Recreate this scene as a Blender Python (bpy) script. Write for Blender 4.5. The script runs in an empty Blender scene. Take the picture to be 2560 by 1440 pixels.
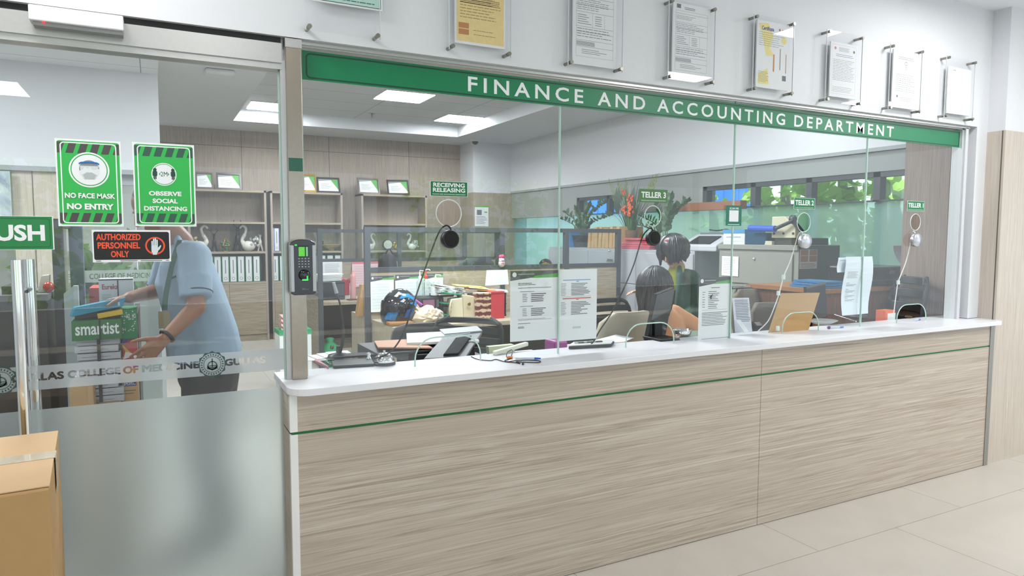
import bpy, bmesh, math, random
from mathutils import Vector as V, Matrix, noise
random.seed(7)
SC = bpy.context.scene
COL = SC.collection
PI = math.pi

# ---------------------------------------------------------------- camera
FPX, YAW, PITCH, ROLL = 1720.9, 0.480045, 0.0755262, 0.00240269
CAM = V((0, 0, 1.55))
_fw = V((math.sin(YAW) * math.cos(PITCH), math.cos(YAW) * math.cos(PITCH), -math.sin(PITCH)))
_rt = V((math.cos(YAW), -math.sin(YAW), 0)); _up = _rt.cross(_fw)
RT = _rt * math.cos(ROLL) + _up * math.sin(ROLL)
UP = -_rt * math.sin(ROLL) + _up * math.cos(ROLL)
cd = bpy.data.cameras.new('camera'); cam = bpy.data.objects.new('camera', cd); COL.objects.link(cam)
cd.sensor_width = 36; cd.lens = FPX / 2560 * 36; cd.clip_start = 0.05; cd.clip_end = 200
m3 = Matrix((RT, UP, -_fw)).transposed()
cam.matrix_world = Matrix.Translation(CAM) @ m3.to_4x4()
SC.camera = cam

# ---------------------------------------------------------------- exposure and world
vs = SC.view_settings
SC.display_settings.display_device = 'sRGB'
vs.view_transform = 'Standard'; vs.look = 'None'; vs.gamma = 1; vs.use_curve_mapping = False
vs.exposure = 0.0
w = bpy.data.worlds.new('sky'); SC.world = w; w.use_nodes = True
w.node_tree.nodes['Background'].inputs[0].default_value = (0.78, 0.90, 1.0, 1)
w.node_tree.nodes['Background'].inputs[1].default_value = 1.75
try:
    SC.cycles.max_bounces = 10; SC.cycles.diffuse_bounces = 4; SC.cycles.glossy_bounces = 4
    SC.cycles.transparent_max_bounces = 24; SC.cycles.transmission_bounces = 8
    SC.cycles.caustics_reflective = False; SC.cycles.caustics_refractive = False
    SC.cycles.sample_clamp_indirect = 4; SC.cycles.use_denoising = True
except Exception: pass

def area(name, loc, size, sizey, power, rot=(0, 0, 0), col=(1, 1, 1)):
    l = bpy.data.lights.new(name, 'AREA'); l.shape = 'RECTANGLE'; l.size = size; l.size_y = sizey
    l.energy = power; l.color = col
    o = bpy.data.objects.new(name, l); COL.objects.link(o); o.location = loc; o.rotation_euler = rot
    return o
# lobby ceiling panels (the lobby's own lamps, above and behind the camera)
for (x, y, sx, sy, p) in ((-0.5, 2.05, .5, .5, 21), (4.2, 1.88, .4, .4, 18), (4.3, -0.15, .6, 1.2, 52), (0.4, 0.2, .6, .6, 10), (7.0, 0.2, .6, .6, 74), (-1.5, -3.05, .8, .8, 40), (-3.4, 0.0, .6, .6, 28)):
    area('lobby_ceiling_lamp', (x, y, 3.0), sx, sy, p, col=(1, 0.985, 0.985))
sun = bpy.data.lights.new('sun', 'SUN'); sun.energy = 9.0; sun.angle = 0.02; sun.color = (1, 0.96, 0.88)
so = bpy.data.objects.new('sun', sun); COL.objects.link(so); so.rotation_euler = (math.radians(18), math.radians(-27), 0)

# ---------------------------------------------------------------- pixel helpers: where a sight line of the photograph meets a plane of the place
def ray(px, py):
    return (RT * ((px - 1280) / FPX) + UP * (-(py - 720) / FPX) + _fw)
def onx(px, py, x): d = ray(px, py); return CAM + d * ((x - CAM.x) / d.x)
def ony(px, py, y): d = ray(px, py); return CAM + d * ((y - CAM.y) / d.y)
def onz(px, py, z): d = ray(px, py); return CAM + d * ((z - CAM.z) / d.z)

# ---------------------------------------------------------------- materials
def lin(c):
    r = []
    for v in c[:3]:
        v = v / 255
        r.append(v / 12.92 if v <= .04045 else ((v + .055) / 1.055) ** 2.4)
    return (*r, 1)
MATS = {}
def nm(name):
    m = bpy.data.materials.new(name); m.use_nodes = True
    nt = m.node_tree; return m, nt, nt.nodes, nt.links
def mat(name, c=(200, 200, 200), rough=.5, metal=0, spec=.5, emit=0, coat=0, noise_amt=.06, noise_scale=30):
    if name in MATS: return MATS[name]
    m, nt, N, L = nm(name)
    b = N['Principled BSDF']
    b.inputs['Roughness'].default_value = rough; b.inputs['Metallic'].default_value = metal
    b.inputs['Specular IOR Level'].default_value = spec; b.inputs['Coat Weight'].default_value = coat
    cc = lin(c); b.inputs['Base Color'].default_value = cc
    if noise_amt:
        t = N.new('ShaderNodeTexNoise'); t.inputs['Scale'].default_value = noise_scale; t.inputs['Detail'].default_value = 3
        tc = N.new('ShaderNodeTexCoord'); L.new(tc.outputs['Object'], t.inputs['Vector'])
        r = N.new('ShaderNodeMixRGB'); r.inputs[1].default_value = tuple(v * (1 - noise_amt) for v in cc[:3]) + (1,)
        r.inputs[2].default_value = tuple(min(1, v * (1 + noise_amt)) for v in cc[:3]) + (1,)
        L.new(t.outputs['Fac'], r.inputs[0]); L.new(r.outputs[0], b.inputs['Base Color'])
    if emit:
        b.inputs['Emission Color'].default_value = cc; b.inputs['Emission Strength'].default_value = emit
    MATS[name] = m; return m
def flat(name, c=None, rough=.55, **k):
    if c is None: return MATS[name]
    return mat(name, c, rough, noise_amt=0, **k)

def wood(name, c1, c2, c3, scale=(1, 1, 1), rough=.45, bands=22, distort=3.0, spec=.4):
    """laminate with grain that runs along the axis whose scale is small"""
    if name in MATS: return MATS[name]
    m, nt, N, L = nm(name); b = N['Principled BSDF']
    tc = N.new('ShaderNodeTexCoord'); mp = N.new('ShaderNodeMapping'); mp.inputs['Scale'].default_value = scale
    L.new(tc.outputs['Object'], mp.inputs['Vector'])
    n1 = N.new('ShaderNodeTexNoise'); n1.inputs['Scale'].default_value = bands; n1.inputs['Detail'].default_value = 6
    n1.inputs['Roughness'].default_value = .65; n1.inputs['Distortion'].default_value = distort * .15
    n2 = N.new('ShaderNodeTexNoise'); n2.inputs['Scale'].default_value = bands * .18; n2.inputs['Detail'].default_value = 2
    L.new(mp.outputs[0], n1.inputs['Vector']); L.new(mp.outputs[0], n2.inputs['Vector'])
    cr = N.new('ShaderNodeValToRGB'); e = cr.color_ramp.elements
    e[0].position = .34; e[0].color = lin(c2); e[1].position = .62; e[1].color = lin(c1)
    L.new(n1.outputs['Fac'], cr.inputs[0])
    cr2 = N.new('ShaderNodeValToRGB'); e = cr2.color_ramp.elements; e[0].position = .4; e[0].color = (0, 0, 0, 1); e[1].position = .75; e[1].color = (.8, .8, .8, 1)
    L.new(n2.outputs['Fac'], cr2.inputs[0])
    mx = N.new('ShaderNodeMixRGB'); L.new(cr2.outputs[0], mx.inputs[0]); L.new(cr.outputs[0], mx.inputs[1]); mx.inputs[2].default_value = lin(c3)
    L.new(mx.outputs[0], b.inputs['Base Color']); b.inputs['Roughness'].default_value = rough; b.inputs['Specular IOR Level'].default_value = spec
    MATS[name] = m; return m

def glass(name, tint=(.945, .968, .966), refl=.9, base=.045, haze=0.0):
    """thin clear pane: see-through with the mirror share of a glass surface"""
    if name in MATS: return MATS[name]
    m, nt, N, L = nm(name); N.remove(N['Principled BSDF']); out = N['Material Output']
    tr = N.new('ShaderNodeBsdfTransparent'); tr.inputs[0].default_value = (*tint, 1)
    gl = N.new('ShaderNodeBsdfGlossy'); gl.inputs['Roughness'].default_value = 0.0; gl.inputs[0].default_value = (1, 1, 1, 1)
    lw = N.new('ShaderNodeLayerWeight'); lw.inputs[0].default_value = .5
    p = N.new('ShaderNodeMath'); p.operation = 'POWER'; p.inputs[1].default_value = 5; L.new(lw.outputs['Facing'], p.inputs[0])
    q = N.new('ShaderNodeMath'); q.operation = 'MULTIPLY_ADD'; q.inputs[1].default_value = refl; q.inputs[2].default_value = base; L.new(p.outputs[0], q.inputs[0])
    mx = N.new('ShaderNodeMixShader'); L.new(q.outputs[0], mx.inputs[0]); L.new(tr.outputs[0], mx.inputs[1]); L.new(gl.outputs[0], mx.inputs[2])
    last = mx.outputs[0]
    if haze:  # pale diffuse share: imitates light haze on panes, cloudiness on plastic
        df = N.new('ShaderNodeBsdfDiffuse'); df.inputs[0].default_value = (.9, .93, .95, 1)
        tn = N.new('ShaderNodeTexNoise'); tn.inputs['Scale'].default_value = 1.3; tn.inputs['Detail'].default_value = 4
        tc = N.new('ShaderNodeTexCoord'); L.new(tc.outputs['Object'], tn.inputs['Vector'])
        mr = N.new('ShaderNodeMapRange'); mr.inputs['From Min'].default_value = .35; mr.inputs['From Max'].default_value = .8
        mr.inputs['To Min'].default_value = haze * .3; mr.inputs['To Max'].default_value = haze; L.new(tn.outputs['Fac'], mr.inputs[0])
        m2 = N.new('ShaderNodeMixShader'); L.new(mr.outputs[0], m2.inputs[0]); L.new(last, m2.inputs[1]); L.new(df.outputs[0], m2.inputs[2]); last = m2.outputs[0]
    L.new(last, out.inputs['Surface'])
    MATS[name] = m; return m

def frosted(name, col=(.8, .85, .85), rough=.5, clear=.0, blur=.55, diff=.45, trans=(.85, .9, .9)):
    """etched film: scatters what is behind it, a share passes straight"""
    if name in MATS: return MATS[name]
    m, nt, N, L = nm(name); N.remove(N['Principled BSDF']); out = N['Material Output']
    tl = N.new('ShaderNodeBsdfTranslucent'); tl.inputs[0].default_value = (*col, 1)
    df = N.new('ShaderNodeBsdfDiffuse'); df.inputs[0].default_value = (*col, 1)
    rf = N.new('ShaderNodeBsdfRefraction'); rf.inputs['Color'].default_value = (*trans, 1); rf.inputs['Roughness'].default_value = rough; rf.inputs['IOR'].default_value = 1.12
    tp = N.new('ShaderNodeBsdfTransparent'); tp.inputs[0].default_value = (*trans, 1)
    a = N.new('ShaderNodeMixShader'); a.inputs[0].default_value = diff; L.new(tl.outputs[0], a.inputs[1]); L.new(df.outputs[0], a.inputs[2])
    b = N.new('ShaderNodeMixShader'); b.inputs[0].default_value = blur; L.new(a.outputs[0], b.inputs[1]); L.new(rf.outputs[0], b.inputs[2])
    c = N.new('ShaderNodeMixShader'); c.inputs[0].default_value = clear; L.new(b.outputs[0], c.inputs[1]); L.new(tp.outputs[0], c.inputs[2])
    L.new(c.outputs[0], out.inputs['Surface']); MATS[name] = m; return m

# ---------------------------------------------------------------- objects
INV = {}
def prop(o, label=None, cat=None, group=None, kind=None):
    if label: o['label'] = label
    if cat: o['category'] = cat
    if group: o['group'] = group
    if kind: o['kind'] = kind
    return o
def thing(name, label, cat, loc=(0, 0, 0), group=None, kind=None):
    o = bpy.data.objects.new(name, None); o.empty_display_size = .05; COL.objects.link(o)
    o.location = loc; INV[o.name] = V(loc)
    return prop(o, label, cat, group, kind)

class B:
    """collects shapes in world coordinates, then links them as one mesh object"""
    def __init__(s, m=None):
        s.v = []; s.f = []; s.mi = []; s.ms = []; s.sm = []; s.use(m or mat('plain')); s.smooth = False; s.X = None
    def use(s, m):
        if m not in s.ms: s.ms.append(m)
        s.cur = s.ms.index(m); return s
    def add(s, vs, fs):
        k = len(s.v)
        s.v += [(s.X @ V(p)) if s.X else V(p) for p in vs]
        for f in fs: s.f.append([i + k for i in f]); s.mi.append(s.cur); s.sm.append(s.smooth)
        return s
    def poly(s, pts): return s.add(pts, [list(range(len(pts)))])
    def box(s, x0, x1, y0, y1, z0, z1):
        vs = [(x, y, z) for z in (z0, z1) for y in (y0, y1) for x in (x0, x1)]
        return s.add(vs, [(0, 2, 3, 1), (4, 5, 7, 6), (0, 1, 5, 4), (2, 6, 7, 3), (0, 4, 6, 2), (1, 3, 7, 5)])
    def obox(s, c, ax, ay, az):
        """box about centre c with half-axis vectors"""
        c = V(c); ax, ay, az = V(ax), V(ay), V(az)
        vs = [c + ax * i + ay * j + az * k for k in (-1, 1) for j in (-1, 1) for i in (-1, 1)]
        return s.add(vs, [(0, 2, 3, 1), (4, 5, 7, 6), (0, 1, 5, 4), (2, 6, 7, 3), (0, 4, 6, 2), (1, 3, 7, 5)])
    def ring(s, c, a, b, n=16, ph=0): return [V(c) + V(a) * math.cos(2 * PI * i / n + ph) + V(b) * math.sin(2 * PI * i / n + ph) for i in range(n)]
    def loft(s, rings, cap=True, smooth=True):
        n = len(rings[0]); vs = [p for r in rings for p in r]; fs = []
        for k in range(len(rings) - 1):
            for i in range(n):
                j = (i + 1) % n; fs.append((k * n + i, k * n + j, k * n + n + j, k * n + n + i))
        old = s.smooth; s.smooth = smooth; s.add(vs, fs); s.smooth = False
        if cap:
            s.poly(list(reversed(rings[0]))); s.poly(rings[-1])
        s.smooth = old; return s
    def cyl(s, p0, p1, r0, r1=None, n=16, cap=True):
        p0, p1 = V(p0), V(p1); r1 = r0 if r1 is None else r1
        d = (p1 - p0).normalized(); a = d.orthogonal().normalized(); b = d.cross(a)
        return s.loft([s.ring(p0, a * r0, b * r0, n), s.ring(p1, a * r1, b * r1, n)], cap)
    def tube(s, pts, r, n=8, closed=False):
        pts = [V(p) for p in pts]; rr = r if isinstance(r, (list, tuple)) else [r] * len(pts)
        rings = []; a = None
        for i, p in enumerate(pts):
            q0 = pts[i - 1] if (i or closed) else p; q1 = pts[(i + 1) % len(pts)] if (i < len(pts) - 1 or closed) else p
            d = (q1 - q0); d = d.normalized() if d.length else V((0, 0, 1))
            a = d.orthogonal().normalized() if a is None else (a - d * a.dot(d)).normalized()
            rings.append(s.ring(p, a * rr[i], d.cross(a) * rr[i], n))
        if closed: rings.append(rings[0])
        return s.loft(rings, not closed)
    def lathe(s, c, prof, n=20, axis=(0, 0, 1)):
        d = V(axis).normalized(); a = d.orthogonal().normalized(); b = d.cross(a); c = V(c)
        return s.loft([s.ring(c + d * h, a * max(r, 1e-4), b * max(r, 1e-4), n) for r, h in prof])
    def ell(s, c, rx, ry, rz, n=16, m=10, rot=None):
        c = V(c); R = rot or Matrix.Identity(3); rings = []
        for k in range(m + 1):
            t = -PI / 2 + PI * k / m; cr = max(math.cos(t), 1e-3)
            rings.append([c + R @ V((rx * cr * math.cos(2 * PI * i / n), ry * cr * math.sin(2 * PI * i / n), rz * math.sin(t))) for i in range(n)])
        return s.loft(rings)
    def prism(s, pts, d):
        """extrude polygon pts along vector d"""
        pts = [V(p) for p in pts]; d = V(d); n = len(pts)
        q = [p + d for p in pts]
        s.add(pts + q, [list(reversed(range(n))), list(range(n, 2 * n))] + [(i, (i + 1) % n, n + (i + 1) % n, n + i) for i in range(n)])
        return s
    def build(s, name, parent=None, label=None, cat=None, group=None, kind=None, bevel=0, origin=None, subsurf=0):
        me = bpy.data.meshes.new(name)
        if parent is not None: o0 = parent_origin(parent)
        elif origin is not None: o0 = V(origin)
        else:
            lo = V((min(p.x for p in s.v), min(p.y for p in s.v), min(p.z for p in s.v))); hi = V((max(p.x for p in s.v), max(p.y for p in s.v), max(p.z for p in s.v)))
            o0 = V(((lo.x + hi.x) / 2, (lo.y + hi.y) / 2, lo.z))
        me.from_pydata([p - o0 for p in s.v], [], s.f)
        for m in s.ms: me.materials.append(m)
        me.polygons.foreach_set('material_index', s.mi); me.polygons.foreach_set('use_smooth', s.sm)
        bm = bmesh.new(); bm.from_mesh(me); bmesh.ops.recalc_face_normals(bm, faces=bm.faces); bm.to_mesh(me); bm.free()
        me.update()
        o = bpy.data.objects.new(name, me); COL.objects.link(o)
        if parent is not None: o.parent = parent; INV[o.name] = o0
        else: o.location = o0; INV[o.name] = o0
        if bevel:
            b = o.modifiers.new('edge', 'BEVEL'); b.width = bevel; b.segments = 2; b.limit_method = 'ANGLE'; b.angle_limit = .6
        if subsurf:
            b = o.modifiers.new('smooth', 'SUBSURF'); b.levels = subsurf; b.render_levels = subsurf
        return prop(o, label, cat, group, kind)
def parent_origin(p): return INV[p.name]

def copy_tree(o, parent=None):
    c = o.copy(); COL.objects.link(c); INV[c.name] = INV.get(o.name, V())
    if parent is not None: c.parent = parent
    for ch in [x for x in o.children]: copy_tree(ch, c)
    return c

# ---------------------------------------------------------------- flat printed matter
_TX = {}
def text_geo(s, bold=0.0, space=1.0):
    k = (s, bold, space)
    if k in _TX: return _TX[k]
    cu = bpy.data.curves.new('lettering', 'FONT'); cu.body = s; cu.size = 1; cu.offset = bold; cu.space_character = space; cu.fill_mode = 'FRONT'; cu.resolution_u = 3
    cu.align_x = 'LEFT'
    o = bpy.data.objects.new('lettering', cu); COL.objects.link(o)
    dg = bpy.context.evaluated_depsgraph_get(); me = bpy.data.meshes.new_from_object(o.evaluated_get(dg))
    vs = [(p.co.x, p.co.y) for p in me.vertices]; fs = [list(f.vertices) for f in me.polygons]
    bpy.data.objects.remove(o); bpy.data.curves.remove(cu); bpy.data.meshes.remove(me)
    x0 = min(p[0] for p in vs); x1 = max(p[0] for p in vs); y0 = min(p[1] for p in vs); y1 = max(p[1] for p in vs)
    vs = [((p[0] - x0) / (x1 - x0), (p[1] - y0) / max(y1 - y0, 1e-6)) for p in vs]
    _TX[k] = (vs, fs); return _TX[k]

class Sheet(B):
    """a flat printed thing: o = lower left corner, u and v = edge vectors; drawn in 0..1 coordinates"""
    def __init__(s, o, u, v, m, thick=.0006, lift=.00025):
        B.__init__(s, m); s.o, s.u, s.w = V(o), V(u), V(v); s.n = s.u.cross(s.w).normalized(); s.h = thick; s.lift = lift; s.bend = None
        s.prism([s.P(0, 0, 0), s.P(1, 0, 0), s.P(1, 1, 0), s.P(0, 1, 0)], s.n * thick) if thick else s.poly([s.P(0, 0, 0), s.P(1, 0, 0), s.P(1, 1, 0), s.P(0, 1, 0)])
        s.h += lift
    def P(s, a, b, h=None):
        return s.o + s.u * a + s.w * b + s.n * (s.h if h is None else h)
    def up(s): s.h += s.lift; return s
    def rect(s, a0, b0, a1, b1, m): s.use(m); return s.poly([s.P(a0, b0), s.P(a1, b0), s.P(a1, b1), s.P(a0, b1)])
    def pg(s, pts, m): s.use(m); return s.poly([s.P(*p) for p in pts])
    def rr(s, a0, b0, a1, b1, r, k=5):
        """rounded rectangle outline; r in metres"""
        ru, rv = r / s.u.length, r / s.w.length; out = []
        for (ca, cb, t) in ((a1 - ru, b0 + rv, -90), (a1 - ru, b1 - rv, 0), (a0 + ru, b1 - rv, 90), (a0 + ru, b0 + rv, 180)):
            for i in range(k + 1):
                g = math.radians(t + 90 * i / k); out.append((ca + ru * math.cos(g), cb + rv * math.sin(g)))
        return out
    def rrfill(s, a0, b0, a1, b1, r, m): return s.pg(s.rr(a0, b0, a1, b1, r), m)
    def band(s, A, Bp, m):
        s.use(m); n = len(A)
        return s.add([s.P(*p) for p in A] + [s.P(*p) for p in Bp], [(i, (i + 1) % n, n + (i + 1) % n, n + i) for i in range(n)])
    def rrline(s, a0, b0, a1, b1, r, t, m):
        tu, tv = t / s.u.length, t / s.w.length
        return s.band(s.rr(a0, b0, a1, b1, r), s.rr(a0 + tu, b0 + tv, a1 - tu, b1 - tv, max(r - t, 1e-4)), m)
    def circ(s, a, b, r, n=40): ru, rv = r / s.u.length, r / s.w.length; return [(a + ru * math.cos(2 * PI * i / n), b + rv * math.sin(2 * PI * i / n)) for i in range(n)]
    def disc(s, a, b, r, m, n=40): return s.pg(s.circ(a, b, r, n), m)
    def ringc(s, a, b, r, t, m, n=40): return s.band(s.circ(a, b, r, n), s.circ(a, b, r - t, n), m)
    def text(s, t, a0, b0, a1, b1, m, bold=.02, space=1.0):
        vs, fs = text_geo(t, bold, space); s.use(m)
        return s.add([s.P(a0 + (a1 - a0) * x, b0 + (b1 - b0) * y) for x, y in vs], fs)
    def greek(s, a0, b0, a1, b1, n, m, fill=.45, rag=.35, words=0, rnd=None):
        """n lines of illegibly small print"""
        rnd = rnd or random.Random(int(a0 * 977 + b0 * 3331 + n)); dv = (b1 - b0) / n
        for i in range(n):
            y = b1 - dv * (i + .5); e = a1 - (a1 - a0) * rag * rnd.random()
            if words:
                x = a0
                while x < e - .01:
                    wd = (a1 - a0) * rnd.uniform(.04, .16); x2 = min(x + wd, e); s.rect(x, y - dv * fill / 2, x2, y + dv * fill / 2, m); x = x2 + (a1 - a0) * .018
            else: s.rect(a0, y - dv * fill / 2, e, y + dv * fill / 2, m)
        return s
def wall_sheet(px0, py0, px1, py1, y, m, thick=.0006, lift=.00025):
    """upright sheet facing the lobby: upper left and lower right corners as seen"""
    a = ony(px0, py0, y); b = ony(px1, py1, y)
    return Sheet((a.x, y, b.z), (b.x - a.x, 0, 0), (0, 0, a.z - b.z), m, thick, lift)

def cutout(name, outline, holes, texts, o, u, v, m, thick=0):
    """flat face with real holes: outline and holes are 2-D point lists, in metres along u and v from o; texts = (string, x0, y0, x1, y1, bold)"""
    cu = bpy.data.curves.new(name, 'CURVE'); cu.dimensions = '2D'; cu.fill_mode = 'BOTH'
    def spl(pts):
        sp = cu.splines.new('POLY'); sp.points.add(len(pts) - 1)
        for i, p in enumerate(pts): sp.points[i].co = (p[0], p[1], 0, 1)
        sp.use_cyclic_u = True
    spl(outline)
    for h in holes: spl(h)
    for (t, x0, y0, x1, y1, bold) in texts:
        fc = bpy.data.curves.new('t', 'FONT'); fc.body = t; fc.offset = bold; fc.resolution_u = 3; fo = bpy.data.objects.new('t', fc); COL.objects.link(fo)
        dg = bpy.context.evaluated_depsgraph_get(); cc = fo.evaluated_get(dg).to_curve(dg, apply_modifiers=False)
        loops = []
        for sp in cc.splines:
            bp = sp.bezier_points; L = []
            for i in range(len(bp)):
                a, b = bp[i], bp[(i + 1) % len(bp)]
                for k in range(4):
                    q = k / 4; L.append(a.co * (1 - q) ** 3 + a.handle_right * 3 * q * (1 - q) ** 2 + b.handle_left * 3 * q * q * (1 - q) + b.co * q ** 3)
            if L: loops.append(L)
        fo.to_curve_clear(); fo.evaluated_get(dg).to_curve_clear() if False else None
        bpy.data.objects.remove(fo); bpy.data.curves.remove(fc)
        X0 = min(p.x for l in loops for p in l); X1 = max(p.x for l in loops for p in l); Y0 = min(p.y for l in loops for p in l); Y1 = max(p.y for l in loops for p in l)
        def grow(l):
            n = len(l); q = []
            for i in range(n):
                e = l[(i + 1) % n] - l[i - 1]; e = e / max(e.length, 1e-6); q.append(V((l[i].x + e.y * bold * SG, l[i].y - e.x * bold * SG, 0)))
            return q
        def ar(l): return sum(l[i - 1].x * l[i].y - l[i].x * l[i - 1].y for i in range(len(l)))
        SG = 1 if ar(max(loops, key=lambda l: abs(ar(l)))) > 0 else -1
        loops = [grow([p for i, p in enumerate(l) if (p - l[i - 1]).length > 1e-4]) for l in loops]
        for l in loops: spl([(x0 + (x1 - x0) * (p.x - X0) / (X1 - X0), y0 + (y1 - y0) * (p.y - Y0) / (Y1 - Y0)) for p in l])
    co = bpy.data.objects.new(name, cu); COL.objects.link(co)
    dg = bpy.context.evaluated_depsgraph_get(); me = bpy.data.meshes.new_from_object(co.evaluated_get(dg))
    b = B(m); o, u, v = V(o), V(u).normalized(), V(v).normalized()
    b.add([o + u * p.co.x + v * p.co.y for p in me.vertices], [list(f.vertices) for f in me.polygons])
    bpy.data.objects.remove(co); bpy.data.curves.remove(cu); bpy.data.meshes.remove(me)
    return b
# ================================================================ THE SETTING
WHITE = mat('white_wall_paint', (222, 224, 228), .6, noise_amt=.02)
CEILM = mat('ceiling_paint', (232, 235, 240), .8, noise_amt=.02)
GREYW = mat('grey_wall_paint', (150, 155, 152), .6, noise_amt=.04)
ALU = mat('brushed_aluminium', (188, 188, 186), .32, .85, noise_amt=.05, noise_scale=80)
ALUD = mat('shadow_gap', (40, 40, 42), .6, noise_amt=0)
STEEL = mat('brushed_steel', (165, 156, 143), .24, .95, noise_amt=.08, noise_scale=60)
CHROME = mat('chrome', (225, 225, 225), .08, 1, noise_amt=0)
GLASS = glass('clear_glass', haze=.065)
GEDGE = mat('green_glass_edge', (176, 205, 192), .15, noise_amt=0, spec=.8)
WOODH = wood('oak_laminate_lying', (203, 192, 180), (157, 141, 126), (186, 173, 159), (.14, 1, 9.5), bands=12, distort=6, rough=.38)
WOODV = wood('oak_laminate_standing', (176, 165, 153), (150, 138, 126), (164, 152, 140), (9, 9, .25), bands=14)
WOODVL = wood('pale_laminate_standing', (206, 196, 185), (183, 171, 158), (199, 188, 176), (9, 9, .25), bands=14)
DESK = wood('desk_laminate', (178, 168, 148), (150, 139, 119), (165, 154, 134), (6, 6, .5), bands=10)
DESKH = wood('desk_laminate_lying', (178, 166, 146), (142, 129, 110), (160, 148, 128), (.5, .5, 7), bands=8)
DARK = mat('charcoal_powder_coat', (72, 76, 82), .45, .1)
BLACK = mat('black_plastic', (22, 23, 26), .4, noise_amt=.05)
MATTE = mat('matte_black', (30, 30, 32), .75)
WPL = mat('white_plastic', (226, 226, 222), .35, noise_amt=.02)
PAPER = mat('white_paper', (236, 238, 240), .7, noise_amt=.015)
INK = flat('grey_ink', (120, 124, 130), .8)
INKD = flat('dark_ink', (58, 60, 64), .8)
FROST = frosted('etched_film', (.70, .74, .76), .38, 0, .5, .6)

def struct(b, name, parent=None, **k):
    o = b.build(name, parent, **k)
    if parent is None: o['kind'] = 'structure'
    return o

# floor: large polished tiles with fine joints
def tile_mat():
    m, nt, N, L = nm('floor_tile'); b = N['Principled BSDF']
    tc = N.new('ShaderNodeTexCoord'); br = N.new('ShaderNodeTexBrick')
    mp = N.new('ShaderNodeMapping'); mp.inputs['Location'].default_value = (.13, .18, 0); L.new(tc.outputs['Object'], mp.inputs['Vector'])
    br.offset = .5; br.inputs['Scale'].default_value = 1; br.inputs['Brick Width'].default_value = 1.2; br.inputs['Row Height'].default_value = .6
    br.inputs['Mortar Size'].default_value = .0022; br.inputs['Color1'].default_value = lin((205, 200, 191)); br.inputs['Color2'].default_value = lin((201, 196, 187)); br.inputs['Mortar'].default_value = lin((150, 143, 132))
    L.new(mp.outputs[0], br.inputs['Vector'])
    n = N.new('ShaderNodeTexNoise'); n.inputs['Scale'].default_value = 1.6; n.inputs['Detail'].default_value = 5; n.inputs['Distortion'].default_value = 1.5; L.new(tc.outputs['Object'], n.inputs['Vector'])
    mx = N.new('ShaderNodeMixRGB'); mx.blend_type = 'MULTIPLY'; mx.inputs[0].default_value = .35
    cr = N.new('ShaderNodeValToRGB'); cr.color_ramp.elements[0].position = .3; cr.color_ramp.elements[0].color = (.80, .79, .77, 1); cr.color_ramp.elements[1].position = .6; cr.color_ramp.elements[1].color = (1, 1, 1, 1)
    L.new(n.outputs['Fac'], cr.inputs[0]); L.new(br.outputs['Color'], mx.inputs[1]); L.new(cr.outputs[0], mx.inputs[2]); L.new(mx.outputs[0], b.inputs['Base Color'])
    b.inputs['Roughness'].default_value = .33; b.inputs['Specular IOR Level'].default_value = .4
    return m
struct(B(tile_mat()).box(-7, 12, -6, 12, -.1, 0), 'floor', origin=(0, 0, 0))

# lobby ceiling and office ceiling with its recessed tray
struct(B(CEILM).box(-7, 12, -6, 2.75, 3.05, 3.15), 'ceiling_lobby')
CZ = 3.10
tx0, tx1, ty0, ty1 = 1.02, 4.31, 4.2, 10.15
b = B(CEILM)
b.box(-5, tx0, 2.9, 11.6, CZ, CZ + .3); b.box(tx1, 6.2, 2.9, 11.6, CZ, CZ + .3)
b.box(tx0, tx1, 2.9, ty0, CZ, CZ + .3); b.box(tx0, tx1, ty1, 11.6, CZ, CZ + .3)
struct(b, 'ceiling_office')
def grid_mat():
    m, nt, N, L = nm('ceiling_board_grid'); MATS['ceiling_board_grid'] = m; b = N['Principled BSDF']
    tc = N.new('ShaderNodeTexCoord'); br = N.new('ShaderNodeTexBrick'); br.offset = 0; br.inputs['Scale'].default_value = 1
    br.inputs['Brick Width'].default_value = 1.2; br.inputs['Row Height'].default_value = .6; br.inputs['Mortar Size'].default_value = .004
    br.inputs['Color1'].default_value = lin((228, 231, 235)); br.inputs['Color2'].default_value = lin((224, 228, 232)); br.inputs['Mortar'].default_value = lin((140, 144, 146))
    L.new(tc.outputs['Object'], br.inputs['Vector']); L.new(br.outputs['Color'], b.inputs['Base Color']); b.inputs['Roughness'].default_value = .8; return m
struct(B(grid_mat()).box(tx0, tx1, ty0, ty1, CZ + .16, CZ + .2), 'ceiling_tray')
struct(B(MATS['ceiling_board_grid']).box(-4.98, .088, 2.95, 7.0, 2.975, CZ), 'ceiling_left')
LAMP = mat('lit_diffuser', (250, 252, 255), .5, emit=42, noise_amt=0)
LZ = CZ + .16
def lamp(x0, x1, y0, y1, label):
    t = thing('ceiling_panel_light', label, 'ceiling light', ((x0 + x1) / 2, (y0 + y1) / 2, LZ - .012), group='lit ceiling panels in the office tray')
    B(WPL).box(x0 - .02, x1 + .02, y0 - .02, y1 + .02, LZ - .012, LZ).build('frame', t)
    B(LAMP).box(x0, x1, y0, y1, LZ - .016, LZ - .0121).build('diffuser', t)
lamp(2.50, 3.09, 7.97, 8.53, 'square lit ceiling panel just under the green banner, largest of the lit panels')
lamp(3.76, 4.28, 9.15, 9.72, 'lit ceiling panel in the far corner of the tray by the camera dome')
lamp(1.18, 1.70, 9.45, 10.0, 'lit ceiling panel seen through the glass door beside the steel post')
for (x, y) in ((1.3, 5.2), (2.8, 5.2), (3.0, 5.2), (2.1, 5.6)):  # unseen fill lights, added out of view to brighten the office
    area('office_fill_light', (x, y, LZ - .02), .55, .55, 46, col=(.91, .97, 1))
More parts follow.
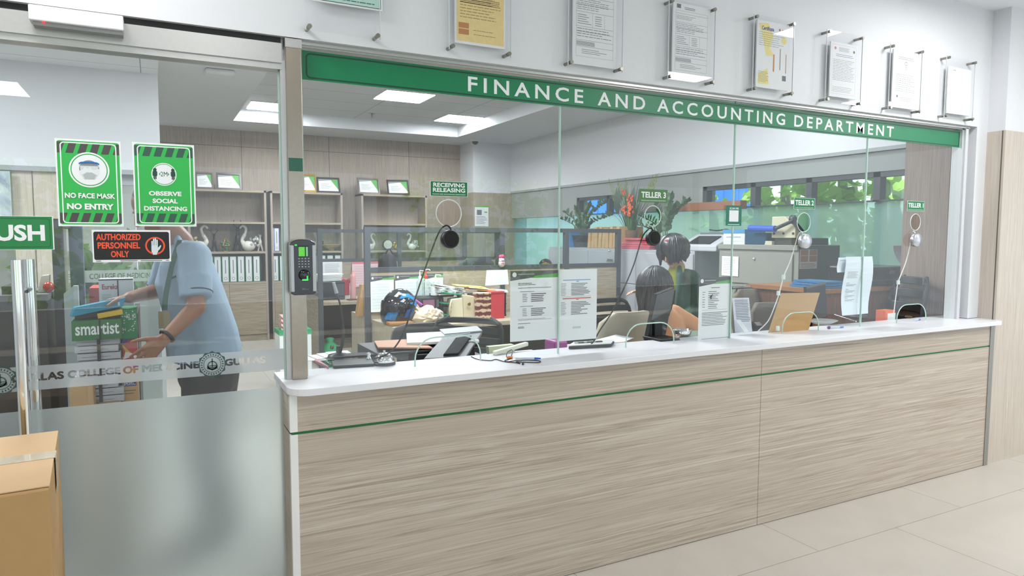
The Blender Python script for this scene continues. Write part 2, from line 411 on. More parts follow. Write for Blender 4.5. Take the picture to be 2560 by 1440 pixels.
for x, y, p in ((-.6, 4.6, 44), (4.8, 4.2, 11), (-2.2, 5.6, 50)):  # more added fill, hidden from the camera
    area('office_fill_light', (x, y, (CZ if x > 0 else 2.975) - .01), .5, .5, p, col=(.91, .97, 1))

# back wall, wood panels with joints
YB = 11.05
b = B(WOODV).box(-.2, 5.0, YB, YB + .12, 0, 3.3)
JOINT = flat('panel_joint', (92, 86, 80), .7)
b.use(JOINT)
for z in (2.86,): b.box(-.2, 5.0, YB - .002, YB + .01, z - .003, z + .003)
for px in (604, 823, 1022):
    x = ony(px, 400, YB).x; b.box(x - .003, x + .003, YB - .002, YB + .01, 0, 3.3)
struct(b, 'wall_back', origin=(0, 0, 0))
# corner column at the back, white over wood
XR = 5.45
cx = ony(1183, 400, 10.5).x
b = B(WHITE).box(cx, XR + .3, 10.5, YB + .12, 2.27, 3.3); b.use(WOODV).box(cx, XR + .3, 10.5, YB + .12, 0, 2.27)
struct(b, 'wall_corner_column', origin=(0, 0, 0))
# right wall: white over grey, with windows
yf0, yf1 = onx(1545, 500, XR).y, onx(1440, 500, XR).y
yn0, yn1 = onx(2282, 480, XR).y, onx(1755, 480, XR).y
ZS, ZF, ZW, ZT = .80, 1.85, 2.10, 2.29
b = B(WHITE).box(XR, XR + .2, 2.82, 10.6, ZT, 3.3)
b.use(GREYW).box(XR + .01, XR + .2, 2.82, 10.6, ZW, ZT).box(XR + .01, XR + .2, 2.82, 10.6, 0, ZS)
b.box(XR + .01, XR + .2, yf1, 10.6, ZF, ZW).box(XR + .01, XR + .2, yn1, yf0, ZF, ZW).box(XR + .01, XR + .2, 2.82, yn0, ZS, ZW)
struct(b, 'wall_right', origin=(0, 0, 0))
struct(B(mat('grey_trim', (160, 166, 168), .4)).box(XR - .012, XR + .01, 3.2, 10.5, ZT - .02, ZT + .012), 'trim_1')
WFR = mat('dark_window_frame', (58, 64, 68), .45)
SEA = frosted('sea_green_window_film', (.66, .97, .86), .3, .30, .2, .05, (.72, .98, .88))
WGL = glass('window_glass', (.80, .93, .95))
def window(n, y0, y1, z0, z1, mulls, frost):
    t = thing('window_%d' % n, None, None, (XR + .1, (y0 + y1) / 2, z0), kind='structure')
    f = B(WFR); q = .045
    f.box(XR + .02, XR + .10, y0, y1, z1 - q, z1)
    if not frost: f.box(XR + .02, XR + .10, y0, y1, z0, z0 + .012)
    for y in [y0 + q / 2] + mulls + [y1 - q / 2]: f.box(XR + .02, XR + .10, y - .032, y + .032, z0, z1)
    f.build('window_frame', t)
    B(SEA if frost else WGL).poly([(XR + .06, y0, z0), (XR + .06, y1, z0), (XR + .06, y1, z1), (XR + .06, y0, z1)]).build('pane', t)
mn = [onx(p, 480, XR).y for p in (2187, 2018, 1879)]
window(1, yn0, yn1, ZF, ZW, mn, False)
window(2, yf0, yf1, ZF, ZW, [onx(1517, 500, XR).y], False)
# long etched glass band below
t = thing('window_3', None, None, (XR + .1, 7, ZS), kind='structure')
B(SEA).poly([(XR + .06, yn0, ZS), (XR + .06, 10.5, ZS), (XR + .06, 10.5, ZF), (XR + .06, yn0, ZF)]).build('pane', t)
f = B(mat('grey_trim')); 
for y in mn: f.box(XR + .065, XR + .12, y - .03, y + .03, ZS, ZF)
f.build('window_frame', t)
# wood clad pier at the near end of the right wall
x0 = 4.98
struct(B(wood('brown_laminate', (160, 142, 130), (128, 110, 98), (146, 128, 116), (9, 9, .25), bands=14)).box(x0, XR + .05, 2.91, 3.24, 0, 2.98), 'wall_pier', origin=(0, 0, 0))

# left bulkhead wall: white above, wood below, glass beside
YL = 7.0
xl1 = ony(398, 300, YL).x; zl = ony(200, 420, YL).z
struct(B(WHITE).box(-5, xl1, YL, YL + .25, zl, 3.3), 'wall_left_bulkhead', origin=(0, 0, 0))
struct(B(mat('grey_trim')).box(-5, xl1, YL - .01, YL + .26, zl - .04, zl), 'trim_2')
xa, xb = ony(31, 500, YL).x, ony(172, 500, YL).x
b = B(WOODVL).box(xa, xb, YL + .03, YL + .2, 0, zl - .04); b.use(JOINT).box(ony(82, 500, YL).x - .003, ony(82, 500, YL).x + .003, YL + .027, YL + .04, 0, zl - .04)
struct(b, 'wall_left', origin=(0, 0, 0))
struct(B(WHITE).box(-5.2, -5, 2.6, 11.6, 0, 3.3), 'wall_left_end')
struct(B(mat('pale_wall', (205, 212, 205), .7)).box(-5, -.2, 10.6, 10.8, 0, 3.3), 'wall_left_back')
# inner glass screen beyond the left wall with an etched band
t = thing('window_4', None, None, ((xb + .05), YL + .1, 0), kind='structure')
B(GLASS).poly([(xb, YL + .1, 0), (.04, YL + .1, 0), (.04, YL + .1, zl - .04), (xb, YL + .1, zl - .04)]).build('pane', t)
B(mat('grey_trim')).box(xb, .06, YL + .07, YL + .13, zl - .13, zl - .04).box(.04, .07, YL + .07, YL + .13, 0, zl - .1).build('window_frame', t)
zb0, zb1 = ony(300, 706, YL).z, ony(300, 676, YL).z
cutout('etched_band', [(0, 0), (.04 - xb, 0), (.04 - xb, zb1 - zb0), (0, zb1 - zb0)], [], [('COLLEGE OF MEDICINE', .12, .03, .62, zb1 - zb0 - .03, .02)], (xb, YL + .09, zb0), (1, 0, 0), (0, 0, 1), FROST).build('etched_band', t)

# front wall above the glazing, and its white end beside the jamb
YW = 2.70
WB = 2.283
b = B(WHITE).box(-7, 5.3, YW, 2.92, WB, 3.3)
struct(b, 'wall_front', origin=(0, 0, 0))
struct(B(WHITE).box(4.90, 5.10, YW, 2.86, .998, WB), 'wall_front_jamb', origin=(0, 0, 0))
# column on the right of the counter
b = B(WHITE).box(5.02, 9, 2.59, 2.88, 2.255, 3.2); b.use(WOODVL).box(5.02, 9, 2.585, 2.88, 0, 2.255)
b.use(JOINT).box(5.0185, 5.03, 2.60, 2.606, 0, 2.255)
struct(b, 'wall_front_column', origin=(0, 0, 0))
# rear facade of the lobby, glazed above a low wall: daylight comes in here
b = B(WHITE).box(-7, 12, -6.2, -6, 0, .5).box(-7, 12, -6.2, -6, 2.6, 3.15)
for x in (-7, -3.5, 0, 3.5, 7, 10.5): b.box(x - .1, x + .1, -6.2, -6, 0, 3.15)
struct(b, 'wall_rear', origin=(0, 0, 0))
struct(B(WHITE).box(-7.2, -7, -6.2, 2.9, 0, 3.15), 'wall_lobby_side')
# ================================================================ GLAZED FRONT
YG = 2.76; ZC = .995
GREEN = flat('sign_green', (0, 122, 78), .35); GREEN2 = flat('poster_green', (48, 178, 80), .5); GREEN3 = flat('push_green', (34, 128, 70), .5); GREEN4 = flat('teller_green', (74, 122, 66), .5)
LETW = flat('letter_white', (236, 238, 240), .5); DGREEN = flat('dark_green_line', (14, 62, 44), .4); BAR = flat('bar_charcoal', (76, 72, 72), .6); BAR2 = flat('bar_green_charcoal', (52, 88, 74), .6)

# teller glazing: four panes with round speak holes and arched pass-throughs
t = thing('window_5', None, None, (2.7, YG, ZC), kind='structure')
ZTOP = 2.262
xs = [.525, ony(1398, 500, YG).x, ony(1833, 500, YG).x, ony(2163, 500, YG).x, 4.80]
RINGS = [(1122, 533.5, 31, 34), (1632, 540, 23, 25.5), (2009.5, 556, 17, 24), (2288.5, 555.5, 12.5, 20.5)]
rc = []
for px, py, a, h in RINGS:
    c = ony(px, py, YG); r = (ony(px, py - h, YG).z - c.z); rc.append((c.x, c.z, r))
ARCH = [(1037, 1201, 841), (1565, 1685, 808), (1955, 2046, 781), (2240, 2313, 761)]
ac = []
for a, b_, top in ARCH:
    p, q = ony(a, 840, YG), ony(b_, 820, YG); ac.append((p.x, q.x, ony((a + b_) / 2, top, YG).z))
def arch_pts(x0, x1, zt, z0, r=None):
    r = r or min((x1 - x0) * .3, zt - z0 - .02); pts = [(x0, z0)]
    for k in range(7): g = PI - PI / 2 * k / 6; pts.append((x0 + r + r * math.cos(g), zt - r + r * math.sin(g)))
    for k in range(7): g = PI / 2 - PI / 2 * k / 6; pts.append((x1 - r + r * math.cos(g), zt - r + r * math.sin(g)))
    return pts + [(x1, z0)]
for i in range(4):
    x0, x1 = xs[i] + .0015, xs[i + 1] - .0015
    out = [(x0, ZC)]
    for (a, c_, zt) in ac:
        if a > x0 and c_ < x1: out += arch_pts(a, c_, zt, ZC)
    out += [(x1, ZC), (x1, ZTOP), (x0, ZTOP)]
    holes = [[(cx_ + r * math.cos(2 * PI * k / 40), cz + r * math.sin(2 * PI * k / 40)) for k in range(40)] for cx_, cz, r in rc if x0 < cx_ < x1]
    cutout('pane', out, holes, [], (0, YG, 0), (1, 0, 0), (0, 0, 1), GLASS).build('pane', t)
for i in range(1, 4):
    B(GEDGE).box(xs[i] - .003, xs[i] + .003, YG - .005, YG + .005, ZC, ZTOP).build('pane_joint', t)
B(GEDGE).box(.522, .527, YG - .005, YG + .005, ZC, ZTOP).build('pane_joint', t)
for cx_, cz, r in rc:
    B(mat('ring_edge', (205, 216, 212), .2, spec=.8, noise_amt=0)).tube([(cx_ + r * math.cos(2 * PI * k / 40), YG, cz + r * math.sin(2 * PI * k / 40)) for k in range(40)], .0026, 6, True).build('speak_hole_rim', t)
for a, c_, zt in ac:
    B(GEDGE).tube([(x, YG, z) for x, z in arch_pts(a, c_, zt, ZC)], .0034, 6).build('pass_through_edge', t)
# aluminium head and right jamb
f = B(ALU)
f.box(.50, 4.86, 2.735, 2.80, ZTOP, WB + .02); f.box(.50, 4.86, 2.722, 2.74, ZTOP + .006, WB)
f.use(mat('white_aluminium', (214, 217, 220), .45, .2, noise_amt=.02)); f.box(4.80, 4.86, 2.735, 2.80, ZC, ZTOP + .01); f.box(4.815, 4.845, 2.722, 2.74, ZC, ZTOP + .01)
f.build('window_frame', t)

# the green banner across the head of the glazing
zb0, zb1 = 2.145, 2.254
s = Sheet((.527, 2.752, zb0), (4.797 - .527, 0, 0), (0, 0, zb1 - zb0), GREEN, .002, .0004)
s.rrline(.003, .05, .9985, .93, .018, .006, DGREEN)
def bx(px): return (ony(px, 260, 2.75).x - .527) / 4.27
for wd, a, b_ in (('FINANCE', 1170, 1458), ('AND', 1494, 1613), ('ACCOUNTING', 1643, 1964), ('DEPARTMENT', 1987, 2237)):
    s.text(wd, bx(a), .20, bx(b_), .785, LETW, .016, 1.4)
s.build('department_banner', label='long green banner reading FINANCE AND ACCOUNTING DEPARTMENT across the glazing head', cat='sign')

# steel post at the left end of the counter
t = thing('steel_post', 'brushed steel square post between the glass door and the counter glazing', 'post', (.487, 2.735, ZC))
B(STEEL).box(.459, .516, 2.705, 2.755, ZC, 2.262).build('shaft', t, bevel=.002)
B(ALU).box(.457, .518, 2.702, 2.757, 2.246, 2.281).build('cap', t, bevel=.002)
B(flat('dark_green_tape', (38, 92, 74), .4)).box(.462, .513, 2.7035, 2.706, ony(737, 428, 2.705).z, ony(737, 395, 2.705).z).build('tape_patch', t)

# fingerprint access terminal on the post
a, c_ = ony(722, 598, 2.69), ony(787, 735, 2.69); cxm = (a.x + c_.x) / 2
t = thing('access_terminal', 'black and silver fingerprint access terminal with keypad on the steel post', 'access terminal', (cxm, 2.70, c_.z))
x0, x1, z0, z1 = a.x, c_.x, c_.z, a.z
def tz(py): return z0 + (z1 - z0) * (735 - py) / 137
def txx(px): return x0 + (x1 - x0) * (px - 722) / 65
pts = [(x0, 2.665, z0 + .008), (x0 + .01, 2.665, z0), (x1 - .01, 2.665, z0), (x1, 2.665, z0 + .008), (x1, 2.665, z1 - .014)] + [(x1 - (x1 - x0) * k / 6, 2.665, z1 - .014 + .014 * math.sin(PI * k / 6) ** .6) for k in range(1, 6)] + [(x0, 2.665, z1 - .014)]
B(mat('gloss_black', (14, 15, 16), .12, coat=.4, noise_amt=0)).prism(pts, (0, .04, 0)).build('body', t, bevel=.002)
for sx in (0, 1):
    xx = x0 - .001 if sx == 0 else x1 - .0125
    B(mat('silver_plastic', (176, 178, 180), .3, .5, noise_amt=.02)).box(xx, xx + .0135, 2.659, 2.69, z0 + .012, z1 - .022).build('side_trim', t, bevel=.003)
s = Sheet((txx(743), 2.6635, tz(641)), (txx(769) - txx(743), 0, 0), (0, 0, tz(613) - tz(641)), flat('screen_dark', (10, 18, 14), .2), .001, .0004)
scr = mat('lit_screen_green', (92, 190, 60), .3, emit=.35, noise_amt=.6, noise_scale=160); s.rect(.0, .05, .62, .86, scr); s.rect(.74, .05, .92, .86, mat('lit_screen_pale', (110, 170, 130), .3, emit=.5, noise_amt=.3))
s.build('screen', t)
for r in range(4):
    for c in range(4):
        B(mat('silver_key', (196, 198, 200), .25, .4, noise_amt=0)).ell((txx(744 + 8.3 * c), 2.664, tz(645.5 + 6.7 * r)), .0035, .003, .0022, 10, 6).build('key', t)
B(mat('gloss_black')).lathe((txx(757), 2.664, tz(686)), [(.019, -.002), (.021, .004), (.017, .009), (.004, .009)], 24, (0, -1, 0)).build('sensor_hood', t)
B(mat('green_glow', (40, 255, 60), .3, emit=2.2, noise_amt=0)).box(txx(750), txx(765), 2.654, 2.6555, tz(699), tz(696)).box(txx(762), txx(765), 2.654, 2.6555, tz(697), tz(688)).build('sensor_light', t)
B(mat('green_glow')).box(txx(734), txx(739), 2.6635, 2.665, tz(613.5), tz(611)).build('status_light', t)
s = Sheet((txx(750), 2.6643, tz(722.5)), (txx(768) - txx(750), 0, 0), (0, 0, .007), mat('gloss_black'), .0003, .0003); s.text('ZKT', 0, 0, .62, 1, flat('soft_grey', (120, 122, 124), .5), .02); s.text('eco', .66, 0, 1, .6, flat('soft_grey'), 0)
s.build('lettering', t)

# ================================================================ COUNTER
t = thing('service_counter', 'long teller counter with white top, striped wood front and thin green groove', 'counter', (2.7, 2.8, 0))
Zg = .8205; yp = 2.58; xl, xr = .452, 4.955
def rcorner(x0, x1, y0, y1, r):
    pts = []
    for k in range(9): g = PI + PI / 2 * k / 8; pts.append((x0 + r + r * math.cos(g), y0 + r + r * math.sin(g)))
    for k in range(9): g = -PI / 2 + PI / 2 * k / 8; pts.append((x1 - r + r * math.cos(g), y0 + r + r * math.sin(g)))
    return pts + [(x1, y1), (x0, y1)]
CT = mat('white_solid_surface', (226, 226, 230), .3, noise_amt=.015)
B(CT).prism([(x, y, ZC - .027) for x, y in rcorner(.418, 5.03, 2.52, 2.90, .075)], (0, 0, .027)).build('countertop', t, bevel=.002)
xm = 2.832
for (a, c_) in ((xl, xm - .0015), (xm + .0015, xr)):
    B(WOODH).box(a, c_, yp, yp + .03, .004, Zg - .005).build('front_panel', t)
    B(WOODH).box(a, c_, yp, yp + .03, Zg + .005, ZC - .027).build('front_panel', t)
B(flat('green_groove', (20, 104, 50), .5)).box(xl - .02, xr, yp + .002, yp + .03, Zg - .006, Zg + .006).build('groove_strip', t)
B(mat('white_laminate', (232, 232, 232), .4, noise_amt=.01)).box(.425, xl, yp, yp + .02, .0, Zg - .005).box(.425, xl, yp, yp + .02, Zg + .005, ZC - .028).build('corner_trim', t)
sp = B(wood('oak_laminate_side', (196, 186, 172), (176, 164, 150), (188, 178, 164), (1, .35, 9), bands=14)).box(.425, .44, yp + .02, 2.80, 0, Zg - .004).box(.425, .44, yp + .02, 2.80, Zg + .004, ZC - .028); sp.use(ALUD).box(.427, .44, yp + .02, 2.80, Zg - .004, Zg + .004)
sp.build('end_panel', t)
B(mat('grey_edge_metal', (150, 148, 142), .4, .6)).box(xr, 5.0, 2.575, 2.61, 0, ZC - .03).build('end_post', t)
B(mat('white_laminate')).box(.44, 4.9, yp + .03, 2.86, 0, .05).build('plinth', t)
# lower work desk behind the counter
B(mat('pale_desk', (205, 206, 204), .5)).box(.62, 4.2, 2.905, 3.52, .715, .745).build('work_surface', t)
for x in (.64, 1.9, 3.1, 4.18): B(mat('pale_desk')).box(x - .012, x + .012, 2.91, 3.45, 0, .715).build('support_panel', t)

# ================================================================ GLASS DOOR
YD = 2.735
t = thing('door_1', None, None, (0, YD, 0), kind='structure')
zd = ony(350, 128, YD).z
B(GLASS).poly([(-1.2, YD, .01), (.437, YD, .01), (.437, YD, 2.165), (-1.2, YD, 2.165)]).build('pane', t)
B(GEDGE).box(.434, .441, YD - .005, YD + .005, .01, 2.16).build('pane_edge', t)
zf = .968
B(frosted('door_frost_film', (.58, .64, .64), .85, 0, .5, .5)).poly([(-1.2, YD - .002, .01), (.434, YD - .002, .01), (.434, YD - .002, zf), (-1.2, YD - .002, zf)]).build('frosted_film', t)
zq0, zq1 = ony(77, 976, YD).z, ony(77, 915, YD).z
h = zq1 - zq0; X0 = -.52
def dx(px): return ony(px, 925, YD).x - X0
SEALC = (dx(531), h * .5, .043)
holes = []
cutout('band', [(0, 0), (.434 - X0, 0), (.434 - X0, h), (0, h)], holes,
       [('GULLAS', dx(29), .032, dx(158), h - .026, .05), ('COLLEGE', dx(170), .032, dx(300), h - .026, .05), ('OF', dx(309), .032, dx(345), h - .026, .05), ('MEDICINE', dx(357), .032, dx(497), h - .026, .05), ('GULLAS', dx(563), .032, dx(663), h - .026, .05)],
       (X0, YD - .0025, zq0), (1, 0, 0), (0, 0, 1), frosted('band_film', (.60, .63, .65), .4, .08, .4, .62)).build('frosted_band', t)
SEALG = flat('seal_green', (60, 84, 78), .6)
for pxc in (531, 0):
    s = Sheet((X0 + dx(pxc) - .05, YD - .004, zq0 + h / 2 - .05), (.1, 0, 0), (0, 0, .1), SEALG, 0, .0004); s.v, s.f, s.mi, s.sm = [], [], [], []
    n = 48; A = [(.5 + .47 * (1 + .06 * math.cos(12 * 2 * PI * i / n)) * math.cos(2 * PI * i / n), .5 + .47 * (1 + .06 * math.cos(12 * 2 * PI * i / n)) * math.sin(2 * PI * i / n)) for i in range(n)]
    s.band(A, s.circ(.5, .5, .042, n), SEALG)
    for k in range(26):
        g = 2 * PI * k / 26; s.pg([(.5 + .36 * math.cos(g + d) + q * math.cos(g), .5 + .36 * math.sin(g + d) + q * math.sin(g)) for d, q in ((-.06, -.03), (.06, -.03), (.06, .03), (-.06, .03))], SEALG)
    s.ringc(.5, .5, .03, .002, SEALG, 36)
    s.rect(.48, .28, .52, .72, SEALG); s.rect(.34, .44, .66, .47, SEALG); s.band(s.circ(.5, .46, .017, 24), s.circ(.5, .46, .013, 24), SEALG)
    s.pg([(.32, .34), (.48, .30), (.48, .40), (.32, .44)], SEALG); s.pg([(.52, .30), (.68, .34), (.68, .44), (.52, .40)], SEALG)
    s.build('seal_print', t)
# head rail
b = B(ALU); zr0, zr1 = 2.165, 2.24
b.box(-1.6, .445, 2.715, 2.78, 2.165, 2.187); b.box(-1.6, .445, 2.705, 2.79, 2.187, 2.258)
b.build('head_rail', t)
B(ALUD).box(-1.6, .445, 2.72, 2.79, 2.258, 2.284).build('head_gap', t)
B(ALU).box(.440, .459, 2.72, 2.78, ZC, 2.2).build('hinge_stile', t)
# tubular pull handles, one on each side of the glass
for yy, px, top in ((2.655, 41, 650), (2.81, 72, 648)):
    p = ony(px, top, yy); q = ony(px + 14, 1085, yy)
    hb = B(CHROME).cyl((p.x, yy, .55), (p.x, yy, p.z), .0165, n=24)
    hb.cyl((p.x, yy, .72), (p.x, YD, .72), .009); hb.cyl((p.x, yy, p.z - .1), (p.x, YD, p.z - .1), .009)
    hb.build('pull_handle', t)

# magnetic door lock on the head rail
a, c_ = ony(70, 12, 2.66), ony(310, 80, 2.66)
t = thing('door_lock_unit', 'white boxy magnetic lock unit with a red light over the glass door', 'door lock', ((a.x + c_.x) / 2, 2.68, 2.19))
xA, xB = ony(70, 30, 2.65).x, ony(309, 60, 2.65).x
zA, zB = ony(190, 62, 2.65).z, ony(190, 24, 2.65).z
B(mat('white_metal', (232, 232, 236), .35, noise_amt=.01)).box(xA, xB, 2.65, 2.72, zA, zB).build('cover', t, bevel=.004)
B(mat('grey_metal', (150, 150, 150), .4, .6)).box(xA + .01, xB - .003, 2.664, 2.72, zA - .012, zA).build('base_plate', t)
B(mat('red_glow', (255, 40, 40), .3, emit=3, noise_amt=0)).ell((ony(109, 56, 2.66).x, 2.66, zA - .002), .004, .003, .003, 8, 6).build('indicator', t)

# ================================================================ NOTICES ON THE GLASS
def poster(px0, py0, px1, py1, bars, name, label, draw):
    s = wall_sheet(px0, py0, px1, py1, 2.730, LETW)
    s.rrfill(.025, .02, .975, .98, .008, GREEN2).up()
    for (b0, b1) in ((.035, .155), (.84, .965)):
        for k in range(6):
            a = -.03 + k * .18
            q = [(a, b0), (a + .115, b0), (a + .175, b1), (a + .06, b1)]
            q = [(min(max(x, .027), .973), y) for x, y in q]
            s.pg(q, bars)
    s.up(); s.rrline(.07, .035, .93, .965, .012, .0035, LETW); s.up(); draw(s)
    return s.build(name, label=label, cat='sign')
def face(s):
    s.ringc(.5, .655, .0585, .0048, LETW); s.disc(.5, .655, .0505, flat('disc_white', (232, 236, 238), .5)); s.up()
    hair = flat('hair_grey', (128, 140, 138), .6); skin = flat('face_grey', (206, 212, 212), .6); v = flat('visor', (222, 228, 230), .4)
    s.pg(s.circ(.5, .665, .029, 28), hair); s.up(); s.pg([(.36, .70), (.64, .70), (.63, .60), (.58, .545), (.42, .545), (.37, .60)], skin); s.up()
    s.pg([(.34, .64), (.40, .655), (.43, .69), (.48, .665), (.51, .69), (.55, .655), (.66, .67), (.65, .60), (.35, .60)], v); s.up(); s.pg([(.40, .60), (.46, .625), (.54, .625), (.60, .60), (.57, .55), (.43, .55)], flat('mask_grey', (176, 184, 184), .6)); s.up()
    s.pg([(.345, .712), (.38, .727), (.5, .733), (.62, .727), (.655, .712), (.655, .732), (.62, .745), (.5, .75), (.38, .745), (.345, .732)], flat('band_blue', (28, 100, 190), .5))
    s.text('NO FACE MASK', .115, .325, .885, .385, LETW, .035); s.text('NO ENTRY', .14, .195, .855, .265, LETW, .045)
poster(136, 345, 309.5, 566.5, BAR, 'face_mask_poster', 'green poster reading NO FACE MASK NO ENTRY taped to the glass door', face)
def dist(s):
    s.ringc(.49, .63, .0395, .003, LETW); s.disc(.49, .63, .0345, flat('disc_white')); s.up()
    k = flat('pictogram', (40, 72, 62), .6)
    for u in (.345, .635):
        s.disc(u, .683, .0056, k, 20); s.pg(s.rr(u - .036, .605, u + .036, .668, .004), k); s.rect(u - .022, .568, u - .002, .61, k); s.rect(u + .002, .568, u + .022, .61, k)
    s.text('2M', .435, .605, .545, .66, k, .0); s.pg([(.405, .632), (.43, .652), (.43, .612)], GREEN2); s.pg([(.577, .632), (.552, .652), (.552, .612)], GREEN2)
    s.text('OBSERVE', .235, .37, .765, .425, LETW, .04); s.text('SOCIAL', .29, .28, .70, .335, LETW, .04); s.text('DISTANCING', .15, .188, .85, .243, LETW, .035)
poster(330, 354.5, 491.5, 566.5, BAR2, 'distancing_poster', 'green poster reading OBSERVE SOCIAL DISTANCING taped to the glass door', dist)
p, q = ony(136.5, 624, 2.729), ony(132, 541, 2.729)
xL = p.x - .213
s = Sheet((xL, 2.729, p.z), (p.x - xL, 0, 0), (0, 0, q.z - p.z), LETW, .0012); s.rect(0, .012, .985, .988, GREEN3).up(); s.rrline(.02, .08, .955, .93, .008, .0012, DGREEN)
s.text('PUSH', .09, .26, .885, .745, LETW, .035)
s.build('push_sign', label='green PUSH sign on the glass door by the pull handle', cat='sign')
s = wall_sheet(229, 574.5, 428, 653.5, 2.729, LETW, .0012); RED = flat('warning_orange_red', (240, 84, 46), .5)
s.rrfill(.018, .075, .982, .945, .006, flat('warning_black', (26, 24, 28), .5)).up()
s.text('AUTHORIZED', .05, .68, .61, .88, RED, .03); s.text('PERSONNEL', .065, .42, .60, .62, RED, .03); s.text('ONLY', .225, .15, .455, .35, RED, .03)
s.ringc(.795, .505, .031, .0052, RED); s.up(); HW = flat('hand_white', (214, 222, 228), .5); s.rrfill(.745, .28, .83, .52, .004, HW); s.up(); s.rect(.76, .22, .815, .30, HW)
for k, (a, tp) in enumerate(((.747, .66), (.769, .73), (.791, .75), (.813, .70))): s.rrfill(a, .45, a + .018, tp, .0018, HW)
s.up()
s.pg([(.83, .34), (.83, .44), (.868, .53), (.875, .50), (.855, .40)], HW)
for a, b_ in ((.04, .1), (.34, .56), (.60, .88), (.93, .97)): s.rect(a, .03, b_, .048, INKD)
s.build('authorized_sign', label='black and orange AUTHORIZED PERSONNEL ONLY sign with a raised hand', cat='sign')

def small_sign(px0, py0, px1, py1, lines, sub, g, name, label, corner=.006):
    s = wall_sheet(px0, py0, px1, py1, 2.7525, LETW if g is not GREEN4 else g, .0012); s.rect(.012, .02, .988, .98, g).up()
    if len(lines) > 1: s.rrline(.025, .06, .975, .94, .006, .0012, DGREEN)
    for (tx, a0, b0, a1, b1) in lines: s.text(tx, a0, b0, a1, b1, LETW, .03)
    if sub: s.text(sub, .06, .09, .94, .17, LETW, 0)
    return s.build(name, label=label, cat='sign')
small_sign(1075, 452, 1169, 492.5, [('RECEIVING', .08, .62, .92, .9), ('RELEASING', .07, .28, .93, .56)], 'FINANCE AND ACCOUNTING DEPARTMENT', flat('sign_green_mid', (0, 118, 66), .4), 'receiving_sign', 'small green RECEIVING RELEASING sign above the largest round speak hole')
small_sign(1598.7, 472, 1668, 507, [('TELLER 3', .06, .34, .94, .80)], 'FINANCE AND ACCOUNTING DEPARTMENT', GREEN4, 'teller_sign', 'olive green TELLER 3 sign above a round speak hole')
small_sign(1985, 494, 2036.5, 524, [('TELLER 2', .06, .36, .94, .80)], 'FINANCE AND ACCOUNTING DEPARTMENT', flat('sign_green_mid'), 'teller_sign', 'green TELLER 2 sign on the glass')
small_sign(2268.5, 502, 2309.5, 528.5, [('TELLER 1', .05, .36, .95, .80)], 'FINANCE AND ACCOUNTING DEPARTMENT', flat('sign_green_mid'), 'teller_sign', 'green TELLER 1 sign close to the glazing jamb')
s = wall_sheet(1815.5, 513, 1852.7, 564.5, 2.7525, flat('scan_green', (10, 112, 92), .4), .0012); s.text('SCAN ME', .22, .80, .80, .90, LETW, .02); s.rect(.2, .2, .8, .76, LETW); s.rect(.12, .05, .88, .075, LETW)
s.build('scan_sign', label='small green SCAN ME sign with a blank white square on the pane joint', cat='sign')

HDR = flat('letterhead_charcoal', (74, 78, 82), .6); HGR = flat('letterhead_green', (84, 166, 70), .6)
def letterhead(s, t0=.86):
    s.pg([(0, 1), (1, 1), (1, .945), (0, t0)], HDR); s.up(); s.pg([(1, .955), (1, .895), (.45, .895), (.52, .925)], HGR); s.up()
    s.disc(.085, (1 + t0) / 2 + .015, .011, LETW, 20); s.rect(.16, .945, .5, .955, flat('head_print', (176, 180, 182), .6)); s.up()
s = wall_sheet(1275.5, 677.5, 1393, 846, 2.765, PAPER, .0008);
letterhead(s); R_ = random.Random(3)
s.greek(.16, .79, .55, .83, 2, INKD, .4, words=1); s.greek(.16, .745, .9, .765, 1, INK, .4, .1)
s.rect(.2, .70, .5, .707, INK); s.greek(.25, .55, .36, .68, 5, INK, .3, .3); s.greek(.43, .55, .75, .68, 5, INKD, .4, .3)
s.rect(.2, .49, .47, .497, INK); s.greek(.25, .35, .36, .47, 5, INK, .3, .3); s.greek(.43, .35, .75, .47, 5, INKD, .4, .3)
s.greek(.16, .29, .95, .32, 2, INK, .3, .3); s.greek(.16, .24, .5, .26, 1, INK, .4); s.greek(.16, .18, .3, .21, 2, INKD, .4)
s.build('notice_paper', label='white letterhead notice with charcoal and green header taped inside the glass, longest column of print', cat='paper')
s = wall_sheet(1397, 674, 1490.5, 846, 2.765, PAPER, .0008);
s.rect(.11, .845, .83, .855, flat('blue_print', (70, 140, 190), .7)); s.rect(.45, .825, .52, .835, flat('blue_print')); s.rect(.10, .585, .84, .6, flat('red_print', (205, 92, 90), .7)); s.rect(.45, .57, .52, .58, flat('red_print'))
for b0, b1 in ((.63, .81), (.36, .55)): s.greek(.06, b0, .2, b1, 9, INK, .3, .3); s.greek(.32, b0, .84, b1, 9, INKD, .4, .55)
s.rect(.08, .615, .84, .618, INK); s.rect(.36, .165, .58, .195, flat('pale_stamp', (200, 208, 206), .7))
s.build('notice_paper', label='white notice with one blue and one red heading line taped inside the glass', cat='paper')
s = wall_sheet(1748, 694, 1826, 848, 2.765, PAPER, .0008);
letterhead(s); s.rect(.36, .83, .62, .84, INK); s.greek(.1, .52, .2, .79, 7, INK, .2, .4); s.greek(.28, .5, .62, .79, 10, INKD, .25, .5); s.pg([(.32, .70), (.42, .74), (.36, .66), (.44, .71), (.42, .70), (.36, .65)], INKD)
s.rect(.1, .49, .86, .493, INK); s.greek(.1, .24, .88, .46, 9, INKD, .25, .25); s.greek(.1, .03, .95, .05, 1, INK, .3, 0)
s.build('notice_paper', label='white memo with letterhead standing on the counter beside the green coat', cat='paper')
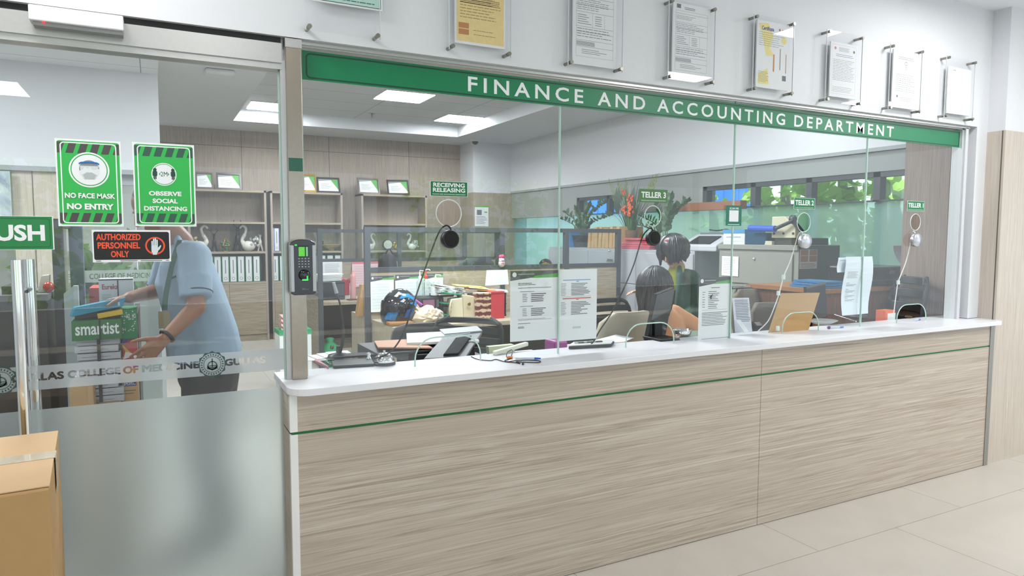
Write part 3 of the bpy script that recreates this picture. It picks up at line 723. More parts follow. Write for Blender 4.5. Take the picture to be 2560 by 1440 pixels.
# curled papers by the third joint
def curled(px0, py0, px1, py1, y, amp, name, label, draw, taper=0, nn=10):
    a, c = ony(px0, py0, y), ony(px1, py1, y); s = B(mat('blue_white_paper', (222, 232, 240), .7, noise_amt=.01)); s.smooth = False
    W_, H_ = c.x - a.x, a.z - c.z
    def P(u, v, d=0): return V((a.x + W_ * (u * (1 - taper * (1 - v)) + taper * .5 * (1 - v)), y + amp * math.sin(v * PI * 1.6 + u) - d, c.z + H_ * v))
    for i in range(nn): s.poly([P(0, i / nn), P(.5, i / nn), P(.5, (i + 1) / nn), P(0, (i + 1) / nn)]); s.poly([P(.5, i / nn), P(1, i / nn), P(1, (i + 1) / nn), P(.5, (i + 1) / nn)])
    s.use(INK)
    for (u0, v0, u1, v1) in draw: s.poly([P(u0, v0, .0015), P(u1, v0, .0015), P(u1, v1, .0015), P(u0, v1, .0015)])
    return s.build(name, label=label, cat='paper')
ln = []
for k in range(5): ln.append((.1, .74 - k * .025, .1 + .35 - .05 * (k % 2), .745 - k * .025))
for q in (.55, .44, .36, .29):
    ln.append((.12, q, .22, q + .006)); ln += [(.12, q - .03, .45, q - .024), (.12, q - .05, .38, q - .044)]
curled(2111, 642, 2174, 784, 2.775, .012, 'hanging_memo', 'long curled memo sheet hanging inside the glass on the third pane joint', ln, .0)
curled(2094.5, 644, 2132, 680, 2.785, .004, 'hanging_memo', 'short white sheet tucked behind the long curled memo', [(.1, .8, .6, .82)])

# speak-hole intercoms hanging on the glass
def intercom(px, py, r_px, silver, cord, label):
    c = ony(px, py, 2.735); r = ony(px, py - r_px, 2.735).z - c.z
    m = mat('silver_alu', (206, 208, 214), .25, .7, noise_amt=.02) if silver else BLACK
    t = thing('intercom_speaker', label, 'intercom', (c.x, c.y, c.z - r))
    d = V((0, -1, 0)) if not silver else V((.0, -1, 0))
    B(m).lathe((c.x, 2.752, c.z), [(r * .92, 0), (r, .004), (r, .026), (r * .93, .031), (r * .8, .031)] + ([(r * .78, .028), (.001, .027)] if not silver else [(r * .76, .033), (.001, .033)]), 32, d).build('housing', t)
    B(mat('grille_black', (12, 12, 13), .8) if not silver else mat('grille_silver', (220, 222, 228), .4, .3)).lathe((c.x, 2.752, c.z), [(r * .77, .0305), (r * .4, .0325), (.001, .0325)], 28, d).build('grille', t)
    pts = [ony(a, b_, y) for a, b_, y in cord[0]]
    B(MATTE if not silver else WPL).tube(smooth_path(pts), .0036 if not silver else .003, 8).build('cord', t)
    for a, b_, y in cord[1]:
        p = ony(a, b_, y); B(mat('cable_clip', (212, 224, 220), .4, noise_amt=0)).box(p.x - .010, p.x + .010, y - .008, y + .004, p.z - .013, p.z + .013).build('cable_clip', t, bevel=.002)
def smooth_path(p, k=6):
    p = [V(q) for q in p]; out = []
    for i in range(len(p) - 1):
        a, b_, c, d = p[max(i - 1, 0)], p[i], p[i + 1], p[min(i + 2, len(p) - 1)]
        for j in range(k):
            t_ = j / k; out.append(.5 * ((2 * b_) + (c - a) * t_ + (2 * a - 5 * b_ + 4 * c - d) * t_ ** 2 + (3 * b_ - a - 3 * c + d) * t_ ** 3))
    return out + [p[-1]]
intercom(1125, 598, 23, False, ([(1128, 577, 2.735), (1124, 568, 2.74), (1114, 564, 2.75), (1100, 576, 2.775), (1085, 610, 2.79), (1060, 680, 2.8), (1030, 770, 2.81), (1005, 840, 2.82), (975, 880, 2.83), (935, 897, 2.84)], []), 'black round intercom hanging below the RECEIVING RELEASING sign')
intercom(1633, 595, 19.5, False, ([(1632, 577, 2.735), (1628, 570, 2.745), (1620, 574, 2.77), (1605, 595, 2.78), (1585, 660, 2.79), (1560, 720, 2.8), (1530, 780, 2.81), (1500, 825, 2.82), (1478, 860, 2.83), (1440, 872, 2.86)], []), 'black round intercom hanging below the TELLER 3 sign')
intercom(2013, 603, 18.5, True, ([(2008, 585, 2.735), (2003, 580, 2.75), (1995, 590, 2.775), (1986, 620, 2.78), (1975, 655, 2.78), (1960, 690, 2.78), (1946, 740, 2.78), (1935, 770, 2.78), (1926, 792, 2.79), (1916, 808, 2.8), (1895, 828, 2.83)], [(1958, 693, 2.775), (1945.5, 733, 2.775), (1944, 821, 2.775)]), 'silver round intercom with two white cable clips, beside the paper cutter')
intercom(2291, 600, 16.5, True, ([(2288, 583, 2.735), (2283, 578, 2.75), (2279, 590, 2.775), (2274, 620, 2.78), (2263, 660, 2.78), (2246, 704, 2.78), (2240, 740, 2.78), (2236, 770, 2.78), (2232, 800, 2.78)], [(2245, 706, 2.775), (2232, 796, 2.775)]), 'silver round intercom against the brown wood pier')

# ================================================================ CERTIFICATES ON THE FRONT WALL
YC = 2.655
ACR = glass('acrylic_sheet', (.965, .97, .975), .8, .05)
CERT = 'framed permits on stand-off bolts above the banner'
def cert(bolts, paper, label, draw, pm=None, deep=False):
    """bolts: left x, right x, bottom z, top z on plane YC"""
    x0, x1, z0, z1 = bolts
    t = thing('permit_holder', label, 'permit frame', ((x0 + x1) / 2, YW, z0), group=CERT)
    e = .012
    B(ACR).poly([(x0 - e, YC, z0 - e), (x1 + e, YC, z0 - e), (x1 + e, YC, z1 + e), (x0 - e, YC, z1 + e)]).build('acrylic_panel', t)
    for xx in (x0 - e, x1 + e): B(mat('acrylic_edge', (216, 222, 224), .2, noise_amt=0)).box(xx - .0012, xx + .0012, YC - .0025, YC + .0025, z0 - e, z1 + e).build('panel_edge', t)
    px0, px1, pz0, pz1 = paper
    s = Sheet((px0, YC + .012, pz0), (px1 - px0, 0, 0), (0, 0, pz1 - pz0), pm or PAPER, .0008, .0003)
    s2 = s; draw(s2); s2.use(PAPER).box(px0, px1, YC + .013, YC + .018, pz0, pz1)
    s2.build('certificate', t)
    for xx in (x0, x1):
        for zz in (z0, z1):
            B(mat('bolt_steel', (150, 146, 138), .25, .9, noise_amt=0)).cyl((xx, YC + .004, zz), (xx, YW, zz), .0075, n=14).cyl((xx, YC - .014, zz), (xx, YC - .001, zz), .0085, n=14).build('bolt', t)
def xz(px, py): p = ony(px, py, YC); return p.x, p.z
def form(s, seed=1, q=True):
    k = INK; s.rrline(.07, .09, .93, .90, .0005, .0007, k)
    for v in (.86, .74, .66, .58, .42, .36, .27, .2): s.rect(.07, v, .93, v + .003, k)
    s.greek(.09, .78, .6, .84, 3, k, .25, .4, words=1); s.greek(.09, .60, .9, .73, 6, k, .25, .4, words=1); s.greek(.1, .44, .42, .56, 5, k, .25, .4); s.greek(.5, .44, .7, .56, 5, k, .25, .4)
    s.greek(.09, .3, .9, .41, 4, k, .25, .3, words=1); s.greek(.08, .21, .5, .26, 6, k, .5, .02); s.greek(.2, .12, .8, .18, 3, k, .25, .4)
    s.rect(.44, .42, .443, .58, k); s.rect(.72, .42, .723, .58, k); s.greek(.3, .92, .6, .96, 2, INKD, .3, .1)
# 1 teal certificate, mostly above the frame
p0, p1 = xz(780, -1), xz(958, 26); b0, b1 = xz(772.5, 67), xz(943, 90.7); zb = (b0[1] + b1[1]) / 2
def d1(s):
    s.rect(.02, .02, .98, .99, INKD).up(); s.rect(.028, .028, .972, .984, mat('teal_certificate', (188, 222, 210), .6, noise_amt=.08)).up(); s.greek(.3, .05, .9, .085, 1, flat('teal_print', (70, 120, 120), .7), .4, .1, words=1); s.rect(.55, .1, .72, .12, flat('teal_print')); s.greek(.15, .2, .85, .6, 7, flat('teal_print'), .3, .2)
zp = (p0[1] + p1[1]) / 2
cert((b0[0], b1[0], zb, zb + .36), (p0[0] + .004, p1[0], zp, zp + .30), 'permit holder with a teal certificate above the steel post', d1)
# 2 yellow
p0, p1 = xz(1140, 104), xz(1266, 122.5); b0, b1 = xz(1130, 117), xz(1270.7, 135); zb = (b0[1] + b1[1]) / 2; zp = (p0[1] + p1[1]) / 2
def d2(s):
    s.rect(.03, .03, .97, .97, mat('yellow_form', (238, 212, 146), .6, noise_amt=.1, noise_scale=60)).up(); br = flat('brown_print', (160, 136, 88), .7)
    s.greek(.1, .30, .92, .86, 16, br, .25, .3, words=1); s.greek(.1, .48, .9, .56, 4, br, .5, .05)
    for v in (.11, .185): s.rect(.07, v, .27, v + .065, flat('stamp_brown', (190, 130, 80), .7))
    s.greek(.36, .1, .9, .2, 2, br, .15, .3, words=1)
cert((b0[0], b1[0], zb, zb + .40), (p0[0], p1[0], zp, zp + .34), 'permit holder with a yellow form bearing two brown stamps', d2)
# 3 white form
p0, p1 = xz(1435, 157.5), xz(1543, 171); b0, b1 = xz(1426, 156), xz(1545, 173); zb = (b0[1] + b1[1]) / 2; zp = (p0[1] + p1[1]) / 2
cert((b0[0], b1[0] + .012, zb, zb + .40), (p0[0], p1[0], zp, zp + .40), 'permit holder with a white ruled form over the word AND', lambda s: form(s))
# 4
p0, p1 = xz(1687.5, 2), xz(1776, 207); b0, b1 = xz(1678, 1), xz(1780, 208)
cert((b0[0], b1[0], b1[1] + .004, b0[1] - .004), (p0[0], p1[0], p1[1] + .012, p0[1]), 'permit holder with a white ruled form over the word ACCOUNTING', lambda s: (form(s), s.rect(.09, .93, .2, .985, INK)))
# 5
p0, p1 = xz(1898, 46), xz(1972, 229); b0, b1 = xz(1890, 40), xz(1976, 236)
def d5(s):
    yl = flat('pale_yellow', (240, 226, 150), .7); s.pg([(.05, .95), (.35, .97), (.5, .8), (.4, .6), (.55, .5), (.3, .48), (.2, .7)], yl); s.pg([(.06, .05), (.4, .06), (.35, .3), (.06, .2)], yl); s.disc(.85, .75, .02, yl, 16); s.up()
    s.text('Certificate', .14, .86, .52, .92, flat('indigo', (78, 84, 150), .6), .03); s.disc(.7, .9, .0065, flat('olive_seal', (120, 130, 104), .6), 16); s.disc(.8, .9, .005, flat('rose_seal', (200, 130, 120), .6), 16)
    s.greek(.06, .62, .9, .84, 7, INK, .15, .3, words=1); s.greek(.06, .08, .4, .25, 8, INK, .2, .3)
    o = flat('orange_print', (206, 140, 80), .7); s.rect(.52, .26, .56, .52, o); s.rect(.73, .3, .75, .62, flat('grey_brown', (130, 122, 116), .7)); s.rect(.92, .26, .94, .55, o); s.rect(.82, .14, .94, .22, INK)
cert((b0[0], b1[0], b1[1] + .004, b0[1] - .004), (p0[0], p1[0], p1[1] + .005, p0[1]), 'permit holder with a yellow and indigo printed certificate', d5)
# 6
p0, p1 = xz(2082, 101), xz(2144, 251); b0, b1 = xz(2072, 77.5), xz(2147, 261)
def d6(s):
    s.rrline(.06, .06, .94, .96, .001, .0008, flat('tan_line', (196, 186, 160), .7)); s.disc(.17, .89, .008, flat('rose_seal'), 16); s.disc(.86, .87, .008, INK, 16); s.greek(.3, .84, .7, .92, 4, INK, .25, .2); s.greek(.2, .74, .85, .8, 2, flat('indigo'), .2, .1); s.greek(.1, .3, .92, .7, 14, INK, .2, .25, words=1); s.greek(.1, .09, .9, .2, 4, INK, .15, .2)
cert((b0[0], b1[0], b1[1] + .004, b0[1] - .004), (p0[0], p1[0], p1[1] + .006, p0[1]), 'permit holder with a thin-bordered certificate over the word DEPARTMENT', d6)
# 7
p0, p1 = xz(2239, 121), xz(2296, 277.5); b0, b1 = xz(2230, 114), xz(2296, 280.5)
def d7(s): s.greek(.2, .84, .8, .9, 2, INK, .2, .1); s.ringc(.5, .78, .012, .003, INK, 20); s.ringc(.5, .70, .008, .002, INK, 20); s.greek(.12, .28, .9, .6, 9, INK, .15, .3, words=1); s.disc(.2, .2, .008, INK, 16); s.greek(.3, .12, .85, .2, 3, INK, .15, .3)
cert((b0[0], b1[0], b1[1] + .004, b0[1] - .004), (p0[0], p1[0], p1[1] + .006, p0[1]), 'permit holder with a white sheet bearing a large round seal', d7)
# 8
p0, p1 = xz(2376, 164), xz(2428, 292); b0, b1 = xz(2370, 143), xz(2428, 299.5)
cert((b0[0], b1[0], b1[1] + .003, b0[1] - .003), (p0[0], p1[0], p1[1] + .006, p0[1]), 'permit holder with an almost blank white sheet at the banner end near the column', lambda s: s.rect(.2, .93, .32, .94, INK))

# ================================================================ CARTON IN THE LOBBY
ZB = .95
Bk, Fr = onz(146, 1079, ZB), onz(124, 1219, ZB)
ev = (Fr - Bk); wv = V((-ev.y, ev.x, 0)).normalized() * -.62
if wv.x > 0: wv = -wv
KR = mat('kraft_board', (180, 143, 95), .75, noise_amt=.05); KR2 = mat('kraft_board_light', (196, 164, 124), .75, noise_amt=.04)
t = thing('cardboard_carton', 'large taped brown cardboard carton standing in front of the glass door', 'box', ((Bk.x + Fr.x) / 2 - .25, (Bk.y + Fr.y) / 2, 0))
b = B(KR); d_ = V((0, 0, -ZB)); b.prism([Fr, Bk, Bk + wv, Fr + wv], d_); b.build('body', t, bevel=.006)
up = V((0, 0, .004)); e1 = ev.normalized(); w1 = wv.normalized()
b = B(KR2); mid = (Fr + Bk) / 2
for a, c in ((Fr + e1 * -.004, mid + e1 * .004), (mid - e1 * .004, Bk + e1 * .004)): b.prism([a + up * .2, c + up * .2, c + wv + up * .2, a + wv + up * .2], up)
b.build('top_flap', t, bevel=.0015)
tape = mat('clear_packing_tape', (214, 196, 166), .1, spec=.9, coat=1, noise_amt=.1, noise_scale=14)
b = B(tape); b.prism([mid - e1 * .035 + up * 1.3 - w1 * .003, mid + e1 * .035 + up * 1.3 - w1 * .003, mid + e1 * .035 + up * 1.3 + wv, mid - e1 * .035 + up * 1.3 + wv], (0, 0, .0008))
b.prism([mid - e1 * .035 - w1 * .004 + up, mid + e1 * .035 - w1 * .004 + up, mid + e1 * .035 - w1 * .004 + V((0, 0, -.09)), mid - e1 * .035 - w1 * .004 + V((0, 0, -.09))], -w1 * .0008)
b.build('packing_tape', t)
# ================================================================ OFFICE: BACK SHELVES
YS = 10.66
def SZ(py, px=570): return ony(px, py, YS).z
zT, z1, z2, z3, z4 = SZ(474), SZ(554), SZ(629), SZ(706), .10
SHELF = mat('shelf_edge_oak', (176, 164, 150), .5, noise_amt=.05)
def shelf_unit(pxa, pxb, label, doors):
    xa, xb = ony(pxa, 600, YS).x, ony(pxb, 600, YS).x
    t = thing('shelf_cabinet', label, 'shelf cabinet', ((xa + xb) / 2, (YS + YB) / 2, 0))
    b = B(WOODV).box(xa, xa + .03, YS, YB - .005, 0, zT).box(xb - .03, xb, YS, YB - .005, 0, zT); b.build('side_panels', t)
    B(WOODV).box(xa + .03, xb - .03, YB - .03, YB - .006, z4, zT).build('back_panel', t)
    for z in (zT, z1, z2, z3): B(DESKH).box(xa + (.0 if z == zT else .03), xb - (.0 if z == zT else .03), YS, YB - .006, z - .03, z).build('shelf', t)
    B(DESKH).box(xa + .03, xb - .03, YS + .03, YB - .006, 0, z4).build('plinth', t)
    ds = [xa + .03] + [ony(p, 760, YS).x for p in doors] + [xb - .03]
    for i in range(len(ds) - 1): B(DESKH).box(ds[i] + .002, ds[i + 1] - .002, YS - .002, YS + .018, z4, z3 - .034).build('door', t)
    return xa, xb
u1 = shelf_unit(471, 668, 'tall oak shelf cabinet holding white binders beyond the man in the blue shirt', [575])
u2 = shelf_unit(678, 858, 'tall oak shelf cabinet partly hidden by the steel post', [768])
u3 = shelf_unit(905, 1068, 'tall oak shelf cabinet seen above the partition by the RECEIVING sign', [985])
B(MATTE).box(u1[1] + .003, u2[0] - .003, YS + .06, YB - .01, 0, zT - .02).build('gap_shade_strip', label='dark strip painting the shade in the gap between two shelf cabinets', cat='painted shade')  # black block stands in for the shade between the cabinets
# binders
BW = mat('binder_white', (226, 230, 232), .5, noise_amt=.01); BG = mat('binder_green_cloth', (34, 104, 70), .6); BB = mat('binder_blue', (36, 82, 176), .5)
def binder(x, w, h, z, m, spine, label, group=None, px_seal=True):
    t = thing('ring_binder', label, 'binder', (x + w / 2, YS + .16, z), group=group)
    B(m).box(x, x + w, YS + .03, YS + .29, z, z + h).build('cover', t)
    s = Sheet((x + w * .1, YS + .0295, z + h * .02), (w * .8, 0, 0), (0, 0, h * .96), spine, .0006, .0004)
    s.greek(.42, .3, .58, .9, 1, INK, .9, 0); 
    if px_seal: s.ringc(.5, .13, w * .22, w * .05, INK, 18)
    s.build('spine_label', t)
wb = ony(560, 680, YS).x - ony(540.5, 680, YS).x
GB = 'white binders with green covers in the shelf cabinets'
hb = SZ(640.5) - z3
for i in range(7):
    x = ony(516 + 19.6 * i, 680, YS).x
    binder(x, wb * .96, hb, z3, BG, BW, 'white labelled green binder in the row beyond the man in the blue shirt', GB)
for i in range(2): binder(ony(680.5 + 19.6 * i, 680, YS).x, wb * .96, hb, z3, BG, BW, 'white labelled green binder beside the steel post', 'white binders beside the post')
for i in range(3): binder(ony(800 + 19 * i, 680, YS).x, wb * .96, hb, z3, BG, BW, 'white labelled green binder under the wooden bowl', 'white binders under the bowl')
binder(ony(680, 600, YS).x, wb * .3, SZ(569) - z2, z2, mat('binder_red_white', (206, 190, 186), .5), BW, 'thin white and red binder next to the blue one')
binder(ony(686, 600, YS).x, wb * .72, SZ(569) - z2, z2, BB, BW, 'bright blue ring binder standing on the shelf above the white binders')
# ornaments
PORC = mat('white_porcelain', (228, 226, 218), .2, coat=.3, noise_amt=.02); CRY = mat('crystal_beads', (196, 200, 198), .06, spec=1, coat=.5, noise_amt=.3, noise_scale=60); GOLD = mat('gilt', (176, 146, 70), .3, .9)
def swan(pxc, py0, py1, flip, zb, bm, label, y=YS + .16):
    c = ony(pxc, py1, y); s = (ony(pxc, py0, y).z - zb); q = flip
    t = thing('swan_figurine', label, 'figurine', (c.x, y, zb))
    b = B(PORC).ell((c.x, y, zb + s * .2), s * .26, s * .17, s * .2, 16, 10); b.tube(smooth_path([(c.x + q * s * .16, y, zb + s * .22), (c.x + q * s * .24, y, zb + s * .42), (c.x + q * s * .12, y, zb + s * .66), (c.x + q * s * .08, y, zb + s * .86), (c.x + q * s * .2, y, zb + s * .97), (c.x + q * s * .31, y, zb + s * .86)]), [s * .1] * 6 + [s * .075] * 6 + [s * .05] * 13 + [s * .045] * 5 + [s * .02], 10)
    b.build('body', t)
    b = B(bm); R_ = random.Random(pxc)
    for k in range(26): b.ell((c.x - q * s * (.08 + .26 * R_.random()), y - s * .16 + s * .3 * R_.random(), zb + s * (.2 + .34 * R_.random())), s * .055, s * .055, s * .055, 8, 6)
    b.build('beaded_wing', t)
swan(499, 562, 628, 1, z2, mat('champagne_beads', (196, 182, 140), .1, spec=1, noise_amt=.3), 'white swan figurine with champagne beads beside the man\'s shoulder')
swan(622, 562, 628, -1, z2, CRY, 'white swan figurine with clear crystal wing near the dark gap')
swan(925, 583, 628, 1, z2, GOLD, 'white swan figurine seen at the edge of the glass partition')
swan(1030, 583, 628, -1, z2, CRY, 'crystal winged swan figurine seen through the glass partition')
def cats(pxc, py0, m, label, y=YS + .14):
    c = ony(pxc, 626, y); s = ony(pxc, py0, y).z - z2
    t = thing('standing_figurine', label, 'figurine', (c.x, y, z2))
    b = B(m)
    for q in (-1, 1): b.tube([(c.x + q * s * .13, y, z2), (c.x + q * s * .09, y, z2 + s * .2), (c.x + q * s * .03, y, z2 + s * .42)], [s * .05, s * .05, s * .07], 8)
    b.ell((c.x, y, z2 + s * .5), s * .11, s * .1, s * .2); b.tube([(c.x, y, z2 + s * .62), (c.x, y, z2 + s * .82)], [s * .07, s * .05], 8)
    b.ell((c.x, y, z2 + s * .88), s * .08, s * .08, s * .09, 12, 8)
    for q in (-1, 1): b.cyl((c.x + q * s * .05, y, z2 + s * .93), (c.x + q * s * .07, y, z2 + s * 1.0), s * .03, .001, 6)
    b.build('body', t)
    return t, c, s
cats(651, 585, PORC, 'slim white long-necked figurine beside the crystal swan')
BRZ = mat('dark_bronze', (58, 54, 50), .35, .6)
for px, top, lab in ((536, 575, 'dark antlered figurine between the white swan and the terrarium'), (595, 558, 'dark antlered figurine with gilt chest near the crystal swan')):
    t, c, s = cats(px, top + 8, BRZ, lab)
    b = B(BRZ)
    for q in (-1, 1): b.tube([(c.x + q * s * .03, c.y, z2 + s * .95), (c.x + q * s * .16, c.y, z2 + s * 1.1), (c.x + q * s * .12, c.y, z2 + s * 1.25)], s * .018, 6).tube([(c.x + q * s * .14, c.y, z2 + s * 1.08), (c.x + q * s * .24, c.y, z2 + s * 1.18)], s * .014, 6)
    b.build('antlers', t)
c = ony(564, 612, YS + .14); t = thing('geometric_terrarium', 'gold wired geometric terrarium with green stones on the ornament shelf', 'terrarium', (c.x, c.y, z2)); r = .09
ck = [(c.x + r * 1.0 * math.cos(a), c.y + r * math.sin(a), z2 + .085) for a in [k * PI / 3 for k in range(6)]]; lo = [(c.x + r * .55 * math.cos(a), c.y + r * .55 * math.sin(a), z2 + .004) for a in [k * PI / 3 for k in range(6)]]; tp = (c.x, c.y, z2 + .2)
b = B(GOLD)
for k in range(6):
    for p, q in ((ck[k], ck[(k + 1) % 6]), (lo[k], lo[(k + 1) % 6]), (ck[k], lo[k]), (ck[k], tp)): b.tube([p, q], .004, 5)
b.build('wire_frame', t)
b = B(mat('green_stones', (60, 130, 100), .4)); R_ = random.Random(5)
for k in range(14): b.ell((c.x + R_.uniform(-.05, .05), c.y + R_.uniform(-.04, .04), z2 + R_.uniform(.02, .13)), .022, .022, .018, 8, 6)
b.build('filling', t)
c = ony(828, 624, YS + .14); t = thing('wooden_bowl', 'shallow wooden bowl on a stand on the shelf by the steel post', 'bowl', (c.x, c.y, z2))
B(wood('bowl_wood', (186, 156, 112), (150, 118, 80), (170, 140, 98), (1, 1, 3))).lathe((c.x, c.y, z2), [(.05, 0), (.05, .02), (.07, .03), (.16, .09), (.165, .1), (.15, .095), (.05, .04), (.001, .035)], 28).build('bowl', t)
B(MATTE).box(c.x - .15, c.x - .12, c.y - .02, c.y + .02, z2, z2 + .15).build('stand', t)
c = ony(969, 610, YS + .14); t = thing('mantel_clock', 'small round pale clock seen through the glass partition', 'clock', (c.x, c.y, z2)); 
B(BRZ).lathe((c.x, c.y, z2 + .09), [(.085, -.02), (.085, .02), (.07, .025)], 24, (0, -1, 0)).box(c.x - .05, c.x + .05, c.y - .02, c.y + .03, z2, z2 + .02).build('case', t)
B(mat('clock_face', (206, 206, 196), .4, noise_amt=.2, noise_scale=50)).lathe((c.x, c.y - .0255, z2 + .09), [(.07, 0), (.001, .001)], 24, (0, -1, 0)).build('dial', t)
c = ony(992, 615, YS + .12); b = B(GOLD); R_ = random.Random(9)
for k in range(9): b.ell((c.x + R_.uniform(-.05, .05), c.y, z2 + .03 + .09 * R_.random()), .03, .02, .03, 8, 6)
b.build('gilt_ornament', label='small gilt ornament between the pale clock and the crystal swan', cat='ornament')
# certificates standing on the cabinets
def cert_frame(px0, py0, px1, py1, fm, label, lean=.0, skew=0):
    y = YS + .14; a, c = ony(px0, py0, y), ony(px1, py1, y); w_, h_ = c.x - a.x, a.z - zT
    t = thing('certificate_frame', label, 'picture frame', (a.x + w_ / 2, y, zT))
    u = V((w_, skew, 0)); v = V((0, .08, h_)); o = V((a.x, y - .05, zT))
    f = .085; n = u.cross(v).normalized()
    b = B(fm)
    for (a0, b0, a1, b1) in ((0, 0, 1, .1), (0, .9, 1, 1), (0, .1, .07, .9), (.93, .1, 1, .9)): b.prism([o + u * a0 + v * b0, o + u * a1 + v * b0, o + u * a1 + v * b1, o + u * a0 + v * b1], n * .02)
    b.build('frame', t)
    s = Sheet(o + u * .07 + v * .1 + n * .003, u * .86, v * .8, PAPER, .001, .001); s.pg([(.62, 1), (1, 1), (1, .15)], flat('cert_green', (92, 176, 84), .6)); s.pg([(0, 1), (.62, 1), (.66, .92), (0, .82)], flat('cert_grey', (150, 156, 158), .6)); s.up(); s.greek(.12, .2, .7, .65, 5, INK, .18, .4)
    s.build('certificate', t)
FRB = mat('frame_black', (38, 34, 34), .35); FRBR = mat('frame_brown', (94, 78, 68), .4)
cert_frame(489, 430, 533, 470, FRBR, 'brown framed certificate half hidden by the social distancing poster')
cert_frame(540, 432, 603, 471, FRB, 'black framed certificate on the cabinet beyond the man in the blue shirt')
cert_frame(744, 434, 789, 479, mat('frame_gold', (206, 166, 60), .25, .8), 'gold framed certificate beside the steel post')
cert_frame(791, 443, 849, 481, FRB, 'black framed certificate next to the gold framed one')
cert_frame(893, 444, 949, 484, FRBR, 'dark framed certificate with a bright reflection on the third shelf cabinet', skew=.03)
cert_frame(967, 450, 1016, 487, FRB, 'small black framed certificate nearest the RECEIVING RELEASING sign', skew=-.12)

# ceiling fittings
c = onz(1188, 347, CZ); t = thing('dome_camera', 'small white dome camera on the office ceiling by the far corner column', 'security camera', (c.x, c.y, CZ - .09))
B(WPL).lathe((c.x, c.y, CZ), [(.07, -.045), (.085, -.03), (.085, 0)], 24).build('base', t); B(BLACK).ell((c.x, c.y, CZ - .05), .05, .05, .045, 16, 10).build('dome', t)
c = onz(930, 284, LZ); t = thing('sprinkler_head', 'small metal sprinkler head in the ceiling tray', 'sprinkler', (c.x, c.y, LZ - .06)); B(STEEL).cyl((c.x, c.y, LZ - .06), (c.x, c.y, LZ), .012, n=10).cyl((c.x, c.y, LZ - .062), (c.x, c.y, LZ - .058), .04, n=14).cyl((c.x, c.y, LZ - .004), (c.x, c.y, LZ), .045, n=14).build('body', t)
c = onz(548, 178, CZ); B(mat('white_metal')).box(c.x - .13, c.x + .13, c.y - .12, c.y + .12, CZ - .05, CZ).build('ceiling_access_point', label='white rounded wireless unit on the office ceiling seen through the glass door', cat='ceiling unit', bevel=.045)
b = B(flat('detector_dark', (70, 74, 78), .6))
for k in range(3): c = onz(566 + 7 * k, 154, CZ); b.cyl((c.x, c.y, CZ - .012), (c.x, c.y, CZ), .02, n=8)
# wall notice on the corner column
s = wall_sheet(1187, 514, 1221, 566, 10.495, PAPER, .001, .0008); s.rect(0, .93, 1, 1, flat('cert_green')); s.rect(.15, .55, .5, .8, INK); s.rect(.7, .66, .9, .72, flat('cert_green')); s.greek(.1, .1, .9, .5, 7, INK, .3, .3)
s.build('wall_notice', label='printed white notice with green top on the far wood-clad column', cat='paper')
# framed picture far left
s = wall_sheet(-70, 425, 31, 545, YL - .02, flat('picture_base', (196, 206, 208), .5), .02, .001)
def art():
    m, nt, N, L = nm('marble_print'); bb = N['Principled BSDF']; n = N.new('ShaderNodeTexNoise'); n.inputs['Scale'].default_value = 2.4; n.inputs['Detail'].default_value = 6; n.inputs['Distortion'].default_value = 2
    tc = N.new('ShaderNodeTexCoord'); L.new(tc.outputs['Object'], n.inputs['Vector']); cr = N.new('ShaderNodeValToRGB'); e = cr.color_ramp.elements; e[0].position = .35; e[0].color = lin((96, 116, 140)); e[1].position = .6; e[1].color = lin((206, 216, 214)); e2 = e.new(.48); e2.color = lin((170, 186, 192))
    L.new(n.outputs['Fac'], cr.inputs[0]); L.new(cr.outputs[0], bb.inputs['Base Color']); return m
s.rect(.0, .0, .985, 1, art()); s.build('wall_picture', label='pale blue abstract wall picture above the PUSH sign', cat='picture')

# ================================================================ PARTITIONS AND DESKS
PWOOD = DESKH; PGL = glass('partition_glass', (.86, .93, .91), .8, .05)
ZR, ZTP = 1.225, 1.632
def partition(name, label, p0, p1, posts, ztop=ZTP, zrail=ZR, z0=.05, glazed=True):
    """screen wall from p0 to p1; posts = fractions along it"""
    p0, p1 = V((*p0, 0)), V((*p1, 0)); d = p1 - p0; L_ = d.length; d = d / L_; n = V((-d.y, d.x, 0)) * .02
    t = thing(name, label, 'desk partition', (p0 + p1) / 2)
    def bar(a, c_, za, zb, th=1.0): b = B(DARK); m = (p0 + d * (a + c_) / 2); b.obox((m.x, m.y, (za + zb) / 2), d * ((c_ - a) / 2), n * th, V((0, 0, (zb - za) / 2))); return b
    for f in posts: bar(f * L_ - .026, f * L_ + .026, 0, ztop, 1.25).build('post', t)
    bar(.02, L_ - .02, ztop - .045, ztop).build('top_rail', t); bar(.02, L_ - .02, zrail - .02, zrail + .02, 1.1).build('middle_rail', t)
    m = (p0 + p1) / 2; b = B(PWOOD); b.obox((m.x, m.y, (z0 + zrail - .02) / 2), d * (L_ / 2 - .02), n * .7, V((0, 0, (zrail - .02 - z0) / 2))); b.build('panel', t)
    if glazed:
        B(PGL).poly([p0 + V((0, 0, zrail)), p1 + V((0, 0, zrail)), p1 + V((0, 0, ztop - .02)), p0 + V((0, 0, ztop - .02))]).build('glazing', t)
    return t
YA = 6.46
xa = 1.805; xe = ony(1545, 600, YA).x; xm1 = ony(1254, 600, YA).x; xm2 = ony(1415, 600, YA).x
LA = xe - xa
partition('desk_partition', 'charcoal framed glass partition over the desk with the motorcycle helmet', (xa, YA), (xe, YA), (0, (xm1 - xa) / LA, (xm2 - xa) / LA, 1))
YC2 = 9.12
xc0, xc1 = ony(797, 600, YC2).x, ony(1148, 600, YC2).x
partition('desk_partition', 'charcoal framed partition beyond the desk with the printer and pink bottle', (xc0, YC2), (xc1 + .6, YC2), (0, .42, .8, 1))
p = onz(797, 905, 0); xp = p.x - .05
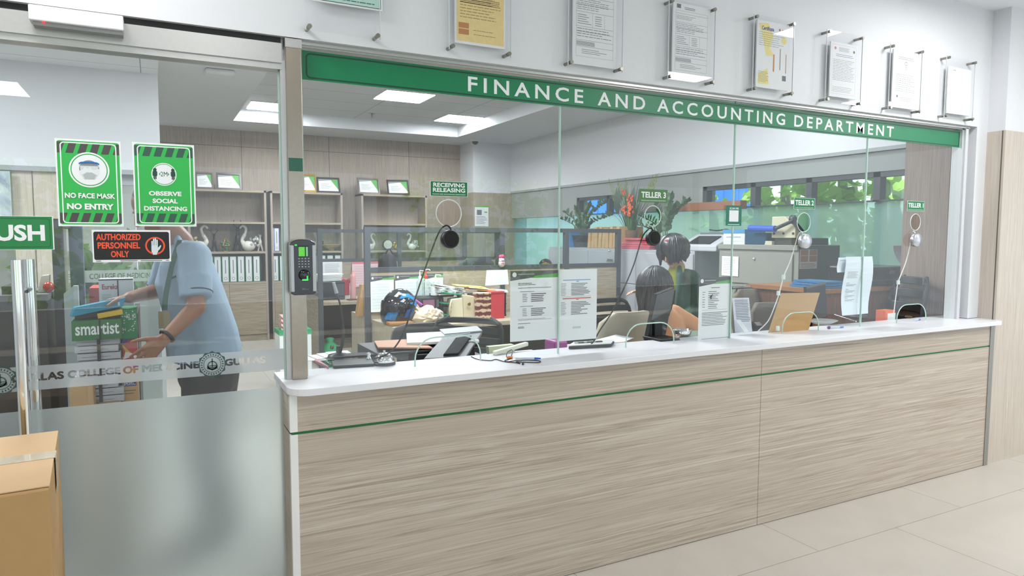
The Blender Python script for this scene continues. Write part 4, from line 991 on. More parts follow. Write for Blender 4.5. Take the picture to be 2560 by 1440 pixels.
partition('desk_partition', 'side partition whose charcoal post stands beside the access terminal', (xp, 8.1), (xp, 9.1), (0, 1), zrail=.86)
# desks
def desk(name, label, x0, x1, y0, y1, side, mod=True, top=.75, dark=False):
    t = thing(name, label, 'desk', ((x0 + x1) / 2, (y0 + y1) / 2, 0))
    B(DESK).box(x0, x1, y0, y1, top - .04, top).build('desk_top', t, bevel=.002)
    for x in (x0, x1 - .03): B(DESK).box(x, x + .03, y0 + .005, y1 - .005, 0, top - .04).build('side_panel', t)
    if mod: B(mat('underdesk_shade', (58, 50, 46), .7) if dark else DESKH).box(x0 + .03, x1 - .03, (y1 - .05) if side < 0 else (y0 + .03), (y1 - .03) if side < 0 else (y0 + .05), .2, top - .04).build('modesty_panel', t)  # the dark brown version paints in the shade under a desk
    return t
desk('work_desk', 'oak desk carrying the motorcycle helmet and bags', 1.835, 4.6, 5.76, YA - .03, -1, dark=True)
desk('work_desk', 'oak desk backing onto the helmet desk with a brown paper bag', 1.835, 4.6, YA + .03, 7.2, 1)
xd0 = ony(800, 748, 8.3).x
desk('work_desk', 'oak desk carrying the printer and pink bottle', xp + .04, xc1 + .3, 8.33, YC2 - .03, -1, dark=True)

# ---- things on and by the far desk (printer)
def upx(px, py, y): return ony(px, py, y)
y = 8.62; a, c_ = ony(790, 700, y), ony(863, 743, y); t = thing('ink_printer', 'black ink tank printer with papers on it on the far desk', 'printer', ((a.x + c_.x) / 2, y + .15, .75))
h = ony(840, 703, y).z - .75; B(BLACK).box(a.x, c_.x, y, y + .36, .75, .75 + h).build('body', t, bevel=.012); B(mat('printer_grey', (70, 74, 80), .4)).box(c_.x - .1, c_.x - .01, y - .012, y, .755, .75 + h * .85).build('ink_tank', t); B(mat('gloss_black')).box(a.x + .05, c_.x - .13, y - .004, y, .77, .75 + h * .5).build('paper_slot', t)
for k in range(4): xx = c_.x - .085 + .018 * k; B(mat('ink_window', (24, 26, 30), .2)).box(xx, xx + .012, y - .014, y - .012, .77, .8).build('ink_window', t)
zt = .75 + h
b = B(PAPER); R_ = random.Random(4)
for k in range(7): q = R_.uniform(-.02, .02); b.obox(((a.x + c_.x) / 2 + q, y + .17, zt + .008 + .012 * k), V((.14, .02 * q * 30, .004)), V((-.01, .16, 0)), V((0, 0, .0045)))
b.build('paper_pile', label='pile of white papers on top of the black ink tank printer', cat='papers')
s = wall_sheet(806, 655, 856, 692, YC2 - .032, PAPER, .001, .0008); s.greek(.1, .1, .9, .9, 9, INK, .2, .2); s.build('pinned_paper', label='printed sheet pinned to the partition above the black printer', cat='paper')
s = wall_sheet(880, 655, 952, 716, YC2 - .04, mat('pink_paper', (240, 206, 212), .7, noise_amt=.01), .004, .0008); s.rect(0, .92, 1, 1, flat('rose_bar', (222, 110, 122), .6)); s.rect(0, 0, 1, .06, flat('rose_pale', (224, 170, 178), .6)); s.up(); s.greek(.06, .12, .94, .86, 8, flat('pink_grey', (196, 176, 184), .7), .12, .1); s.build('wall_calendar', label='large pink calendar sheet pinned behind the pink bottle', cat='calendar')
def bottle(px, py0, py1, wpx, y, z, m, capm, label, name='drink_bottle'):
    c = ony(px, py1, y); hh = ony(px, py0, y).z - z; r = (ony(px + wpx / 2, py1, y).x - c.x) * .8
    t = thing(name, label, 'bottle', (c.x, y, z))
    B(m).lathe((c.x, y, z), [(r * .96, 0), (r, .01), (r, hh * .7), (r * .92, hh * .74)], 22).build('body', t); B(capm).lathe((c.x, y, z + hh * .74), [(r * .95, 0), (r * .95, hh * .12), (r * .45, hh * .14), (r * .4, hh * .26)], 22).build('cap', t)
PINK = mat('pink_matte', (218, 158, 158), .5)
bottle(883, 676, 740, 17, 8.55, .75, PINK, mat('pink_cap', (222, 150, 152), .4), 'pink drink bottle on the far desk beside the printer')
c = ony(884, 742, 8.52); B(mat('dark_brown_leather', (62, 46, 46), .5)).box(c.x - .09, c.x + .09, 8.42, 8.52, .75, .762).build('phone_wallet', label='dark brown wallet lying by the foot of the pink bottle', cat='wallet', bevel=.004)
a, c_ = ony(856, 688, 8.7), ony(874, 733, 8.7); t = thing('gift_cup', 'white cup with a red ribbon between printer and pink bottle', 'cup', ((a.x + c_.x) / 2, 8.7, .75)); xx = (a.x + c_.x) / 2
B(WPL).lathe((xx, 8.7, .75), [(.045, 0), (.055, .2), (.05, .2), (.001, .19)], 18).build('cup', t); b = B(mat('red_ribbon', (170, 30, 48), .4))
for q in (-1, 1): b.ell((xx + q * .05, 8.68, .98), .05, .02, .035, 12, 8)
b.box(xx - .03, xx + .03, 8.645, 8.65, .80, .97); b.build('ribbon', t)
a, c_ = ony(798, 840, 8.2), ony(852, 892, 8.2); xx = (a.x + c_.x) / 2; t = thing('fabric_bag', 'bright green gathered bag with pale dots under the far desk', 'bag', (xx, 8.2, 0))
GRB = mat('green_fabric', (30, 132, 82), .7, noise_amt=.12)
B(GRB).lathe((xx, 8.2, 0), [(.12, 0), (.15, .03), (.155, .12), (.13, .2), (.06, .27), (.035, .29), (.05, .33), (.02, .34)], 14).build('body', t)
for k in range(7): g = -PI / 2 + (k - 3) * .42; B(flat('pale_dot', (180, 214, 190), .6)).ell((xx + .155 * math.cos(g), 8.2 + .155 * math.sin(g), .07 + .05 * (k % 2)), .012, .012, .012, 8, 6).build('dot', t)
B(mat('bronze_clip', (90, 84, 70), .4, .4)).ell((xx, 8.2 - .1, .235), .022, .02, .035, 10, 8).build('clasp', t)
a, c_ = ony(765, 826, 6.9), ony(780, 930, 6.9); xx = c_.x - .3
t = thing('storage_box', 'white storage carton with green lid on the floor behind the steel post', 'box', (xx + .15, 7.05, 0)); zt_ = ony(775, 834, 6.9).z
B(mat('carton_white', (222, 226, 226), .6, noise_amt=.02)).box(xx, c_.x, 6.9, 7.2, 0, zt_).build('body', t); B(mat('green_lid', (40, 150, 96), .5)).box(xx - .005, c_.x + .005, 6.895, 7.205, zt_, zt_ + .045).build('lid', t)
a = ony(703, 790, 6.95); c_ = ony(714, 830, 6.95)
def candy():
    m, nt, N, L = nm('candy_stripe'); bb = N['Principled BSDF']; w_ = N.new('ShaderNodeTexWave'); w_.inputs['Scale'].default_value = 14; w_.bands_direction = 'DIAGONAL'; tc = N.new('ShaderNodeTexCoord'); L.new(tc.outputs['Object'], w_.inputs['Vector']); cr = N.new('ShaderNodeValToRGB'); cr.color_ramp.interpolation = 'CONSTANT'; e = cr.color_ramp.elements; e[0].color = lin((190, 60, 66)); e[1].position = .5; e[1].color = lin((226, 220, 216)); L.new(w_.outputs['Fac'], cr.inputs[0]); L.new(cr.outputs[0], bb.inputs['Base Color']); return m
B(candy()).box(a.x, a.x + .09, 6.95, 7.1, zt_ + .047, a.z).build('striped_box', label='red and white striped box on the green lidded carton', cat='box')

# ---- helmet desk: sheets pinned to the partition
def hsheet(px0, py0, px1, py1, label):
    s = wall_sheet(px0, py0, px1, py1, YA - .03, mat('pale_print_paper', (224, 232, 230), .7, noise_amt=.01), .001, .0012); letterhead(s, .84)
    for k in range(9): s.greek(.06 + .0 * k, .08 + k * .083, .95, .13 + k * .083, 2, INK, .14, .2, words=1)
    s.build('pinned_schedule', label=label, cat='paper')
hsheet(926, 690, 985, 778, 'letterhead schedule pinned behind the helmet, next to the dark post')
hsheet(988, 687, 1060, 775, 'letterhead schedule pinned above the helmet, middle of three')
hsheet(1062, 684, 1108, 772, 'letterhead schedule pinned behind the sanitizer bottles')
# helmet
y = 6.02; c = ony(1001, 765, y); r = .142
t = thing('motorcycle_helmet', 'glossy black and blue full face motorcycle helmet on the oak desk', 'helmet', (c.x, y, .75))
HB = mat('helmet_black', (16, 17, 20), .08, coat=1, noise_amt=0); HBL = mat('helmet_blue', (20, 126, 196), .15, coat=.6, noise_amt=0)
cz = .75 + .155
b = B(HB)
rings = []
n = 150
for k in range(101):
    th = -1.02 + (PI / 2 + 1.02) * k / 100; cr = max(math.cos(th), .01); zz = math.sin(th)
    ring = []
    for i in range(n):
        g = 2 * PI * i / n; X = math.cos(g); Yv = math.sin(g)
        ex = 1.18 if X < 0 else 1.08
        if X < 0 and zz < .1: ex += .22 * (-X) ** 2 * min(1, (.1 - zz) / .5)
        ring.append(V((c.x + r * ex * X * (cr if zz > 0 else (cr * .35 + .65)), y + r * .95 * Yv * (cr if zz > 0 else (cr * .3 + .7)), cz + r * 1.16 * zz)))
    rings.append(ring)
b.loft(rings)
def inside(p, q):
    r_ = False
    for i in range(len(q)):
        (x1, y1), (x2, y2) = q[i - 1], q[i]
        if (y1 > p[1]) != (y2 > p[1]) and p[0] < (x2 - x1) * (p[1] - y1) / (y2 - y1) + x1: r_ = not r_
    return r_
PAT = [([(-1.25, -.62), (-.95, -.18), (-.35, -.14), (-.62, -.70)], 1), ([(-.05, -.55), (.12, -.12), (.62, -.02), (.5, -.48)], 2), ([(-.35, .50), (-.1, .78), (.5, .74), (1.0, .42), (1.3, .05), (.95, .12), (.6, .45), (.2, .56)], 1), ([(.25, .25), (.9, .3), (1.2, -.1), (.8, .05)], 1), ([(-.75, .62), (-.5, .86), (-.3, .84), (-.5, .6)], 3), ([(-.3, .35), (-.05, .5), (.1, .42), (-.1, .3)], 3)]
b.use(HBL); b.use(mat('helmet_deep_blue', (30, 84, 150), .15, coat=.6, noise_amt=0)); b.use(mat('helmet_silver', (190, 196, 202), .2, .3, noise_amt=0))
for i, f in enumerate(b.f):
    if len(f) > 4: continue
    m_ = sum((b.v[j] for j in f), V()) / len(f); az = math.atan2((m_.x - c.x) / 1.15, -(m_.y - y)); zz = (m_.z - cz) / (r * 1.16)
    for q, k in PAT:
        if inside((az, zz), q): b.mi[i] = k
b.build('shell', t)
b = B(mat('visor_smoke', (40, 42, 46), .05, coat=1, noise_amt=0)); vr = []
for k in range(6):
    zz = -.25 + .62 * k / 5; cr = math.sqrt(max(0, 1 - (zz * .8) ** 2))
    vr.append([V((c.x - r * 1.25 * cr * math.cos(g) - .004, y + r * 1.0 * cr * math.sin(g), cz + r * 1.1 * zz)) for g in [(-1.25 + 2.5 * i / 14) for i in range(15)]])
vs_ = [p for q in vr for p in q]; b.smooth = True; b.add(vs_, [(k * 15 + i, k * 15 + i + 1, k * 15 + 16 + i, k * 15 + 15 + i) for k in range(5) for i in range(14)]); b.build('visor', t)
def patch(pts, m, nm_, off=1.03):
    b = B(m); P_ = []
    for (gx, zz) in pts:   # azimuth around helmet (0 = toward the viewer side), height
        cr = math.sqrt(max(.02, 1 - zz * zz)) if zz > 0 else math.cos(math.asin(max(-.9, zz))) * .3 + .7
        X, Yv = math.sin(gx), -math.cos(gx); ex = 1.18 if X < 0 else 1.08
        if X < 0 and zz < .1: ex += .22 * X * X * min(1, (.1 - zz) / .5)
        P_.append(V((c.x + r * ex * X * cr * off, y + r * .95 * Yv * cr * off, cz + r * 1.16 * zz * off)))
    b.poly(P_); return b.build(nm_, t)
B(mat('gloss_black')).lathe((c.x - r * .62, y - r * .80, cz + r * .18), [(.022, -.01), (.024, .006), (.001, .009)], 20, (-.45, -.9, 0)).build('visor_pivot', t)
# food tray
a, c_ = ony(972, 800, 5.86), ony(1033, 815, 5.86)
def crumb():
    return mat('baked_topping', (168, 118, 66), .6, noise_amt=.5, noise_scale=70)
t = thing('pastry_tray', 'clear tray of baked pastry in front of the helmet', 'food tray', ((a.x + c_.x) / 2, 5.88, .75)); B(crumb()).box(a.x + .004, c_.x - .004, 5.82, 5.96, .753, .785).build('pastry', t, bevel=.01); B(glass('clear_plastic', (.95, .95, .93), .7, .08)).poly([(a.x, 5.815, .75), (c_.x, 5.815, .75), (c_.x, 5.815, .797), (a.x, 5.815, .797)]).poly([(a.x, 5.815, .797), (c_.x, 5.815, .797), (c_.x, 5.965, .797), (a.x, 5.965, .797)]).build('tray', t)
# organiser box with bottles
a, c_ = ony(1050, 745, 6.15), ony(1106, 745, 6.15); zt = ony(1075, 745, 6.1).z
t = thing('desk_organizer', 'dark drawer organizer carrying the sanitizer bottles', 'organizer', ((a.x + c_.x) / 2, 6.27, .75)); B(mat('organizer_dark', (52, 50, 58), .5)).box(a.x, c_.x, 6.12, 6.42, .75, zt).build('body', t, bevel=.004)
B(mat('mauve_label', (140, 96, 118), .5, noise_amt=.3)).box(a.x + .02, (a.x + c_.x) / 2 + .02, 6.117, 6.12, zt - .09, zt - .02).build('drawer', t); B(mat('grey_label', (110, 112, 118), .5, noise_amt=.3)).box((a.x + c_.x) / 2 + .04, c_.x - .015, 6.117, 6.12, zt - .09, zt - .02).build('drawer', t)
CLP = mat('translucent_plastic', (190, 206, 200), .2, spec=.6, noise_amt=.03); CLP.node_tree.nodes['Principled BSDF'].inputs['Transmission Weight'].default_value = .6
def pump(px, py0, py1, wpx, neck, label, y, lab=None):
    c = ony(px, py1, y); hh = ony(px, py0, y).z - zt; r = ony(px + wpx / 2, py1, y).x - c.x
    t = thing('pump_bottle', label, 'bottle', (c.x, y, zt)); B(glass('bottle_plastic', (.86, .92, .90), .6, .1, haze=.25)).lathe((c.x, y, zt), [(r * .9, 0), (r, .008), (r, hh * .52), (r * .8, hh * .6), (r * .35, hh * .66)], 20).build('body', t)
    B(neck).lathe((c.x, y, zt + hh * .66), [(r * .42, 0), (r * .42, hh * .1), (r * .2, hh * .12), (r * .14, hh * .28)], 14).build('collar', t)
    B(WPL).tube([(c.x, y, zt + hh * .9), (c.x, y, zt + hh * .98), (c.x + r * .9, y - .005, zt + hh * .97), (c.x + r * 1.1, y - .006, zt + hh * .93)], r * .13, 8).build('nozzle', t)
    if lab: B(PAPER).lathe((c.x, y, zt + hh * .08), [(r * 1.012, 0), (r * 1.012, hh * .38)], 20).build('label', t); B(flat('red_mark', (200, 60, 60), .6)).box(c.x - r * .4, c.x + r * .4, y - r * 1.05, y - r * 1.02, zt + hh * .38, zt + hh * .43).build('label_print', t)
pump(1050, 675, 742, 17, WPL, 'slim clear pump bottle beside the helmet cable, first of three', 6.3)
pump(1065, 672, 744, 19, mat('red_collar', (196, 36, 40), .4), 'clear spray bottle with a red collar', 6.25)
pump(1089, 686, 745, 24, WPL, 'clear sanitizer pump bottle with a white label', 6.2, True)
# beige tote, gift bags
CAN = mat('beige_canvas', (206, 190, 166), .8, noise_amt=.1, noise_scale=12)
y = 5.98; cx0 = ony(1018, 795, y); cx1 = ony(1090, 795, y)
def lump(name, parts, m, label, cat, seed=1, amp=.012, extra=None):
    b = B(m)
    for c, rx, ry, rz in parts: b.ell(c, rx, ry, rz, 56, 40)
    sv = V((seed, 0, 0))
    b.v = [p + noise.noise_vector(p * 9 + sv) * amp * 1.3 + noise.noise_vector(p * 22 + sv) * amp * .8 + V((0, -1, 0)) * (abs(noise.noise(p * 26 + sv)) - .2) * amp * 1.6 for p in b.v]
    b.v = [V((p.x, p.y, max(p.z, .752))) for p in b.v]
    return b.build(name, label=label, cat=cat)
lump('cloth_bundle', [((cx0.x + .14, y + .02, .80), .15, .10, .09), ((cx0.x + .21, y + .03, .83), .09, .08, .08), ((cx0.x + .07, y, .83), .07, .05, .09)], CAN, 'crumpled beige cloth bag beside the helmet', 'bag', 3, .02)
lump('plastic_bundle', [((ony(1092, 790, 6.1).x, 6.1, .79), .09, .07, .07)], mat('pale_plastic_bag', (196, 190, 180), .3, noise_amt=.1), 'pale crumpled plastic bag against the beige cloth bag', 'bag', 8, .02)
B(mat('magenta_strap', (170, 70, 150), .5)).tube(smooth_path([ony(1030, 744, 6.0), ony(1040, 752, 5.98), ony(1055, 763, 5.96)]), .012, 8).build('magenta_strap', label='short magenta strap lying between helmet and beige cloth bag', cat='strap')
def monogram():
    m, nt, N, L = nm('beige_monogram'); bb = N['Principled BSDF']; v = N.new('ShaderNodeTexVoronoi'); v.inputs['Scale'].default_value = 24; v.inputs['Randomness'].default_value = 0; tc = N.new('ShaderNodeTexCoord'); L.new(tc.outputs['Object'], v.inputs['Vector']); cr = N.new('ShaderNodeValToRGB'); e = cr.color_ramp.elements; e[0].position = .22; e[0].color = lin((150, 132, 100)); e[1].position = .26; e[1].color = lin((206, 196, 168)); L.new(v.outputs['Distance'], cr.inputs[0]); L.new(cr.outputs[0], bb.inputs['Base Color']); return m
y = 6.0; a, c_ = ony(1122, 740, y), ony(1196, 803, y); W_ = c_.x - a.x; ztb = ony(1150, 740, y).z
t = thing('handbag', 'beige patterned leather handbag on the desk beside the gift bags', 'handbag', ((a.x + c_.x) / 2, y + .06, .75)); BL = mat('beige_leather', (192, 178, 148), .45)
b = B(monogram()); b.prism([(a.x + .02, y, .752), (a.x + W_ * .5, y, .752), (a.x + W_ * .48, y + .01, ztb - .02), (a.x + .04, y + .01, ztb - .03)], (0, .13, 0)); b.build('patterned_side', t, bevel=.006)
b = B(BL); b.prism([(a.x + W_ * .5, y - .01, .752), (c_.x - .02, y - .01, .752), (c_.x - .03, y + .01, ztb - .01), (a.x + W_ * .48, y + .01, ztb + .012)], (0, .15, 0)); b.build('plain_side', t, bevel=.008)
B(GOLD).lathe((a.x + W_ * .66, y - .012, .75 + (ztb - .75) * .66), [(.014, 0), (.018, .004), (.012, .006)], 16, (0, -1, 0)).build('clasp', t)
for q, px in ((0, 1126), (1, 1190)): 
    xx = ony(px, 770, y).x; B(BL).tube(smooth_path([(xx, y - .02, .77), (xx - .02 + .04 * q, y - .03, .85), (xx - .005 + .01 * q, y - .02, .92), (xx + .02 - .03 * q, y, ztb - .03)]), .009, 8).build('handle', t)
B(PAPER).prism([ony(1134, 742, y + .05), ony(1143, 742, y + .05), ony(1138, 728, y + .05)], (0, .002, 0)).build('paper_tip', t)
def giftbag(px0, py0, px1, py1, y, d, m, label, fold=None):
    a, c_ = ony(px0, py0, y), ony(px1, py1, y); t = thing('gift_bag', label, 'gift bag', ((a.x + c_.x) / 2, y + d / 2, .75))
    B(m).prism([(a.x, y, .752), (c_.x, y, .752), (c_.x, y, a.z), (a.x, y, a.z)], (0, d, 0)).build('bag', t, bevel=.002); B(fold or m).box(a.x - .002, c_.x + .002, y - .003, y, a.z - .02, a.z - .012).build('fold_crease', t)
def zig():
    m, nt, N, L = nm('maroon_gold_zigzag'); bb = N['Principled BSDF']; w_ = N.new('ShaderNodeTexWave'); w_.bands_direction = 'Z'; w_.inputs['Scale'].default_value = 5.5; w_.inputs['Distortion'].default_value = 3; w_.inputs['Detail Scale'].default_value = 5; tc = N.new('ShaderNodeTexCoord'); L.new(tc.outputs['Object'], w_.inputs['Vector']); cr = N.new('ShaderNodeValToRGB'); cr.color_ramp.interpolation = 'CONSTANT'; e = cr.color_ramp.elements; e[0].color = lin((96, 34, 44)); e[1].position = .55; e[1].color = lin((176, 136, 62)); e2 = e.new(.8); e2.color = lin((200, 180, 160)); L.new(w_.outputs['Fac'], cr.inputs[0]); L.new(cr.outputs[0], bb.inputs['Base Color']); bb.inputs['Roughness'].default_value = .4; return m
giftbag(1192, 733, 1228, 806, 5.95, .1, zig(), 'maroon and gold patterned gift bag on the oak desk')
giftbag(1228, 729, 1261, 804, 5.95, .09, mat('red_kraft', (190, 46, 54), .6), 'plain red paper gift bag on the oak desk', mat('red_dark', (150, 30, 40), .6))
a, c_ = ony(896, 712, 6.75), ony(918, 790, 6.75); t = thing('paper_bag', 'brown paper bag standing on the desk beside the dark partition post', 'paper bag', ((a.x + c_.x) / 2, 6.8, .75))
B(mat('kraft_bag', (172, 132, 84), .75)).prism([(a.x - .03, 6.7, .752), (c_.x + .03, 6.7, .752), (c_.x + .01, 6.75, a.z), (a.x + .035, 6.75, a.z)], (0, .1, 0)).build('bag', t, bevel=.004); B(mat('kraft_dark', (140, 104, 64), .8)).box(a.x + .03, a.x + .036, 6.695, 6.70, .76, a.z - .05).build('fold_crease', t)
# letter trays with green files and paper piles
y0_, y1_ = 6.05, 6.38; a, c_ = ony(1104, 720, y0_), ony(1272, 735, y0_)
t = thing('letter_tray', 'black tiered letter tray loaded with green files and paper piles', 'letter tray', ((a.x + c_.x) / 2, 6.2, .75)); zt2 = ony(1200, 735, y0_).z
for k, z in enumerate((.765, .88, zt2 - .012)): B(BLACK).box(a.x, c_.x, y0_ + .05, y1_, z - .008, z).build('tray', t)
B(BLACK).box(a.x, a.x + .012, y0_ + .06, y1_, .75, zt2).box(c_.x - .012, c_.x, y0_ + .06, y1_, .75, zt2).build('upright', t)
gf = mat('green_folder', (24, 136, 96), .4)
for i, z in enumerate((.79, .90, 1.0)):
    xx = a.x + .02; b = B(gf); b.obox((xx + .1, 6.16, z), V((.12, 0, -.018)), V((0, .12, 0)), V((.002, 0, .006))); b.build('green_file', label='curling green plastic file in the letter tray, %s tier' % ('lowest', 'middle', 'top')[i], cat='file')
R_ = random.Random(12); b = B(PAPER)
for k in range(9): b.obox((a.x + .12 + R_.uniform(-.02, .02), 6.2, zt2 + .006 + .009 * k), V((.13, 0, -.012 * (k % 3))), V((.02 * R_.uniform(-1, 1), .13, 0)), V((0, 0, .0035)))
b.build('paper_pile', label='slumping pile of white papers on the letter tray beside the sanitizer', cat='papers')
b = B(mat('blue_white_paper')); b.v = []; 
for k in range(3): b.obox((c_.x - .11, 6.2, zt2 + .005 + .008 * k), V((.12, .01 * k, 0)), V((0, .12, 0)), V((0, 0, .003)))
b.build('paper_pile', label='flat pale papers on the letter tray under the propped sheet', cat='papers')
def leaflet(px, y, z, w_, d_, ang, m, label, name='envelope', tilt=0):
    c = ony(px, 720, y); b = B(m); u = V((math.cos(ang), math.sin(ang), tilt)) * w_ / 2; v = V((-math.sin(ang), math.cos(ang), 0)) * d_ / 2; b.obox((c.x, y, z), u, v, V((0, 0, .003))); b.build(name, label=label, cat='envelope')
zp_ = zt2 + .05
leaflet(1172, 6.2, zp_ + .02, .30, .2, -.15, mat('yellow_folder', (236, 214, 120), .6), 'yellow folder on top of the paper pile', tilt=-.1)
leaflet(1200, 6.14, zp_ - .012, .30, .2, -.3, mat('orange_envelope', (206, 138, 84), .6), 'orange envelope sliding off the paper pile', tilt=-.06)
leaflet(1195, 6.12, zp_ + .004, .2, .14, -.2, mat('cream_sheet', (232, 220, 190), .6), 'cream sheet between the yellow folder and orange envelope', tilt=-.1)
a, c_ = ony(1213, 676, 6.2), ony(1272, 712, 6.2); b = B(mat('lilac_white_paper', (200, 203, 214), .6)); b.prism([(a.x, 6.20, c_.z), (c_.x, 6.20, c_.z + .005), (c_.x, 6.23, a.z), (a.x + .03, 6.23, a.z)], (0, .002, 0)); b.build('propped_sheet', label='pale sheet propped up on the letter tray', cat='paper')
# bear in a bag on the partition rail
c = ony(1253, 675, YA - .05); y = YA - .06; zb_ = ZR + .02
t = thing('bouquet_bear', 'tiny white toy bear with a pink rose in clear wrap on the partition rail', 'toy', (c.x, y, zb_)); hh = ony(1253, 634, y).z - zb_; WB2 = mat('white_plush', (232, 218, 212), .9)
B(WB2).ell((c.x, y, zb_ + hh * .16), .035, .03, .04).ell((c.x, y, zb_ + hh * .4), .032, .03, .034).ell((c.x - .022, y, zb_ + hh * .53), .011, .01, .012, 8, 6).ell((c.x + .022, y, zb_ + hh * .53), .011, .01, .012, 8, 6).build('bear', t)
b = B(BLACK); 
for q in (-1, 1): b.ell((c.x + q * .011, y - .03, zb_ + hh * .43), .004, .003, .004, 6, 4)
b.ell((c.x, y - .032, zb_ + hh * .37), .006, .004, .004, 6, 4).build('features', t)
b = B(mat('pink_rose', (226, 84, 130), .6)); 
for k in range(7): g = k * 2.4; b.ell((c.x + .014 * math.cos(g), y + .012 * math.sin(g), zb_ + hh * (.72 + .02 * (k % 3))), .018, .018, .02, 8, 6)
b.build('rose', t); B(mat('leaf_green', (60, 110, 60), .6)).ell((c.x + .005, y, zb_ + hh * .6), .02, .015, .018, 8, 6).build('leaf', t)
B(mat('pink_bow', (220, 120, 130), .5)).ell((c.x, y - .02, zb_ + .02), .022, .012, .012, 10, 6).build('bow', t)
s_ = B(glass('clear_wrap', (.96, .93, .95), .8, .1)); s_.poly([(c.x - .05, y - .04, zb_), (c.x + .05, y - .04, zb_), (c.x + .035, y - .04, zb_ + hh), (c.x - .055, y - .04, zb_ + hh)]); s_.build('wrap', t)
# backpack on the far desk
c = ony(976, 672, 8.5); t = thing('backpack', 'black backpack standing on the far desk seen through the glass partition', 'backpack', (c.x, 8.62, .75)); BK = mat('black_nylon', (34, 34, 38), .6, noise_amt=.2, noise_scale=12); hh = ony(976, 632, 8.5).z - .75; wv_ = (ony(1000, 650, 8.5).x - ony(953, 650, 8.5).x) / 2
B(BK).loft([[V((c.x + wv_ * q * (abs(math.cos(g)) ** .5) * math.copysign(1, math.cos(g)), 8.62 + .12 * q * (abs(math.sin(g)) ** .5) * math.copysign(1, math.sin(g)), .75 + hh * f)) for g in [2 * PI * i / 20 for i in range(20)]] for f, q in ((0, .9), (.08, 1), (.5, 1), (.8, .85), (.94, .6), (1, .25))]).build('body', t)
B(BK).tube(smooth_path([(c.x - .05, 8.55, .75 + hh * .97), (c.x, 8.55, .75 + hh * 1.08), (c.x + .05, 8.55, .75 + hh * .97)]), .01, 8).build('top_handle', t); B(mat('black_nylon_light', (52, 52, 58), .6)).ell((c.x, 8.5, .75 + hh * .3), wv_ * .75, .05, hh * .22).build('front_pocket', t)
# ================================================================ CABINETS ALONG THE RIGHT WALL
X1 = 4.90; XB = XR - .02
GRM = mat('light_grey_steel', (176, 180, 186), .45, .15, noise_amt=.02); BGM = mat('beige_steel', (148, 149, 141), .45, .1, noise_amt=.03)
ZGR, ZBE = 1.40, 1.475
def steel_cab(name, label, y0, y1, top, m, rows, handle, cat='filing cabinet'):
    t = thing(name, label, cat, ((X1 + XB) / 2, (y0 + y1) / 2, 0))
    B(m).box(X1 + .01, XB, y0, y1, 0, top).build('body', t, bevel=.003)
    DR = []
    for (a, c_, za, zb) in rows:
        dr = B(m).box(X1 - .006, X1 + .012, a + .004, c_ - .004, za + .004, zb - .004).build('drawer', t, bevel=.003); DR.append((za, zb, dr))
    for h in handle:
        hp = [q for q in DR if q[0] <= h[2] <= q[1]]; hp = hp[0][2] if hp else t
        if h[0] == 'cup': _, yy, zz = h; B(mat('handle_recess', (96, 98, 100), .5)).box(X1 - .008, X1 - .004, yy - .06, yy + .06, zz, zz + .022).build('drawer_handle', hp); B(CHROME).box(X1 - .012, X1 - .004, yy - .065, yy + .065, zz - .012, zz).build('handle_lip', hp)
        else: _, yy, zz = h; B(CHROME).ell((X1 - .012, yy, zz), .012, .014, .014, 12, 8).build('lock_knob', hp)
    return t
ys = [5.39] + [onx(p, 700, X1).y for p in (1590, 1470)] + [8.3]
lab = ['light grey steel cabinet behind the woman in the green coat', 'light grey steel cabinet under the kraft envelopes', 'light grey steel cabinet under the small leafy potted plant']
for i in range(3):
    a, c_ = ys[i], ys[i + 1]
    hd = [('cup', onx(1526, 648, X1).y, onx(1526, 652, X1).z), ('knob', onx(1525, 626, X1).y, onx(1525, 627, X1).z)] if i == 1 else [('cup', (a + c_) / 2, 1.02)]
    steel_cab('filing_cabinet', lab[i], a, c_, ZGR, GRM, [(a, c_, .05, .62), (a, c_, .62, 1.0), (a, c_, 1.0, ZGR - .03)], hd)
yb0, yb1 = onx(1996, 612, X1).y, onx(1797, 611, X1).y
t = steel_cab('filing_cabinet', 'beige steel filing cabinet below the TELLER 2 sign carrying the paper cutter', yb0, yb1, ZBE, BGM, [(yb0 + .05, yb1 - .05, .04, .45), (yb0 + .05, yb1 - .05, .46, onx(1950, 718, X1).z), (yb0 + .05, yb1 - .05, onx(1950, 716, X1).z, ZBE - .07)], [('knob', onx(1887, 647, X1).y, onx(1887, 647, X1).z)])
B(BGM).box(X1 - .012, X1 + .01, yb0, yb1, ZBE - .045, ZBE).build('top_ledge', t, bevel=.004)
q0, q1 = onx(1808, 640, X1), onx(1848, 691, X1)
s = Sheet((X1 - .014, q0.y, q1.z), (0, q1.y - q0.y, 0), (0, 0, q0.z - q1.z), PAPER, .001, .0005); s.greek(.1, .1, .9, .9, 9, INK, .12, .3); s.build('stuck_paper', label='white sheet stuck on the beige filing cabinet drawer', cat='paper')
